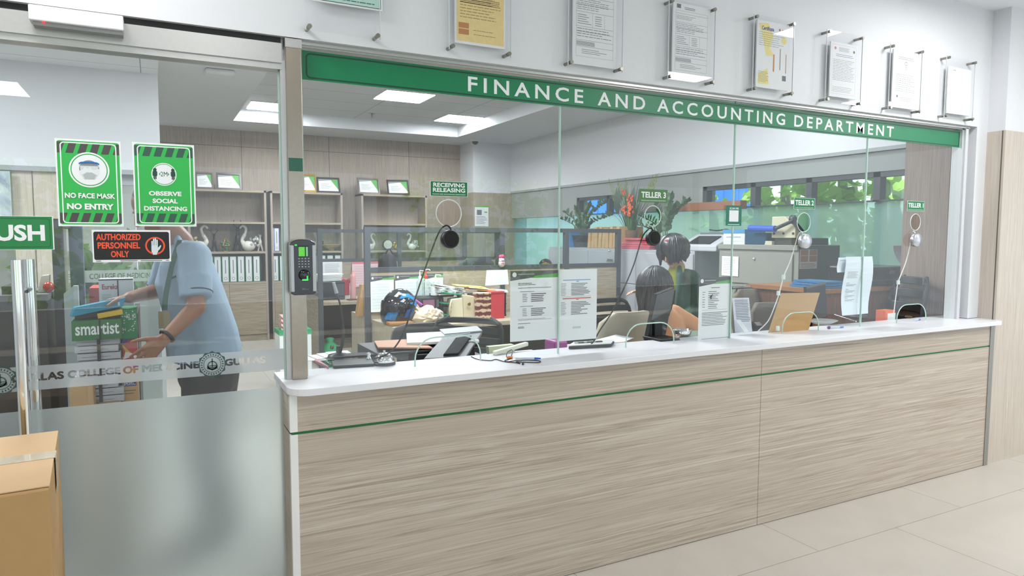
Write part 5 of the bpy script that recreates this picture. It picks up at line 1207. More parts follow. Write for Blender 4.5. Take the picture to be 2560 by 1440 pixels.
# photo prints on the dark end of the beige cabinet
p0, p1 = ony(1999, 624, yb0), ony(2041, 671, yb0)
s = Sheet((p0.x, yb0 - .003, p1.z), (p1.x - p0.x, 0, 0), (0, 0, p0.z - p1.z), flat('print_white', (190, 194, 196), .5), .001, .0008)
for i in range(2):
    for j in range(2): s.rect(.05 + .5 * i, .36 + .33 * j, .47 + .5 * i, .66 + .32 * j, mat('group_photo', (150, 112, 84), .5, noise_amt=.6, noise_scale=90))
s.greek(.06, .04, .94, .3, 4, INK, .4, .2); s.build('photo_sheet', label='sheet of four small group photos on the dark side of the beige cabinet', cat='photo sheet')
B(mat('shaded_steel', (84, 86, 84), .5, .1)).box(X1 + .012, XB, yb0 - .002, yb0 - .0005, .02, ZBE - .002).build('side_shade', t)  # thin dark sheet paints the shade on the cabinet's end face

# plants
LEAF = mat('leaf_dark', (48, 84, 46), .4, noise_amt=.25, noise_scale=9); STEM = mat('stem_green', (86, 110, 62), .5)
POT = mat('dark_pot', (66, 66, 64), .6, noise_amt=.1)
def leaf(b, p, d, n, L_, w_):
    p, d = V(p), V(d).normalized(); s_ = d.cross(V(n)).normalized(); k = d.cross(s_)
    L = [p + d * L_ * f + s_ * (w_ * g) + k * h * L_ for f, g, h in ((0, 0, 0), (.25, .8, .02), (.6, .95, .0), (1, 0, -.08), (.6, -.95, 0), (.25, -.8, .02))]
    m_ = p + d * L_ * .45 + k * L_ * .06
    b.smooth = True; b.add(L + [m_], [(6, i, (i + 1) % 6) for i in range(6)]); b.smooth = False
def zz_plant(px, pyb, x, zbase, stems, label, pot_h, pot_r, seed):
    c = onx(px, pyb, x); y = c.y; t = thing('potted_plant', label, 'potted plant', (x, y, zbase)); R_ = random.Random(seed)
    B(POT).lathe((x, y, zbase), [(pot_r * .75, 0), (pot_r, pot_h * .9), (pot_r * 1.06, pot_h * .9), (pot_r * 1.06, pot_h), (pot_r * .9, pot_h), (.001, pot_h * .85)], 20).build('pot', t)
    sb, lb = B(STEM), B(LEAF)
    for (ax, ay, L_) in stems:
        top = V((x + ax, y + ay, zbase + pot_h + L_)); base = V((x + ax * .08, y + ay * .08, zbase + pot_h * .85)); mid = base.lerp(top, .5) + V((-ax * .2, -ay * .2, L_ * .12))
        path = smooth_path([base, mid, top], 8); sb.tube(path, [.007 - .004 * i / len(path) for i in range(len(path))], 6)
        for i in range(4, len(path), 1):
            d = (path[i] - path[i - 1]).normalized(); o = d.orthogonal().normalized(); 
            for q in (-1, 1):
                sd = (V((R_.uniform(-.5, .5), q * 1.0, 0)) + d * .9 + V((0, 0, .2))); leaf(lb, path[i], sd, o, R_.uniform(.06, .09), R_.uniform(.018, .026))
        leaf(lb, path[-1], (path[-1] - path[-3]), V((0, 1, .2)), .09, .024)
    sb.build('stem', t); lb.build('foliage', t)
def sy(px, py, x): return onx(px, py, x)
pp = onx(1452, 613, 5.15)
zz_plant(1452, 613, 5.15, ZGR, [(0, -.55, .42), (.05, -.62, .26), (0, .12, .34), (-.05, .3, .3), (.05, -.1, .38), (-.02, .45, .22)], 'small leafy potted plant at the far end of the grey cabinets', .17, .13, 2)
zz_plant(1660, 606, 5.1, ZGR, [(0, -.34, .40), (0, -.10, .45), (0, .42, .27), (-.05, -.2, .34), (.05, .2, .38), (0, .55, .18)], 'larger leafy plant on the grey cabinet above the woman in the green coat', .12, .12, 5)
# tall grass arrangement
c = onx(1576, 604, 5.12); x, y = 5.12, c.y; H_ = onx(1576, 450, 5.12).z - ZGR; hb_ = onx(1576, 582, 5.12).z - ZGR
t = thing('grass_arrangement', 'tall artificial grass arrangement with orange flowers in a brown pot', 'artificial plant', (x, y, ZGR)); R_ = random.Random(11)
B(mat('bark_pot', (112, 88, 66), .8, noise_amt=.25, noise_scale=20)).lathe((x, y, ZGR), [(.075, 0), (.085, hb_ * .9), (.088, hb_ + .03), (.075, hb_ + .03), (.001, hb_)], 20).build('pot', t)
b = B(mat('grass_blade', (70, 112, 66), .5, noise_amt=.3, noise_scale=6))
for k in range(130):
    g = R_.uniform(0, 2 * PI); rr = R_.uniform(.1, 1); L_ = H_ * R_.uniform(.55, 1.02); sp = rr * .40
    p0 = V((x + .03 * math.cos(g), y + .05 * math.sin(g), ZGR + hb_)); p1 = p0 + V((sp * .2 * math.cos(g), sp * .35 * math.sin(g), (L_ - hb_) * .55)); p2 = V((x + sp * .5 * math.cos(g), y + sp * math.sin(g), ZGR + L_))
    s_ = V((-math.sin(g), math.cos(g), 0)) * .0055; b.add([p0 - s_, p0 + s_, p1 + s_, p1 - s_, p2], [(0, 1, 2, 3), (3, 2, 4)])
b.build('grass_blades', t)
b = B(mat('feathery_grass', (134, 152, 84), .8, noise_amt=.25, noise_scale=20))
for g, sp in ((1.5, .3), (1.7, .42), (-1.4, .42), (-1.6, .52), (-1.2, .35), (1.1, .22)):
    for k in range(60): 
        f = k / 60; q = V((x + sp * math.cos(g) * (.6 + .4 * f) * .6, y + sp * math.sin(g) * (.6 + .4 * f), ZGR + H_ * (.62 + .43 * f))); a = R_.uniform(0, 2 * PI); dd = V((.05 * math.cos(a), .05 * math.sin(a), .07)) * (1.1 - f); b.add([q, q + dd + V((0, .006, 0)), q + dd - V((0, .006, 0))], [(0, 1, 2)])
b.build('feathery_plume', t)
b = B(mat('orange_flower', (222, 96, 46), .6, noise_amt=.15))
for (yy, z0_, z1_, n_) in ((-.13, .48, .78, 26), (-.02, .5, .62, 12), (.05, .78, .86, 6)):
    for k in range(n_): b.ell((x - .1 + R_.uniform(-.03, .03), y + yy + R_.uniform(-.035, .035), ZGR + H_ * (z0_ + (z1_ - z0_) * k / n_)), .014, .016, .018, 8, 6)
b.build('flower_spike', t)
b = B(mat('dark_leaf', (40, 66, 44), .5)); 
for yy, sp in ((-.18, .1), (.22, .2), (.28, .1)): leaf(b, (x - .08, y + yy * .6, ZGR + H_ * .5), (0, yy * .5, 1), (1, 0, 0), H_ * .42, .05)
b.build('broad_leaf', t)
# kraft envelopes in a row
KE = mat('kraft_envelope', (188, 152, 104), .75, noise_amt=.08)
ya, yb = onx(1556, 600, 4.98).y, onx(1474, 600, 4.98).y; hh = onx(1520, 568, 4.98).z - ZGR
for k in range(9):
    y = ya + (yb - ya) * (k + .5) / 9; R_ = random.Random(k); b = B(KE); h2 = hh * R_.uniform(.93, 1.04); ln_ = R_.uniform(-.03, .05)
    d_ = (yb - ya) / 18 * .86; b.prism([(4.94, y - d_, ZGR + .001), (4.94, y + d_, ZGR + .001), (4.95 + .01 * (k % 3), y + d_ + ln_ * .4, ZGR + h2), (4.95 + .01 * (k % 3), y - d_ * .7 + ln_ * .4, ZGR + h2)], (.36, 0, 0)); b.build('kraft_envelope', label='bulging kraft envelope standing in the row on the grey cabinets', cat='envelope', group='kraft envelopes filed upright on the grey cabinets', bevel=.004)
B(mat('blue_folder', (66, 140, 206), .5)).box(4.98, 5.3, onx(1427, 600, 5).y, onx(1427, 600, 5).y + .03, ZGR, onx(1428, 580, 5).z).build('blue_folder', label='thin upright blue folder beside the small potted plant', cat='folder')
ya, yb = onx(1629, 615, 4.97).y, onx(1541, 612, 4.97).y
for k in range(5):
    R_ = random.Random(40 + k); q = R_.uniform(-.03, .03); B(mat('rose_folder', (196, 92, 104), .6, noise_amt=.06)).box(4.93 + abs(q), 5.3, ya + q, yb + q - .05 * k, ZGR + .002 + .026 * k, ZGR + .026 + .026 * k).build('rose_folder', label='rose coloured folder lying in the flat stack below the grass arrangement', cat='folder', group='rose folders stacked on the grey cabinets', bevel=.003)
# bill counter
ya, yb = onx(1797, 625, 4.97).y, onx(1706, 625, 4.97).y; t = thing('bill_counter', 'grey bill counting machine on the grey cabinet', 'bill counter', (5.1, (ya + yb) / 2, ZGR)); hh = onx(1750, 586, 5.0).z - ZGR
MG = mat('machine_grey', (190, 194, 198), .4, noise_amt=.02)
B(MG).prism([(4.93, ya, ZGR), (5.34, ya, ZGR), (5.34, ya, ZGR + hh), (5.16, ya, ZGR + hh), (4.93, ya, ZGR + hh * .35)], (0, yb - ya, 0)).build('body', t, bevel=.012)
b = B(MATTE); u = V((.23, 0, hh * .65)).normalized(); nn_ = V((-u.z, 0, u.x))
pc = V((5.03, (ya + yb) / 2, ZGR + hh * .63)) + nn_ * .006
b.obox(pc, u * .085, V((0, (yb - ya) * .3, 0)), nn_ * .006); b.build('note_slot', t)
B(mat('machine_dark', (110, 114, 118), .4)).box(5.16, 5.3, ya + .06, yb - .06, ZGR + hh, ZGR + hh + .02).build('hopper', t)
B(MATTE).tube(smooth_path([(5.2, ya + .03, ZGR + hh + .01), (5.18, ya + .1, ZGR + hh + .05), (5.2, (ya + yb) / 2, ZGR + hh + .04), (5.25, yb - .1, ZGR + hh + .05)]), .007, 6).build('power_cord', t)
B(MG).tube(smooth_path([(4.99, ya - .012, ZGR + hh * .25), (5.06, ya - .014, ZGR + hh * .6), (5.12, ya - .014, ZGR + hh * .6), (5.14, ya - .012, ZGR + hh * .2)]), .009, 6).build('side_grip', t)
# items on the beige cabinet
ya, yb = onx(1865, 609, 4.96).y, onx(1812, 608, 4.96).y; zt_ = onx(1840, 583, 4.96).z
t = thing('lidded_box', 'white lidded box with blue top on the beige cabinet', 'box', (5.05, (ya + yb) / 2, ZBE)); B(mat('box_white', (222, 226, 230), .5)).box(4.94, 5.2, ya, yb, ZBE, zt_).build('body', t); B(mat('lid_blue', (72, 142, 196), .5)).box(4.935, 5.205, ya - .004, yb + .004, zt_, zt_ + .035).build('lid', t)
s = Sheet((4.9385, yb - .02, ZBE + .03), (0, ya - yb + .04, 0), (0, 0, zt_ - ZBE - .05), mat('box_white'), .0005, .0006); s.greek(.1, .55, .95, .85, 2, INK, .5, .1, words=1); s.build('label_print', t)
ya, yb = onx(1923, 608, 4.98).y, onx(1864, 608, 4.98).y; B(mat('navy_tray', (24, 74, 100), .25, coat=.3)).prism([(4.95, ya + .03, ZBE), (4.95, yb, ZBE), (4.95, yb + .03, onx(1890, 582, 4.98).z), (4.95, ya, onx(1890, 582, 4.98).z)], (.28, 0, 0)).build('document_tray', label='dark blue plastic tray between the lidded box and the paper cutter', cat='tray', bevel=.006)
ya, yb = onx(1985, 610, 4.96).y, onx(1926, 610, 4.96).y; zt_ = onx(1955, 541, 4.96).z; CR = mat('cream_enamel', (214, 208, 178), .4, noise_amt=.02)
t = thing('paper_cutter', 'heavy cream guillotine paper cutter with a blue padded lever', 'paper cutter', (5.1, (ya + yb) / 2, ZBE)); zm = onx(1955, 595, 4.96).z
B(CR).prism([(4.97, ya, zm), (4.97, yb, zm), (4.97, yb, zt_), (4.97, ya + .12, zt_), (4.97, ya, zt_ - .1)], (.06, 0, 0)).build('front_plate', t, bevel=.005)
B(mat('dark_iron', (74, 76, 66), .5, .4)).box(4.99, 5.35, ya - .04, yb - .02, ZBE, zm).build('bed', t); B(CR).box(4.955, 4.99, yb - .02, yb + .27, ZBE, ZBE + .035).build('front_guide', t)
for k in range(3): yy = yb - .03 - (yb - ya - .05) * k / 2; B(mat('dark_iron')).cyl((4.972, yy, zm + .04), (4.964, yy, zm + .04), .011, n=12).build('bolt', t)
pa = onx(1874, 570, 4.9); pb = onx(1938, 572, 4.9); pc2 = onx(1980, 553, 4.93)
B(mat('lever_dark', (60, 66, 74), .4, .3)).tube([pb, pc2, onx(1985, 546, 5.05)], .016, 8).tube([pc2 + V((.02, 0, 0)), onx(2006, 580, 5.0)], .02, 8).build('lever', t); B(mat('lever_blue', (36, 86, 190), .45)).cyl(pa, pb, .028, n=14).build('lever_grip', t); B(mat('lever_dark')).ell(onx(1982, 548, 4.98), .03, .04, .04, 10, 8).build('pivot', t)
# brown board standing behind the plants
y0_, y1_ = onx(1852, 525, 5.38).y, onx(1672, 525, 5.38).y
B(mat('rust_board', (150, 98, 66), .6, noise_amt=.1)).box(5.37, XR + .012, y0_, y1_, onx(1760, 526, 5.38).z, onx(1760, 506, 5.38).z).build('brown_board', label='brown board standing against the etched window behind the plants', cat='board')

# ================================================================ NEAR RIGHT CORNER: brown desk, black printer, chair
yd0, yd1 = 3.36, yb0 - .03
BRN = wood('walnut_laminate', (124, 84, 56), (92, 58, 38), (108, 70, 46), (6, 6, .6), bands=9); ztop = ony(2150, 720, 3.36).z
xs0 = ony(2054, 720, 3.36).x
t = thing('side_cabinet', 'brown wooden cabinet with honey coloured edge carrying the large black printer', 'cabinet', (5.05, 3.6, 0)); B(wood('honey_laminate', (168, 118, 72), (140, 92, 54), (156, 106, 64), (6, .6, 6), bands=9)).box(xs0, XB, yd0, yd1, ztop - .03, ztop).build('worktop', t)
B(BRN).box(xs0 + .02, XB, yd0 + .02, yd1, 0, ztop - .03).build('body', t)
for k in range(2): w_ = (XB - xs0 - .04) / 2; B(BRN).box(xs0 + .025 + w_ * k, xs0 + .015 + w_ * (k + 1), yd0 + .005, yd0 + .02, .08, ztop - .06).build('door', t)
a = ony(2168, 722, 3.41); c_ = ony(2272, 722, 3.41); zt_ = ony(2230, 666, 3.41).z
t = thing('laser_printer', 'large black office printer with a sheet rising from its top', 'printer', ((a.x + c_.x) / 2, 3.58, ztop)); B(mat('printer_black', (24, 28, 30), .3, noise_amt=.03)).box(a.x, c_.x, 3.41, 3.76, ztop, zt_).build('body', t, bevel=.015)
W_ = c_.x - a.x; H_ = zt_ - ztop
B(mat('gloss_black')).box(a.x - .003, c_.x - W_ * .3, 3.404, 3.41, ztop + H_ * .55, ztop + H_ * .9).build('control_panel', t); B(mat('panel_lcd', (120, 130, 134), .3)).box(a.x + W_ * .5, a.x + W_ * .63, 3.400, 3.404, ztop + H_ * .62, ztop + H_ * .8).build('display', t)
B(mat('printer_grey')).box(a.x + .02, c_.x - .03, 3.37, 3.41, ztop + H_ * .3, ztop + H_ * .36).build('output_tray', t)
for k in range(4): B(mat('ink_grey', (84, 90, 94), .4)).box(a.x + W_ * (.47 + .08 * k), a.x + W_ * (.52 + .08 * k), 3.40, 3.41, ztop + H_ * .08, ztop + H_ * .27).build('ink_window', t)
p0, p1 = ony(2240, 662, 3.47), ony(2274, 615, 3.47); b = B(mat('lilac_white_paper')); b.smooth = True
for k in range(6):
    f0, f1 = k / 6, (k + 1) / 6; g = lambda f: V((p0.x - .03 * (1 - f) ** 2, 3.50 - .1 * (1 - f) ** 2, zt_ + .002 + (p1.z - zt_) * f)); w_ = V((p1.x - p0.x, 0, 0)); b.poly([g(f0), g(f0) + w_, g(f1) + w_, g(f1)])
b.build('feed_sheet', t)
a, c_ = ony(2056, 716, 3.41), ony(2112, 716, 3.41)
for k in range(3): B(mat('blue_files', (52, 120, 170), .4)).box(a.x + .02 * k, c_.x - .01 * k, 3.41, 3.7, ztop + .002 + .018 * k, ztop + .016 + .018 * k).build('blue_file', label=('lowest', 'middle', 'topmost')[k] + ' blue file of the flat pile beside the black printer', cat='file', group='blue files on the brown cabinet')

# ================================================================ OFFICE CHAIRS
def office_chair(name, label, x, y, rz, mback, mseat, zt_, w_=.46, slat=False, chrome=False, seat_z=.46, lean=.12, group=None):
    """back faces -y in its own frame when rz = 0"""
    t = thing(name, label, 'office chair', (0, 0, 0), group=group)
    zb_ = seat_z + .14; h_ = zt_ - zb_
    def bp(u, v, d=0): # u -1..1, v 0..1
        return V((u * w_ / 2 * (1 - .22 * (v - .55) ** 2 * 2), -.20 - lean * v + .05 * (1 - u * u) * -1 + d, zb_ + h_ * v))
    nU, nV = 10, 8
    def outline(u, v):
        r = .28; du = abs(u); 
        if v > 1 - r and du > 1 - r:
            pass
        return u, v
    b = B(mback); b.smooth = True
    def shell(b, v0, v1, th):
        F, K = [], []
        for j in range(nV + 1):
            v = v0 + (v1 - v0) * j / nV
            e = 1.0
            if v > .82: e = math.sqrt(max(0, 1 - ((v - .82) / .18) ** 2)) * .35 + .65
            if v < .12: e = .8 + .2 * v / .12
            for i in range(nU + 1): u = (-1 + 2 * i / nU) * e; F.append(bp(u, v)); K.append(bp(u, v, th))
        n = len(F); W = nU + 1; fs = []
        for j in range(nV):
            for i in range(nU): q = j * W + i; fs += [(q, q + 1, q + W + 1, q + W), (n + q, n + q + W, n + q + W + 1, n + q + 1)]
        for i in range(nU): fs += [(i, n + i, n + i + 1, i + 1), (nV * W + i, nV * W + i + 1, n + nV * W + i + 1, n + nV * W + i)]
        for j in range(nV): fs += [(j * W, j * W + W, n + j * W + W, n + j * W), (j * W + nU, n + j * W + nU, n + j * W + W + nU, j * W + W + nU)]
        b.add(F + K, fs)
    if slat:
        for k in range(6): shell(b, .02 + k * .15, .02 + k * .15 + .10, .015)
        shell(b, .92, 1, .03)
        fr = B(mat('chair_frame_black', (30, 30, 32), .5)); 
        for q in (-1, 1): fr.tube([bp(q * (.80 + .2 * min(1, v / .12)) if v < .12 else q * (1 if v < .82 else math.sqrt(max(0, 1 - ((v - .82) / .18) ** 2)) * .35 + .65), v) for v in [k / 12 for k in range(13)]], .014, 8)
        fr.build('back_frame', t)
    else: shell(b, 0, 1, .045)
    b.build('backrest', t)
    if chrome: B(CHROME).tube([bp(q * .9, 1.02) for q in [-1 + k / 5 for k in range(11)]], .012, 8).build('back_rail', t)
    s_ = B(mseat); s_.loft([[V((w_ / 2 * q * (abs(math.cos(g)) ** .6) * math.copysign(1, math.cos(g)), .06 + .25 * q * (abs(math.sin(g)) ** .6) * math.copysign(1, math.sin(g)), seat_z - .06 + zz)) for g in [2 * PI * i / 20 for i in range(20)]] for zz, q in ((0, .85), (.02, 1), (.06, 1), (.075, .9))]); s_.build('seat', t)
    fm = CHROME if chrome else mat('chair_frame_black', (30, 30, 32), .5)
    B(fm).cyl((0, .05, .09), (0, .05, seat_z - .06), .028, n=12).build('column', t)
    B(fm).tube([(0, -.16, seat_z - .05), (0, -.25, seat_z + .02), (0, -.24, zb_ + .1)], .018, 8).build('back_support', t)
    for q in (-1, 1): B(fm).tube(smooth_path([(q * w_ * .5, .12, seat_z - .02), (q * w_ * .58, .1, seat_z + .17), (q * w_ * .58, -.1, seat_z + .19), (q * w_ * .5, -.2, seat_z + .16)]), .014, 8).build('armrest', t)
    for k in range(5):
        g = 2 * PI * k / 5; e = (math.cos(g) * .29, .05 + math.sin(g) * .29)
        l = B(fm).tube([(0, .05, .1), (e[0], e[1], .07)], [.022, .014], 8).build('base_leg', t)
        B(BLACK).ell((e[0], e[1], .03), .022, .022, .03, 10, 8).build('caster', l)
    t.location = (x, y, 0); t.rotation_euler = (0, 0, rz); return t
GF = mat('grey_mesh_fabric', (74, 78, 82), .8, noise_amt=.1, noise_scale=80); BKF = mat('black_mesh', (36, 38, 40), .7, noise_amt=.15, noise_scale=90); BGE = mat('taupe_fabric', (140, 132, 118), .8, noise_amt=.06); LEA = mat('black_leather', (28, 28, 30), .35, coat=.2)
def chair_at(px, py, y, rz, **k):
    c = ony(px, py, y); return dict(x=c.x - math.sin(rz) * .32, y=y + .32 * math.cos(rz), rz=rz, zt_=c.z, **k)
office_chair('office_chair', 'rounded grey fabric chair in front of the helmet desk', **chair_at(1065, 806, 4.9, -.05, mback=GF, mseat=GF, w_=.50))
office_chair('office_chair', 'black slatted chair with a tilted wide back by the tilted counter display', **chair_at(1172, 795, 4.0, PI - .8, mback=BKF, mseat=BKF, w_=.48, slat=True))
office_chair('office_chair', 'black slatted mesh chair beside the seated woman', **chair_at(1516, 746, 4.5, PI + .1, mback=BKF, mseat=BKF, w_=.46, slat=True))
office_chair('office_chair', 'chrome railed taupe chair behind the printed sheets', **chair_at(1888, 722, 3.97, PI - .1, mback=BGE, mseat=BGE, w_=.55, chrome=True))
office_chair('office_chair', 'dark taupe chair half hidden by the kraft board', **chair_at(1925, 757, 3.47, PI - .3, mback=mat('dark_taupe', (104, 98, 90), .8), mseat=BGE, w_=.34))
office_chair('office_chair', 'black leather chair near the TELLER 1 window', **chair_at(2280, 692, 3.08, 1.15, mback=LEA, mseat=LEA, w_=.40, slat=True))
# chairs beyond the partition
office_chair('office_chair', 'grey chair back glimpsed through the partition glass', **chair_at(1195, 645, 7.55, .1, mback=GF, mseat=GF, w_=.5, seat_z=.6))

# ================================================================ THINGS ON THE COUNTER AND THE LOW DESK
def oncounter(px, py): return onz(px, py, ZC)
# clipboard with papers
c = oncounter(820, 905)
t = thing('document_holder', 'black desk holder lying flat on the counter end', 'holder', (.72, 2.86, ZC)); q = [oncounter(*p) for p in ((833, 922), (936, 916), (928, 902), (826, 905))]
b = B(BLACK); b.prism([p + V((0, 0, .001)) for p in q], (0, 0, .012)); b.build('base', t, bevel=.003)
q = [oncounter(*p) for p in ((835, 906), (940, 899), (925, 893), (832, 897))]
b = B(MATTE); b.prism([p + V((0, 0, .014)) for p in q], (0, 0, .010)); b.build('tray', t, bevel=.003)
B(BLACK).tube(smooth_path([oncounter(828, 919) + V((0, 0, .01)), oncounter(818, 914) + V((0, 0, .012)), oncounter(820, 909) + V((0, 0, .014)), oncounter(836, 908) + V((0, 0, .014))]), .004, 8).build('wire_clip', t)
R_ = random.Random(21)
for k, (px, py) in enumerate(((795, 902), (815, 899), (835, 897), (855, 896))):
    c = oncounter(px, py); g = R_.uniform(-.4, .4); B(PAPER).obox(c + V((0, .05, .003 + .004 * k)), V((math.cos(g), math.sin(g), 0)) * .05, V((-math.sin(g), math.cos(g), 0)) * .06, V((0, 0, .0015))).build('loose_paper', label='loose sheet in the heap at the counter end by the steel post', cat='paper', group='loose sheets at the counter end')
B(mat('pink_file', (176, 120, 126), .6)).prism([oncounter(786, 906), oncounter(822, 923), oncounter(818, 919), oncounter(790, 901)], (0, 0, .01)).build('pink_file', label='pink file edge under the loose papers', cat='file')
# gooseneck microphone
c = oncounter(848, 900)
t = thing('gooseneck_microphone', 'slim gooseneck microphone rising from the counter end', 'microphone', c); path = smooth_path([ony(848, 893, c.y), ony(857, 850, c.y), ony(858, 815, c.y + .01), ony(851, 765, c.y + .02), ony(842, 735, c.y + .03), ony(840, 728, c.y + .03)])
B(BLACK).tube(path, [.0065] * 12 + [.004] * (len(path) - 12), 8).build('gooseneck', t); B(mat('silver_plastic')).cyl(ony(842, 733, c.y + .03), ony(834, 706, c.y + .03), .009, .007, 12).build('capsule', t); B(BLACK).lathe(c + V((0, .01, .012)), [(.05, 0), (.045, .012), (.012, .02), (.009, .05)], 20).build('base', t)
# bell
c = oncounter(961, 911); t = thing('service_bell', 'chrome service bell on a black base on the counter', 'bell', c)
B(BLACK).lathe(c, [(.047, 0), (.048, .008), (.04, .012)], 28).build('base', t); B(CHROME).lathe(c + V((0, 0, .012)), [(.042, 0), (.043, .006), (.038, .022), (.026, .034), (.01, .04), (.001, .041)], 32).build('dome', t); B(CHROME).cyl(c + V((0, 0, .05)), c + V((0, 0, .062)), .0055, n=12).build('plunger', t)
B(CHROME).lathe(oncounter(922, 903), [(.012, 0), (.016, .012), (.008, .024), (.012, .036), (.001, .04)], 14).build('chrome_stand', label='tiny chrome finial beside the service bell', cat='stand')
# tilted display with its back to the lobby
yv = 2.94; P4 = [ony(1059, 897, yv - .02), ony(1166, 891, yv - .02), ony(1206, 829, yv + .16), ony(1111, 838, yv + .16)]
t = thing('counter_display', 'grey tilted customer display with a dark recess in its back', 'display', (1.12, 2.95, ZC)); n_ = (P4[1] - P4[0]).cross(P4[3] - P4[0]).normalized(); GRD = mat('display_grey', (122, 126, 130), .45, noise_amt=.03)
if n_.y > 0: n_ = -n_
def pq(u, v, d=0): return P4[0] * (1 - u) * (1 - v) + P4[1] * u * (1 - v) + P4[2] * u * v + P4[3] * (1 - u) * v + n_ * d
b = B(GRD); b.prism([pq(0, 0), pq(1, 0), pq(1, .75), pq(1.0, 1.0), pq(0, 1), pq(-.0, .8)], n_ * -.02); b.build('back_panel', t, bevel=.003)
b = B(MATTE); b.prism([pq(.42, .05, .001), pq(.78, .05, .001), pq(.80, .78, .001), pq(.40, .74, .001)], n_ * .012); b.build('recess', t, bevel=.003)
b = B(mat('display_light', (150, 154, 158), .4)); b.prism([pq(0, 1), pq(1, 1), pq(1, 1) + V((.01, .09, .012)), pq(0, 1) + V((.01, .09, .012))], (0, 0, .006)); b.build('top_flange', t)
B(MATTE).box(1.06, 1.24, 2.965, 3.10, ZC - .25, ZC + .01).build('foot', t)
# black document trays and brown folder on the low desk
yb_ = 3.02; a, c_ = ony(940, 890, yb_), ony(1062, 890, yb_); t = thing('desk_tray', 'black letter tray on the low desk carrying a brown folder', 'letter tray', ((a.x + c_.x) / 2, 3.18, .745)); ztr = ony(1000, 878, yb_).z
B(mat('tray_charcoal', (46, 46, 50), .5)).box(a.x, c_.x + .25, 3.0, 3.34, ztr - .012, ztr).box(a.x, a.x + .012, 3.0, 3.34, .745, ztr - .012).box(c_.x + .24, c_.x + .25, 3.0, 3.34, .745, ztr - .012).box(a.x, c_.x + .25, 3.0, 3.34, .75, .76).build('tray', t, bevel=.003)
B(mat('brown_folder', (196, 142, 110), .6, noise_amt=.04)).prism([ony(945, 871, 3.05) + V((0, 0, 0)), (c_.x + .03, 3.0, ztr + .003), (c_.x + .06, 3.3, ztr + .003), (a.x + .08, 3.32, ztr + .003)], (0, 0, .006)).build('brown_folder', label='tan brown folder on the black letter tray behind the bell', cat='folder')
B(PAPER).prism([(c_.x - .06, 3.1, ztr + .012), (c_.x + .28, 3.02, ztr + .012), (c_.x + .34, 3.3, ztr + .022), (c_.x + .02, 3.34, ztr + .022)], (0, 0, .012)).build('paper_pile', label='white papers on the letter tray behind the tilted display', cat='papers')
B(CHROME).tube(smooth_path([ony(1022, 866, 3.3), ony(1030, 857, 3.3), ony(1060, 853, 3.3), ony(1110, 853, 3.3)]), .007, 8).build('chrome_rod', label='thin chrome rod showing above the papers behind the display', cat='rod')
a, c_ = ony(1180, 880, 3.12), ony(1232, 880, 3.12)
for k in range(4): B(mat('dark_files', (62, 60, 64), .6)).box(a.x + .01 * (k % 2), c_.x + .006 * k, 3.1, 3.4, .745 + .045 * k, .745 + .04 + .045 * k).build('dark_file', label=('lowest', 'second lowest', 'third', 'topmost')[k] + ' dark file of the pile beside the tilted display', cat='file', group='dark files piled on the low desk')
# long ruler-like bar and slips
a = ony(1222, 884, 3.0); c_ = ony(1323, 872, 2.99)
b = B(mat('ivory_plastic', (224, 224, 206), .4, noise_amt=.02)); p0, p1 = oncounter(1240, 890), oncounter(1322, 874); d = (p1 - p0).normalized(); s_ = V((-d.y, d.x, 0)); b.obox((p0 + p1) / 2 + V((0, .02, .018)), d * (p1 - p0).length / 2 + V((0, 0, .008)), s_ * .012, V((0, 0, .010)))
b.build('ivory_ruler', label='ivory plastic bar lying on the counter left of the curled cable'.replace('left of', 'beside'), cat='bar', bevel=.005)
b = B(mat('pale_green_slip', (206, 214, 176), .6)); p0, p1 = ony(1224, 868, 3.08), ony(1287, 862, 3.08); zz = p0.z - .045; b.prism([(p0.x, 3.08, zz), (p1.x, 3.08, zz + .01), (p1.x, 3.09, p1.z), (p0.x, 3.09, p0.z)], (0, .035, 0)); b.build('slip_box', label='pale green slip box standing behind the ivory bar', cat='box')
B(mat('pale_desk')).box(p0.x - .02, p1.x + .14, 3.05, 3.16, .745, zz).build('slip_stand', label='grey riser under the pale green slip box', cat='riser')
# pen with blue cap, cable with orange plug
p0, p1 = oncounter(1288, 899), oncounter(1352, 899.5); t = thing('ballpoint_pen', 'blue capped clear ballpoint lying on the counter near the curled cable', 'pen', p0); up = V((0, 0, .006)); B(mat('clear_barrel', (206, 210, 224), .15)).cyl(p0 + up, p0.lerp(p1, .75) + up, .0045, n=10).build('barrel', t); B(mat('pen_blue', (26, 108, 206), .4)).cyl(p0.lerp(p1, .75) + up, p1 + up, .0055, .003, 10).build('cap', t)
t = thing('headset_cable', 'thin black cable with an orange plug curled on the counter', 'cable', oncounter(1260, 903)); up = V((0, 0, .003))
B(MATTE).tube(smooth_path([oncounter(*p) + up for p in ((1178, 893), (1195, 900), (1225, 903), (1240, 900), (1258, 905), (1285, 908), (1300, 910), (1290, 906), (1310, 907), (1345, 908), (1349, 904), (1320, 902), (1290, 903), (1270, 906), (1262, 903), (1275, 898))] + [oncounter(1281, 892) + V((0, 0, .02)), oncounter(1279, 885) + V((0, 0, .02)), oncounter(1268, 889) + V((0, 0, .015)), oncounter(1266, 896) + V((0, 0, .008))]), .002, 6).build('cable', t)
B(mat('orange_plug', (214, 134, 78), .5)).cyl(oncounter(1267, 897.5) + V((0, 0, .007)), oncounter(1281, 897) + V((0, 0, .007)), .0065, n=10).build('plug', t); B(BLACK).cyl(oncounter(1307, 913) + V((0, 0, .004)), oncounter(1307, 908) + V((0, 0, .004)), .004, n=8).build('jack', t)
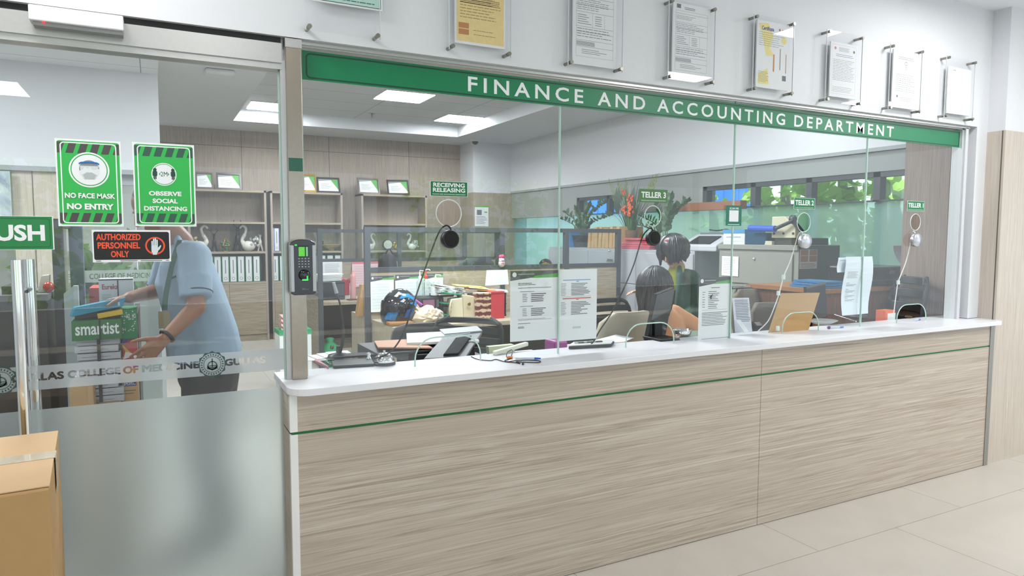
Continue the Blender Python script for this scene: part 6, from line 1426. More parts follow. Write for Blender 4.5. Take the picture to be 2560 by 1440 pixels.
# calculator, magenta box, papers
p = [onz(*q, ZC + .0) for q in ((1421, 874), (1528, 868), (1536, 860), (1418, 862))]
for q in p: q.y = min(q.y, 2.9)
t = thing('desk_calculator', 'white and black printing calculator on the counter below the two notices', 'calculator', (1.9, 2.86, ZC)); b = B(MATTE); b.prism([q + V((0, 0, .002)) for q in p], (0, 0, .014)); b.build('body', t, bevel=.003)
b = B(mat('calc_white', (214, 212, 208), .4)); b.prism([q + V((0, .004, .016 + .004 * i)) for q, i in zip(p, (0, 0, 1, 1))], (0, 0, .004)); b.build('top_plate', t)
for k in range(9):
    f = .14 + .07 * k; c = p[0].lerp(p[1], f).lerp(p[3].lerp(p[2], f), .5) + V((0, .004, .024)); B(BLACK if k % 3 else mat('grey_key', (150, 150, 152), .4)).obox(c, V((.011, 0, 0)), V((0, .006, .001)), V((0, 0, .003))).build('key', t)
a, c_ = ony(1385, 872, 2.95), ony(1418, 850, 2.95); B(mat('magenta_plastic', (150, 40, 130), .35, coat=.3)).box(a.x, c_.x, 2.94, 3.05, .745, c_.z).build('magenta_case', label='magenta plastic case behind the joint between the two notices', cat='case', bevel=.012)
q = [ony(1450, 862, 2.98), ony(1560, 856, 2.98), ony(1585, 846, 3.2), ony(1540, 838, 3.25)]; b = B(PAPER); b.prism(q, (0, 0, .004)); b.build('desk_papers', label='white drawing sheets spread behind the desk calculator', cat='papers')
B(mat('pale_desk')).box(q[0].x - .02, q[1].x - .0, 2.97, 3.2, .745, min(v.z for v in q) - .002).build('paper_riser', label='low grey riser under the sheets behind the calculator', cat='riser')
# monitor seen from behind
ym = 2.98
t = thing('monitor', 'dark monitor standing on the counter in front of the seated woman', 'monitor', (ony(1640, 850, ym).x, ym, ZC)); f = [ony(1633, 734, ym), ony(1676, 717, ym + .14), ony(1655, 838, ym + .12), ony(1608, 850, ym)]
b = B(mat('monitor_dark', (34, 36, 40), .35, noise_amt=.03)); n_ = (f[1] - f[0]).cross(f[3] - f[0]).normalized(); n_ = n_ if n_.y < 0 else -n_; b.prism(f, n_ * .022); b.build('back_shell', t, bevel=.003)
b = B(mat('monitor_grey', (92, 96, 98), .4)); b.prism([f[0].lerp(f[3], .02) + n_ * .0225, f[1].lerp(f[2], .02) + n_ * .0225, f[1].lerp(f[2], .45) + n_ * .0225, f[0].lerp(f[3], .55) + n_ * .0225], n_ * .004); b.build('back_cover', t)
B(BLACK).box(ony(1612, 850, 2.96).x, ony(1660, 850, 2.96).x, 2.83, 2.98, ZC, ZC + .012).build('foot', t, bevel=.003)
B(BLACK).obox((ony(1638, 850, 2.97).x, 2.955, ZC + .05), (.025, 0, 0), (0, .012, .0), (0, 0, .045)).build('stand', t)
f = [ony(2008, 717, 3.06), ony(2056, 705, 3.16), ony(2060, 792, 3.14), ony(2012, 802, 3.04)]
t = thing('monitor', 'dark tilted screen on the low desk between the kraft board and the curled memo', 'monitor', ((f[0].x + f[1].x) / 2, 3.12, .745)); n_ = (f[1] - f[0]).cross(f[3] - f[0]).normalized(); n_ = n_ if n_.y < 0 else -n_
B(mat('monitor_dark')).prism(f, n_ * .02).build('back_shell', t, bevel=.003); B(mat('monitor_grey')).prism([f[0] + n_ * .0205, f[1] + n_ * .0205, f[1].lerp(f[2], .06) + n_ * .0205, f[0].lerp(f[3], .06) + n_ * .0205], n_ * .003).build('top_bezel', t)
c_ = (f[2] + f[3]) / 2; B(BLACK).cyl((c_.x, c_.y + .04, .75), (c_.x, c_.y + .04, c_.z + .05), .02, n=12).build('stand', t); B(BLACK).box(c_.x - .09, c_.x + .09, c_.y - .05, c_.y + .1, .745, .757).build('foot', t)
# green folder and tape roll
q = [ony(1690, 850, 3.0), ony(1748, 846, 3.0), ony(1748, 828, 3.12), ony(1720, 830, 3.12)]; B(mat('olive_folder', (120, 138, 116), .6)).prism(q, (0, 0, .006)).build('green_folder', label='grey green folder beside the seated woman\'s elbow', cat='folder'); B(mat('pale_desk')).box(q[0].x, q[1].x, 2.99, 3.12, .745, min(v.z for v in q) - .002).build('folder_riser', label='riser beneath the grey green folder', cat='riser')
c = ony(1705, 836, 3.05); B(CHROME).lathe(c, [(.05, 0), (.055, .03), (.045, .03), (.042, .006), (.001, .005)], 24).build('glass_dish', label='shiny round dish beside the grey green folder', cat='dish')
# printed sheets in holders and kraft board
def lean_sheet(poly, y, dy, m, name, label, draw=None):
    q = [ony(px, py, y + (dy if i in (0, 1) else 0)) for i, (px, py) in enumerate(poly)]
    s = Sheet(q[3], q[2] - q[3], q[0] - q[3], m, .002, .0008)
    if draw: draw(s)
    return s.build(name, label=label, cat='sheet')
lean_sheet([(1830, 745), (1888, 768), (1880, 830), (1838, 832)], 2.84, .05, mat('lilac_white_paper'), 'printed_sheet', 'printed sheet leaning behind the memo at the second pane joint', lambda s: s.greek(.12, .3, .95, .95, 14, INKD, .3, .1))
lean_sheet([(1838, 800), (1850, 792), (1872, 830), (1860, 831)], 2.8, .03, mat('clear_stand', (190, 196, 200), .2), 'clear_sign_stand', 'clear plastic stand leaning on the counter by the green marker')
c = oncounter(1850, 828); B(mat('marker_green', (110, 200, 60), .4)).cyl(oncounter(1845, 829) + V((0, 0, .008)), oncounter(1862, 826) + V((0, 0, .012)), .008, n=10).build('green_marker', label='green marker pen lying at the foot of the leaning printed sheet', cat='marker')
lean_sheet([(1953, 733), (2045, 724), (2020, 827), (1920, 832)], 2.80, .06, KR, 'kraft_board', 'plain brown kraft board leaning inside the glass over a pass-through')
c = oncounter(1900, 825); t = thing('phone_stand', 'small dark card reader beside the kraft board', 'card reader', c); B(BLACK).obox(c + V((0, .03, .02)), (.03, 0, 0), (0, .02, .015), (0, -.01, .015)).build('body', t, bevel=.003); B(mat('grey_key')).obox(c + V((0, .015, .035)), (.02, 0, 0), (0, .012, .009), (0, -.001, .0015)).build('keypad', t)
# bowls, stapler, pens by the third joint
c = oncounter(2075, 812); t = thing('plate', 'white dish with papers behind the third pane joint', 'dish', c); B(WPL).lathe(c + V((0, .06, 0)), [(.05, 0), (.09, .02), (.095, .025), (.08, .02), (.001, .012)], 24).build('dish', t)
c = oncounter(2086, 800); B(BLACK).ell(c + V((0, .1, .02)), .03, .04, .02, 12, 8).build('computer_mouse', label='black rounded mouse by the white dish', cat='mouse'); B(CHROME).cyl(oncounter(2094, 795) + V((0, .02, .02)), oncounter(2140, 806) + V((0, .0, .006)), .005, n=10).build('silver_pen', label='silver pen lying near the third pane joint', cat='pen')
c = oncounter(2162, 798); B(BLACK).box(c.x - .06, c.x + .06, c.y + .02, c.y + .08, ZC, ZC + .022).build('black_stapler', label='flat black stapler by the curled memo foot', cat='stapler', bevel=.006)
for (p0, p1, cm, lb) in (((2073, 822), (2108, 820), (40, 100, 190), 'blue capped pen lying by the kraft board'), ((2285, 803), (2300, 801), (36, 96, 190), 'tiny blue pen end near the TELLER 1 pass-through')):
    a, c_ = oncounter(*p0) + V((0, 0, .006)), oncounter(*p1) + V((0, 0, .006)); t = thing('ballpoint_pen', lb, 'pen', a); B(mat('clear_barrel')).cyl(a, a.lerp(c_, .75), .0045, n=8).build('barrel', t); B(mat('pen_blue')).cyl(a.lerp(c_, .75), c_, .0055, .004, 8).build('cap', t)
B(mat('purple_cap', (120, 60, 130), .4)).ell(oncounter(2072, 823) + V((0, .0, .01)), .012, .01, .01, 10, 8).build('purple_eraser', label='small purple eraser at the end of the blue capped pen', cat='eraser')
a, c_ = ony(2213, 799, 2.95), ony(2238, 775, 2.95); t = thing('orange_box', 'small orange and white box on the desk near TELLER 1', 'box', ((a.x + c_.x) / 2, 2.97, .745)); B(mat('orange_carton', (232, 100, 56), .5)).box(a.x, c_.x, 2.95, 3.02, .745, c_.z).build('body', t); B(PAPER).box(a.x + .02, c_.x, 2.947, 2.95, .80, c_.z - .02).build('label', t)
B(mat('blue_cable', (50, 120, 200), .4)).tube(smooth_path([oncounter(2318, 791) + V((0, .05, .01)), oncounter(2335, 786) + V((0, .06, .02)), oncounter(2355, 784) + V((0, .06, .02)), oncounter(2375, 786) + V((0, .05, .01))]), .004, 6).build('blue_cable', label='blue cable curling by the glazing jamb', cat='cable')
c = oncounter(2285, 797); B(mat('brown_keys', (96, 72, 50), .4, .4)).ell(c + V((0, .04, .01)), .035, .02, .01, 12, 6).build('key_bunch', label='small brown key bunch inside the TELLER 1 pass-through', cat='keys')

# ================================================================ LEFT, BEHIND THE GLASS DOOR
YK = 4.05
zk = ony(60, 737, YK).z
DBR = mat('black_brown_laminate', (38, 35, 35), .5, noise_amt=.1)
xk1 = ony(117, 800, YK).x
t = thing('black_cabinet', 'tall black counter cabinet behind the pull handle', 'cabinet', (-.9, YK + .25, 0)); B(DBR).box(-1.6, xk1, YK, YK + .5, 0, zk - .03).build('body', t); B(mat('grey_worktop', (106, 106, 104), .5)).box(-1.6, xk1 + .01, YK - .01, YK + .5, zk - .03, zk).build('worktop', t)
c = ony(105, 735, YK + .12); t = thing('desk_stapler', 'white stapler standing on the black cabinet', 'stapler', (c.x, c.y, zk)); B(WPL).prism([(c.x - .02, c.y, zk), (c.x + .03, c.y, zk), (c.x + .035, c.y, zk + .09), (c.x + .0, c.y, zk + .085)], (0, .05, 0)).build('body', t, bevel=.004); B(mat('stapler_grey', (150, 150, 150), .4)).box(c.x - .05, c.x + .02, c.y + .005, c.y + .045, zk, zk + .012).build('base', t)
c = ony(122, 735, YK + .1); B(mat('red_lacquer', (190, 30, 48), .25, coat=.5)).ell((c.x, c.y, zk + .028), .024, .03, .028, 14, 10).build('red_ornament', label='small round red ornament on the black cabinet beside the white stapler', cat='ornament')
B(mat('black_tray', (34, 34, 36), .4)).box(-.66, -.56, YK + .05, YK + .3, zk, zk + .04).build('black_tray', label='flat black tray on the black cabinet at the picture edge', cat='tray')
B(mat('cables_white', (150, 176, 176), .4, noise_amt=.3)).tube(smooth_path([(xk1 - .12, YK - .006, zk - .34), (xk1 - .08, YK - .012, zk - .40), (xk1 - .03, YK - .012, zk - .39), (xk1 - .06, YK - .012, zk - .36), (xk1 - .1, YK - .012, zk - .38)]), .006, 6).build('cable_coil', label='small pale cable coil on the front of the black cabinet', cat='cable')
# two charcoal posts of a desk screen
p = ony(143, 600, 4.2); 
partition('desk_partition', 'charcoal framed screen beside the black cabinet behind the glass door', (p.x, 4.22), (p.x - .05, 6.0), (0, .98), zrail=.9)
p2 = ony(190, 600, 4.9); t = thing('screen_post', 'blue grey upright post behind the mask poster', 'post', (p2.x, 4.9, 0)); B(mat('blue_grey_coat', (98, 108, 122), .45)).box(p2.x - .035, p2.x + .035, 4.87, 4.93, 0, 1.62).build('shaft', t); B(mat('blue_grey_coat')).box(p2.x - .05, p2.x + .05, 4.85, 4.95, 0, .02).build('foot', t)
# fern behind the inner glass
PF = V((-.55, 7.9, 0))
t = thing('potted_fern', 'broad leafed green plant behind the inner glass screen', 'potted plant', PF); B(POT).lathe(PF, [(.16, 0), (.22, .4), (.24, .4), (.24, .44), (.001, .42)], 20).build('pot', t)
R_ = random.Random(14); b = B(mat('fern_leaf', (92, 134, 72), .5, noise_amt=.25, noise_scale=5)); sb = B(STEM)
for k in range(34):
    g = R_.uniform(0, 2 * PI); L_ = R_.uniform(.5, .9); top = PF + V((math.cos(g) * R_.uniform(.2, .6), math.sin(g) * .35, .5 + L_ * R_.uniform(.7, 1.3))); pth = smooth_path([PF + V((0, 0, .42)), (PF + top) / 2 + V((0, 0, .35)), top]); sb.tube(pth, .006, 5)
    for i in range(4, len(pth)):
        for q in (-1, 1): d = (pth[i] - pth[i - 1]).normalized(); leaf(b, pth[i], d * .7 + d.orthogonal().normalized() * q, V((0, -1, .3)), .16, .035)
sb.build('stem', t); b.build('foliage', t)
# boxes and reams at the man's side
yq = 3.62
def fbox(px0, py0, px1, py1, y, d, m, name, label, cat='box', zbot=None, draw=None, parts=()):
    a, c_ = ony(px0, py0, y), ony(px1, py1, y); zb_ = c_.z if zbot is None else zbot
    t = thing(name, label, cat, ((a.x + c_.x) / 2, y + d / 2, zb_))
    B(m).box(a.x, c_.x, y, y + d, zb_, a.z).build('body', t, bevel=.003)
    s = Sheet((a.x, y - .0006, zb_), (c_.x - a.x, 0, 0), (0, 0, a.z - zb_), m, .0005, .0005)
    if draw: draw(s); s.build('print', t)
    return t, a, c_
def stringed(s, u=.5): s.up(); s.up(); s.rect(u - .02, 0, u + .02, 1, flat('black_strap', (30, 32, 32), .5))
zfl = 0
# carton base and reams
t, a, c_ = fbox(182, 1010, 303, 1040, yq, .3, KR, 'base_carton', 'kraft carton at the foot of the tied reams', zbot=0)
RM = mat('ream_white', (186, 188, 196), .6, noise_amt=.02)
zz = ony(240, 1010, yq).z; ztop_ = ony(240, 846, yq).z; nR = 9; hR = (ztop_ - zz) / nR; R_ = random.Random(2)
for k in range(nR):
    q = R_.uniform(-.012, .012); xa_, xb_ = ony(190, 900, yq).x + q, ony(300, 900, yq).x + q
    rt_ = thing('paper_ream', 'paper ream in the tied stack beside the man\'s lower hand', 'paper ream', ((xa_ + xb_) / 2, yq + .15, zz + hR * k), group='reams tied in a stack behind the frosted band')
    B(RM).box(xa_, xb_, yq + .004 * (k % 3), yq + .29, zz + hR * k + .002, zz + hR * (k + 1) - .002).build('wrapper', rt_, bevel=.003)
    B(flat('ream_grey_line', (120, 122, 130), .7)).box(xa_ + .02, xb_ - .04, yq + .004 * (k % 3) - .001, yq + .004 * (k % 3), zz + hR * k + hR * .45, zz + hR * k + hR * .5).build('print_line', rt_)  # thin grey line across the front of each ream
t, a, c_ = fbox(178, 803, 305, 846, yq - .01, .31, mat('smart_green', (44, 110, 58), .5), 'green_carton', 'green carton with large white lettering on top of the tied reams', draw=lambda s: (s.text('smartist', .07, .26, .95, .86, LETW, .02), stringed(s, .56)))
zg = a.z
xs_ = ony(249, 900, yq).x; B(flat('black_strap')).box(xs_ - .007, xs_ + .007, yq - .014, yq - .012, ony(249, 1005, yq).z, ony(249, 846, yq).z).build('packing_strap', label='black strap tied down the front of the paper reams', cat='strap')
lid = B(mat('black_lid', (36, 38, 36), .4)); p0, p1 = ony(205, 800, yq + .05), ony(285, 786, yq + .05); lid.obox(((p0.x + p1.x) / 2, yq + .14, zg + .02), V((.09, 0, .012)), V((0, .1, 0)), V((-.002, 0, .012))); lid.build('black_file_case', label='flat black case on top of the green lettered carton', cat='case', bevel=.004)
B(mat('yellow_tape', (226, 186, 40), .5)).obox((ony(275, 795, yq).x, yq + .03, zg + .022), (.05, 0, .008), (0, .02, 0), (-.002, 0, .012)).build('yellow_case', label='yellow and black tool case tip under the teal box', cat='case', bevel=.003)
# red basket, calendar box
t, a, c_ = fbox(222, 720, 252, 765, yq + .6, .25, mat('red_basket', (170, 66, 60), .6, noise_amt=.4, noise_scale=40), 'red_crate', 'red netted crate behind the white box with a red title', zbot=ony(290, 790, yq + .31).z)
t, a, c_ = fbox(246, 698, 336, 788, yq + .32, .1, mat('box_white'), 'calendar_box', 'white box with a red printed title tied with a dark strap', zbot=ony(290, 790, yq + .31).z, draw=lambda s: (s.text('Eureka', .09, .72, .55, .86, flat('eureka_red', (176, 40, 44), .6), .03), s.greek(.08, .3, .4, .6, 8, INK, .2, .3), s.rect(0, .96, 1, 1, INKD), stringed(s, .55)))
fbox(212, 790, 345, 800, yq + .31, .6, DBR, 'low_shelf', 'dark low shelf block under the white box with a red title', cat='shelf', zbot=0)
HG = mat('ho_green', (20, 140, 80), .5)
def ho(s):
    for (u, v) in ((.5, .7), (.86, .7)): s.text('HO', u - .12, v, u + .1, v + .16, LETW, .02)
    s.text('H', .12, .28, .3, .38, LETW, .02); R_ = random.Random(6)
    for k in range(24): s.disc(R_.uniform(.05, .95), R_.uniform(.04, .96), .003, LETW, 8)
t, a, c_ = fbox(300, 775, 343, 846, yq + .06, .2, HG, 'gift_box', 'green gift box printed HO HO beside the green lettered carton', draw=ho)
def stars():
    m, nt, N, L = nm('star_wrap'); bb = N['Principled BSDF']; v = N.new('ShaderNodeTexVoronoi'); v.inputs['Scale'].default_value = 22; tc = N.new('ShaderNodeTexCoord'); L.new(tc.outputs['Object'], v.inputs['Vector']); cr = N.new('ShaderNodeValToRGB'); cr.color_ramp.interpolation = 'CONSTANT'; e = cr.color_ramp.elements; e[0].color = lin((176, 60, 64)); e[1].position = .3; e[1].color = lin((92, 82, 158)); 
    for p_, c in ((.45, (226, 150, 120)), (.6, (160, 50, 70)), (.75, (232, 222, 220)), (.88, (214, 180, 60))): q = e.new(p_); q.color = lin(c)
    sp = N.new('ShaderNodeSeparateColor'); L.new(v.outputs['Color'], sp.inputs[0]); L.new(sp.outputs[0], cr.inputs[0]); L.new(cr.outputs[0], bb.inputs['Base Color']); return m
fbox(304, 847, 345, 925, yq + .06, .2, stars(), 'gift_box', 'gift box in star patterned wrap under the green HO HO box')
fbox(304, 926, 347, 1012, yq + .055, .24, mat('carton_tan', (190, 152, 102), .7, noise_amt=.05), 'model_carton', 'tan carton with a dark blue label under the star wrapped box', zbot=0, draw=lambda s: (s.rect(.05, .915, .9, .95, flat('label_blue', (62, 66, 128), .6)), s.up(), s.text('643RC', .1, .92, .85, .945, flat('label_pale', (190, 186, 190), .6), .02), s.greek(.05, .87, .9, .9, 2, INKD, .2, .2)))
fbox(172, 966, 236, 1040, yq - .16, .12, KR2, 'flat_carton', 'small pale kraft carton standing before the tied reams', zbot=0)
a, c_ = ony(157, 715, 4.1), ony(197, 1000, 4.1); t = thing('leaning_board', 'pale translucent corrugated board leaning behind the boxes', 'board', ((a.x + c_.x) / 2, 4.1, .0)); b = B(mat('pale_board', (196, 208, 212), .4, noise_amt=.03)); b.prism([(a.x, 4.05, 0), (c_.x, 4.05, 0), (c_.x, 4.12, a.z), (a.x, 4.12, a.z - .04)], (0, .02, 0)); b.build('board', t); B(mat('pale_board')).box(c_.x, c_.x + .02, 4.08, 4.12, 0, a.z).build('edge_strip', t)
B(frosted('screen_film', (.72, .80, .78), .4, .1, .4, .5)).prism([ony(345, 720, 4.6), ony(398, 718, 4.6), V((ony(398, 718, 4.6).x, 4.6, 0)), V((ony(345, 720, 4.6).x, 4.6, 0))], (0, .008, 0)).build('glass_screen', label='narrow frosted glass screen behind the man\'s lowered arm', cat='screen')

# ================================================================ OUTSIDE THE RIGHT WINDOWS
def leafmat(name='sunlit_leaf', c=(168, 206, 104)):
    if name in MATS: return MATS[name]
    m = mat(name, c, .5, noise_amt=.3, noise_scale=2); nt = m.node_tree; N, L = nt.nodes, nt.links
    tl = N.new('ShaderNodeBsdfTranslucent'); tl.inputs[0].default_value = lin((c[0], c[1], c[2] * .8)); mx = N.new('ShaderNodeMixShader'); mx.inputs[0].default_value = .5
    L.new(N['Principled BSDF'].outputs[0], mx.inputs[1]); L.new(tl.outputs[0], mx.inputs[2]); L.new(mx.outputs[0], N['Material Output'].inputs['Surface']); return m
struct(B(mat('garden_ground', (120, 124, 100), .9)).box(XR + .3, 16, 1, 16, -.3, -.1), 'ground_outside')
yw0, yw1 = onx(1885, 480, 7.6).y, onx(1430, 480, 7.6).y
B(mat('grey_render', (150, 162, 154), .8, noise_amt=.06)).box(7.6, 7.8, yw0 - .3, yw1 + 8, -.1, 1.95).build('boundary_wall', label='grey boundary wall below the blue sheet fence outside', cat='wall')
b = B(mat('blue_sheet', (36, 126, 214), .5, noise_amt=.06)); n_ = int((yw1 + 8 - yw0) / .3)
for k in range(n_): b.box(7.6, 7.63, yw0 + .3 * k, yw0 + .3 * k + .25, 1.95, 3.4); b.box(7.62, 7.65, yw0 + .3 * k + .25, yw0 + .3 * k + .3, 1.95, 3.4)
b.build('blue_sheet_fence', label='tall blue sheet fence outside the far windows', cat='fence')
ya, yb = onx(2290, 470, 7.0).y, onx(2186, 470, 7.0).y
b = B(mat('white_corrugated', (222, 228, 236), .5, noise_amt=.03)); n_ = int((yb - ya + .8) / .12)
for k in range(n_): y = ya - .8 + .12 * k; b.prism([(7.0, y, 0), (7.03, y + .03, 0), (7.03, y + .08, 0), (7.0, y + .11, 0), (7.0, y + .12, 0), (7.04, y + .12, 0), (7.06, y + .05, 0), (7.04, y, 0)], (0, 0, 3.2))
b.build('corrugated_fence', label='white corrugated metal fence outside the nearest window', cat='fence')
def tree(px, py, x, rad, hh, n_, seed, label, name='garden_tree', bright=1, lw=.10):
    c = onx(px, py, x); t = thing(name, label, 'tree', (x, c.y, -.1)); R_ = random.Random(seed)
    B(mat('bark_grey', (150, 148, 142), .9, noise_amt=.2)).tube([(x, c.y, -.1), (x + .04, c.y - .05, 1.2), (x, c.y, hh * .75)], [.13, .1, .05], 10).build('trunk', t)
    b = B(leafmat())
    for k in range(n_):
        g, ph = R_.uniform(0, 2 * PI), R_.uniform(-1, 1); q = rad * R_.uniform(.4, 1) ** .5; p = V((x + q * math.cos(g) * math.sqrt(1 - ph * ph), c.y + q * math.sin(g) * math.sqrt(1 - ph * ph), hh * .62 + ph * hh * .42)); leaf(b, p, (R_.uniform(-1, 1), R_.uniform(-1, 1), R_.uniform(-.8, .3)), (R_.uniform(-1, 1), R_.uniform(-1, 1), R_.uniform(-1, 1)), R_.uniform(.12, .2) * lw / .09, lw * R_.uniform(.5, .8))
    b.build('foliage', t)
tree(2105, 470, 7.2, .95, 3.0, 900, 1, 'leafy green tree outside the middle window')
tree(2125, 470, 6.9, .5, 2.8, 420, 2, 'bright bushy tree outside, between the leafy tree and the corrugated fence')
tree(1960, 480, 7.3, .6, 3.2, 260, 3, 'slender grey barked tree outside beside the blue fence')
tree(2235, 520, 6.6, .4, 2.5, 45, 6, 'thin creeper in front of the white corrugated fence', 'garden_creeper', lw=.06)
tree(1782, 500, 7.0, .25, 2.7, 50, 7, 'sparse yellow green twig before the blue fence', 'garden_creeper', lw=.07)
tree(1912, 490, 6.9, .25, 2.7, 60, 8, 'yellow green twig between two window bars', 'garden_creeper', lw=.07)
# garden trees in front of the lobby, seen only as reflections in the glass
for (x, y, s_, lb) in ((6.5, -8.5, 21, 'large street tree beyond the lobby front, mirrored near the jamb'), (-2.5, -9, 23, 'street tree beyond the lobby front, mirrored in the glass door')):
    R_ = random.Random(s_); t = thing('street_tree', lb, 'tree', (x, y, 0)); B(mat('bark_grey')).tube([(x, y, 0), (x, y, 2.5)], [.15, .1], 10).build('trunk', t); b = B(leafmat())
    for k in range(700):
        g, ph = R_.uniform(0, 2 * PI), R_.uniform(-1, 1); q = 1.5 * R_.uniform(.3, 1) ** .5; p = V((x + q * math.cos(g), y + q * math.sin(g), 2.0 + ph * 1.6)); leaf(b, p, (R_.uniform(-1, 1), R_.uniform(-1, 1), R_.uniform(-.8, .3)), (R_.uniform(-1, 1), R_.uniform(-1, 1), R_.uniform(-1, 1)), .26, .1)
    b.build('foliage', t)
# ================================================================ PEOPLE
SKIN = mat('skin_brown', (152, 106, 82), .5, noise_amt=.05, noise_scale=25); SKIN2 = mat('skin_light', (196, 150, 122), .5, noise_amt=.04, noise_scale=25)
def capsule(b, p0, p1, r0, r1, n=14):
    p0, p1 = V(p0), V(p1); d = p1 - p0; L_ = max(d.length, 1e-5); d = d / L_; a = d.orthogonal().normalized(); c = d.cross(a); R_ = []
    for k in range(5): t_ = -PI / 2 + PI / 2 * k / 4; R_.append(b.ring(p0 + d * r0 * math.sin(t_), a * max(r0 * math.cos(t_), 1e-4), c * max(r0 * math.cos(t_), 1e-4), n))
    for k in range(5): t_ = PI / 2 * k / 4; R_.append(b.ring(p1 + d * r1 * math.sin(t_), a * max(r1 * math.cos(t_), 1e-4), c * max(r1 * math.cos(t_), 1e-4), n))
    b.loft(R_)
def fuse(b, name, parent, voxel=.008, smooth=4, **k):
    """union of the shapes in b as one continuous skin"""
    me = bpy.data.meshes.new('tmp'); o0 = INV[parent.name]; me.from_pydata([p - o0 for p in b.v], [], b.f)
    bm = bmesh.new(); bm.from_mesh(me); bmesh.ops.recalc_face_normals(bm, faces=bm.faces); bm.to_mesh(me); bm.free()
    o = bpy.data.objects.new('tmp', me); COL.objects.link(o)
    r = o.modifiers.new('r', 'REMESH'); r.mode = 'VOXEL'; r.voxel_size = voxel
    s_ = o.modifiers.new('s', 'SMOOTH'); s_.factor = .5; s_.iterations = smooth
    dg = bpy.context.evaluated_depsgraph_get(); m2 = bpy.data.meshes.new_from_object(o.evaluated_get(dg)); bpy.data.objects.remove(o); bpy.data.meshes.remove(me)
    m2.name = name; m2.materials.clear(); m2.materials.append(b.ms[0]); m2.polygons.foreach_set('use_smooth', [True] * len(m2.polygons))
    q = bpy.data.objects.new(name, m2); COL.objects.link(q); q.parent = parent; INV[q.name] = o0
    return prop(q, **k)
def hand(b, wrist, d, nrm, thumb, curl=.5, s_=1.0, grip=None):
    """wrist point, finger direction, palm normal (side the fingers curl to), thumb side direction"""
    w_, d, n_ = V(wrist), V(d).normalized(), V(nrm).normalized(); t_ = V(thumb); t_ = (t_ - d * t_.dot(d)).normalized(); n_ = (n_ - d * n_.dot(d)).normalized()
    for k in range(4):
        u = (-.030 + .020 * k) * s_; capsule(b, w_ + d * .012 - t_ * u * .4, w_ + d * .088 * s_ - t_ * u, .017 * s_, .0115 * s_, 10)
    lens = [.072, .082, .077, .060]
    for k in range(4):
        u = (-.032 + .0215 * k) * s_; p = w_ + d * .09 * s_ - t_ * u; L_ = lens[k] * s_; c_ = curl * (.85 + .1 * k); dd = (d + n_ * .35 * c_ - t_ * (k - 1.5) * .06).normalized(); seg = (.45, .32, .25); r = .0086 * s_
        for j, f in enumerate(seg):
            q = p + dd * L_ * f; capsule(b, p, q, r, r * .93, 8); p = q; r *= .93; dd = (dd + n_ * c_ * (.75 + .2 * j)).normalized()
    p = w_ + d * .025 * s_ + t_ * .024 * s_; dd = (d * .75 + t_ * .75 + n_ * .25 * curl).normalized()
    for L_, r in ((.042, .0125), (.032, .0105), (.026, .009)):
        q = p + dd * L_ * s_; capsule(b, p, q, r * s_, r * .9 * s_, 8); p = q; dd = (dd + d * .35 + n_ * .3 * curl).normalized()
def head(b, c, look, up=(0, 0, 1), s_=1.0):
    """skull with brow, nose, mouth, chin and ears"""
    c, f, u = V(c), V(look).normalized(), V(up).normalized(); r_ = f.cross(u).normalized(); u = r_.cross(f).normalized()
    M_ = Matrix((r_, f, u)).transposed()
    def P(x, y, z): return c + r_ * x * s_ + f * y * s_ + u * z * s_
    b.ell(P(0, -.012, .025), .076 * s_, .094 * s_, .092 * s_, 20, 14, M_)
    b.ell(P(0, .022, -.045), .058 * s_, .062 * s_, .072 * s_, 16, 12, M_)
    b.ell(P(0, .062, -.098), .026 * s_, .022 * s_, .02 * s_, 12, 8, M_)
    capsule(b, P(0, .084, .012), P(0, .105, -.030), .009 * s_, .014 * s_, 8); b.ell(P(0, .094, -.036), .017 * s_, .012 * s_, .01 * s_, 10, 6, M_)
    for q in (-1, 1):
        b.ell(P(q * .03, .078, .026), .024 * s_, .013 * s_, .008 * s_, 10, 6, M_); b.ell(P(q * .077, -.005, -.012), .010 * s_, .019 * s_, .031 * s_, 10, 8, M_); b.ell(P(q * .034, .064, -.03), .022 * s_, .02 * s_, .022 * s_, 10, 8, M_)
    b.ell(P(0, .083, -.062), .024 * s_, .010 * s_, .006 * s_, 10, 6, M_); b.ell(P(0, .080, -.074), .021 * s_, .010 * s_, .007 * s_, 10, 6, M_)
    return P, M_
def strands(b, c, rad, look, ends, n, seed, opening=.7, r=.0045, drop=.0):
    """locks of hair from the crown over the skull; ends(azimuth) = height where a lock stops"""
    R_ = random.Random(seed); la = math.atan2(look[1], look[0]); c = V(c)
    for k in range(n):
        g = 2 * PI * (k + R_.random()) / n; df = abs((g - la + PI) % (2 * PI) - PI)
        if df < opening: continue
        q = 1 + R_.uniform(-.02, .035); pts = []
        for i in range(6): e = 1.45 - 1.65 * i / 5; pts.append(c + V((rad[0] * q * math.cos(g + .05 * i * R_.uniform(-.4, .4)) * math.cos(e), rad[1] * q * math.sin(g) * math.cos(e), rad[2] * q * math.sin(e))))
        ze = ends(g) + R_.uniform(-.012, .012); p = pts[-1]
        if ze < p.z:
            m = 4
            for i in range(1, m + 1): f = i / m; pts.append(V((p.x + (c.x - p.x) * drop * f + .006 * math.sin(5 * f + g * 7), p.y + (c.y - p.y) * drop * f + .006 * math.cos(4 * f + g * 5), p.z + (ze - p.z) * f)))
        b.tube(pts, [r * (1.5 if i < len(pts) - 2 else (1.1 if i < len(pts) - 1 else .35)) for i in range(len(pts))], 6)
    return b
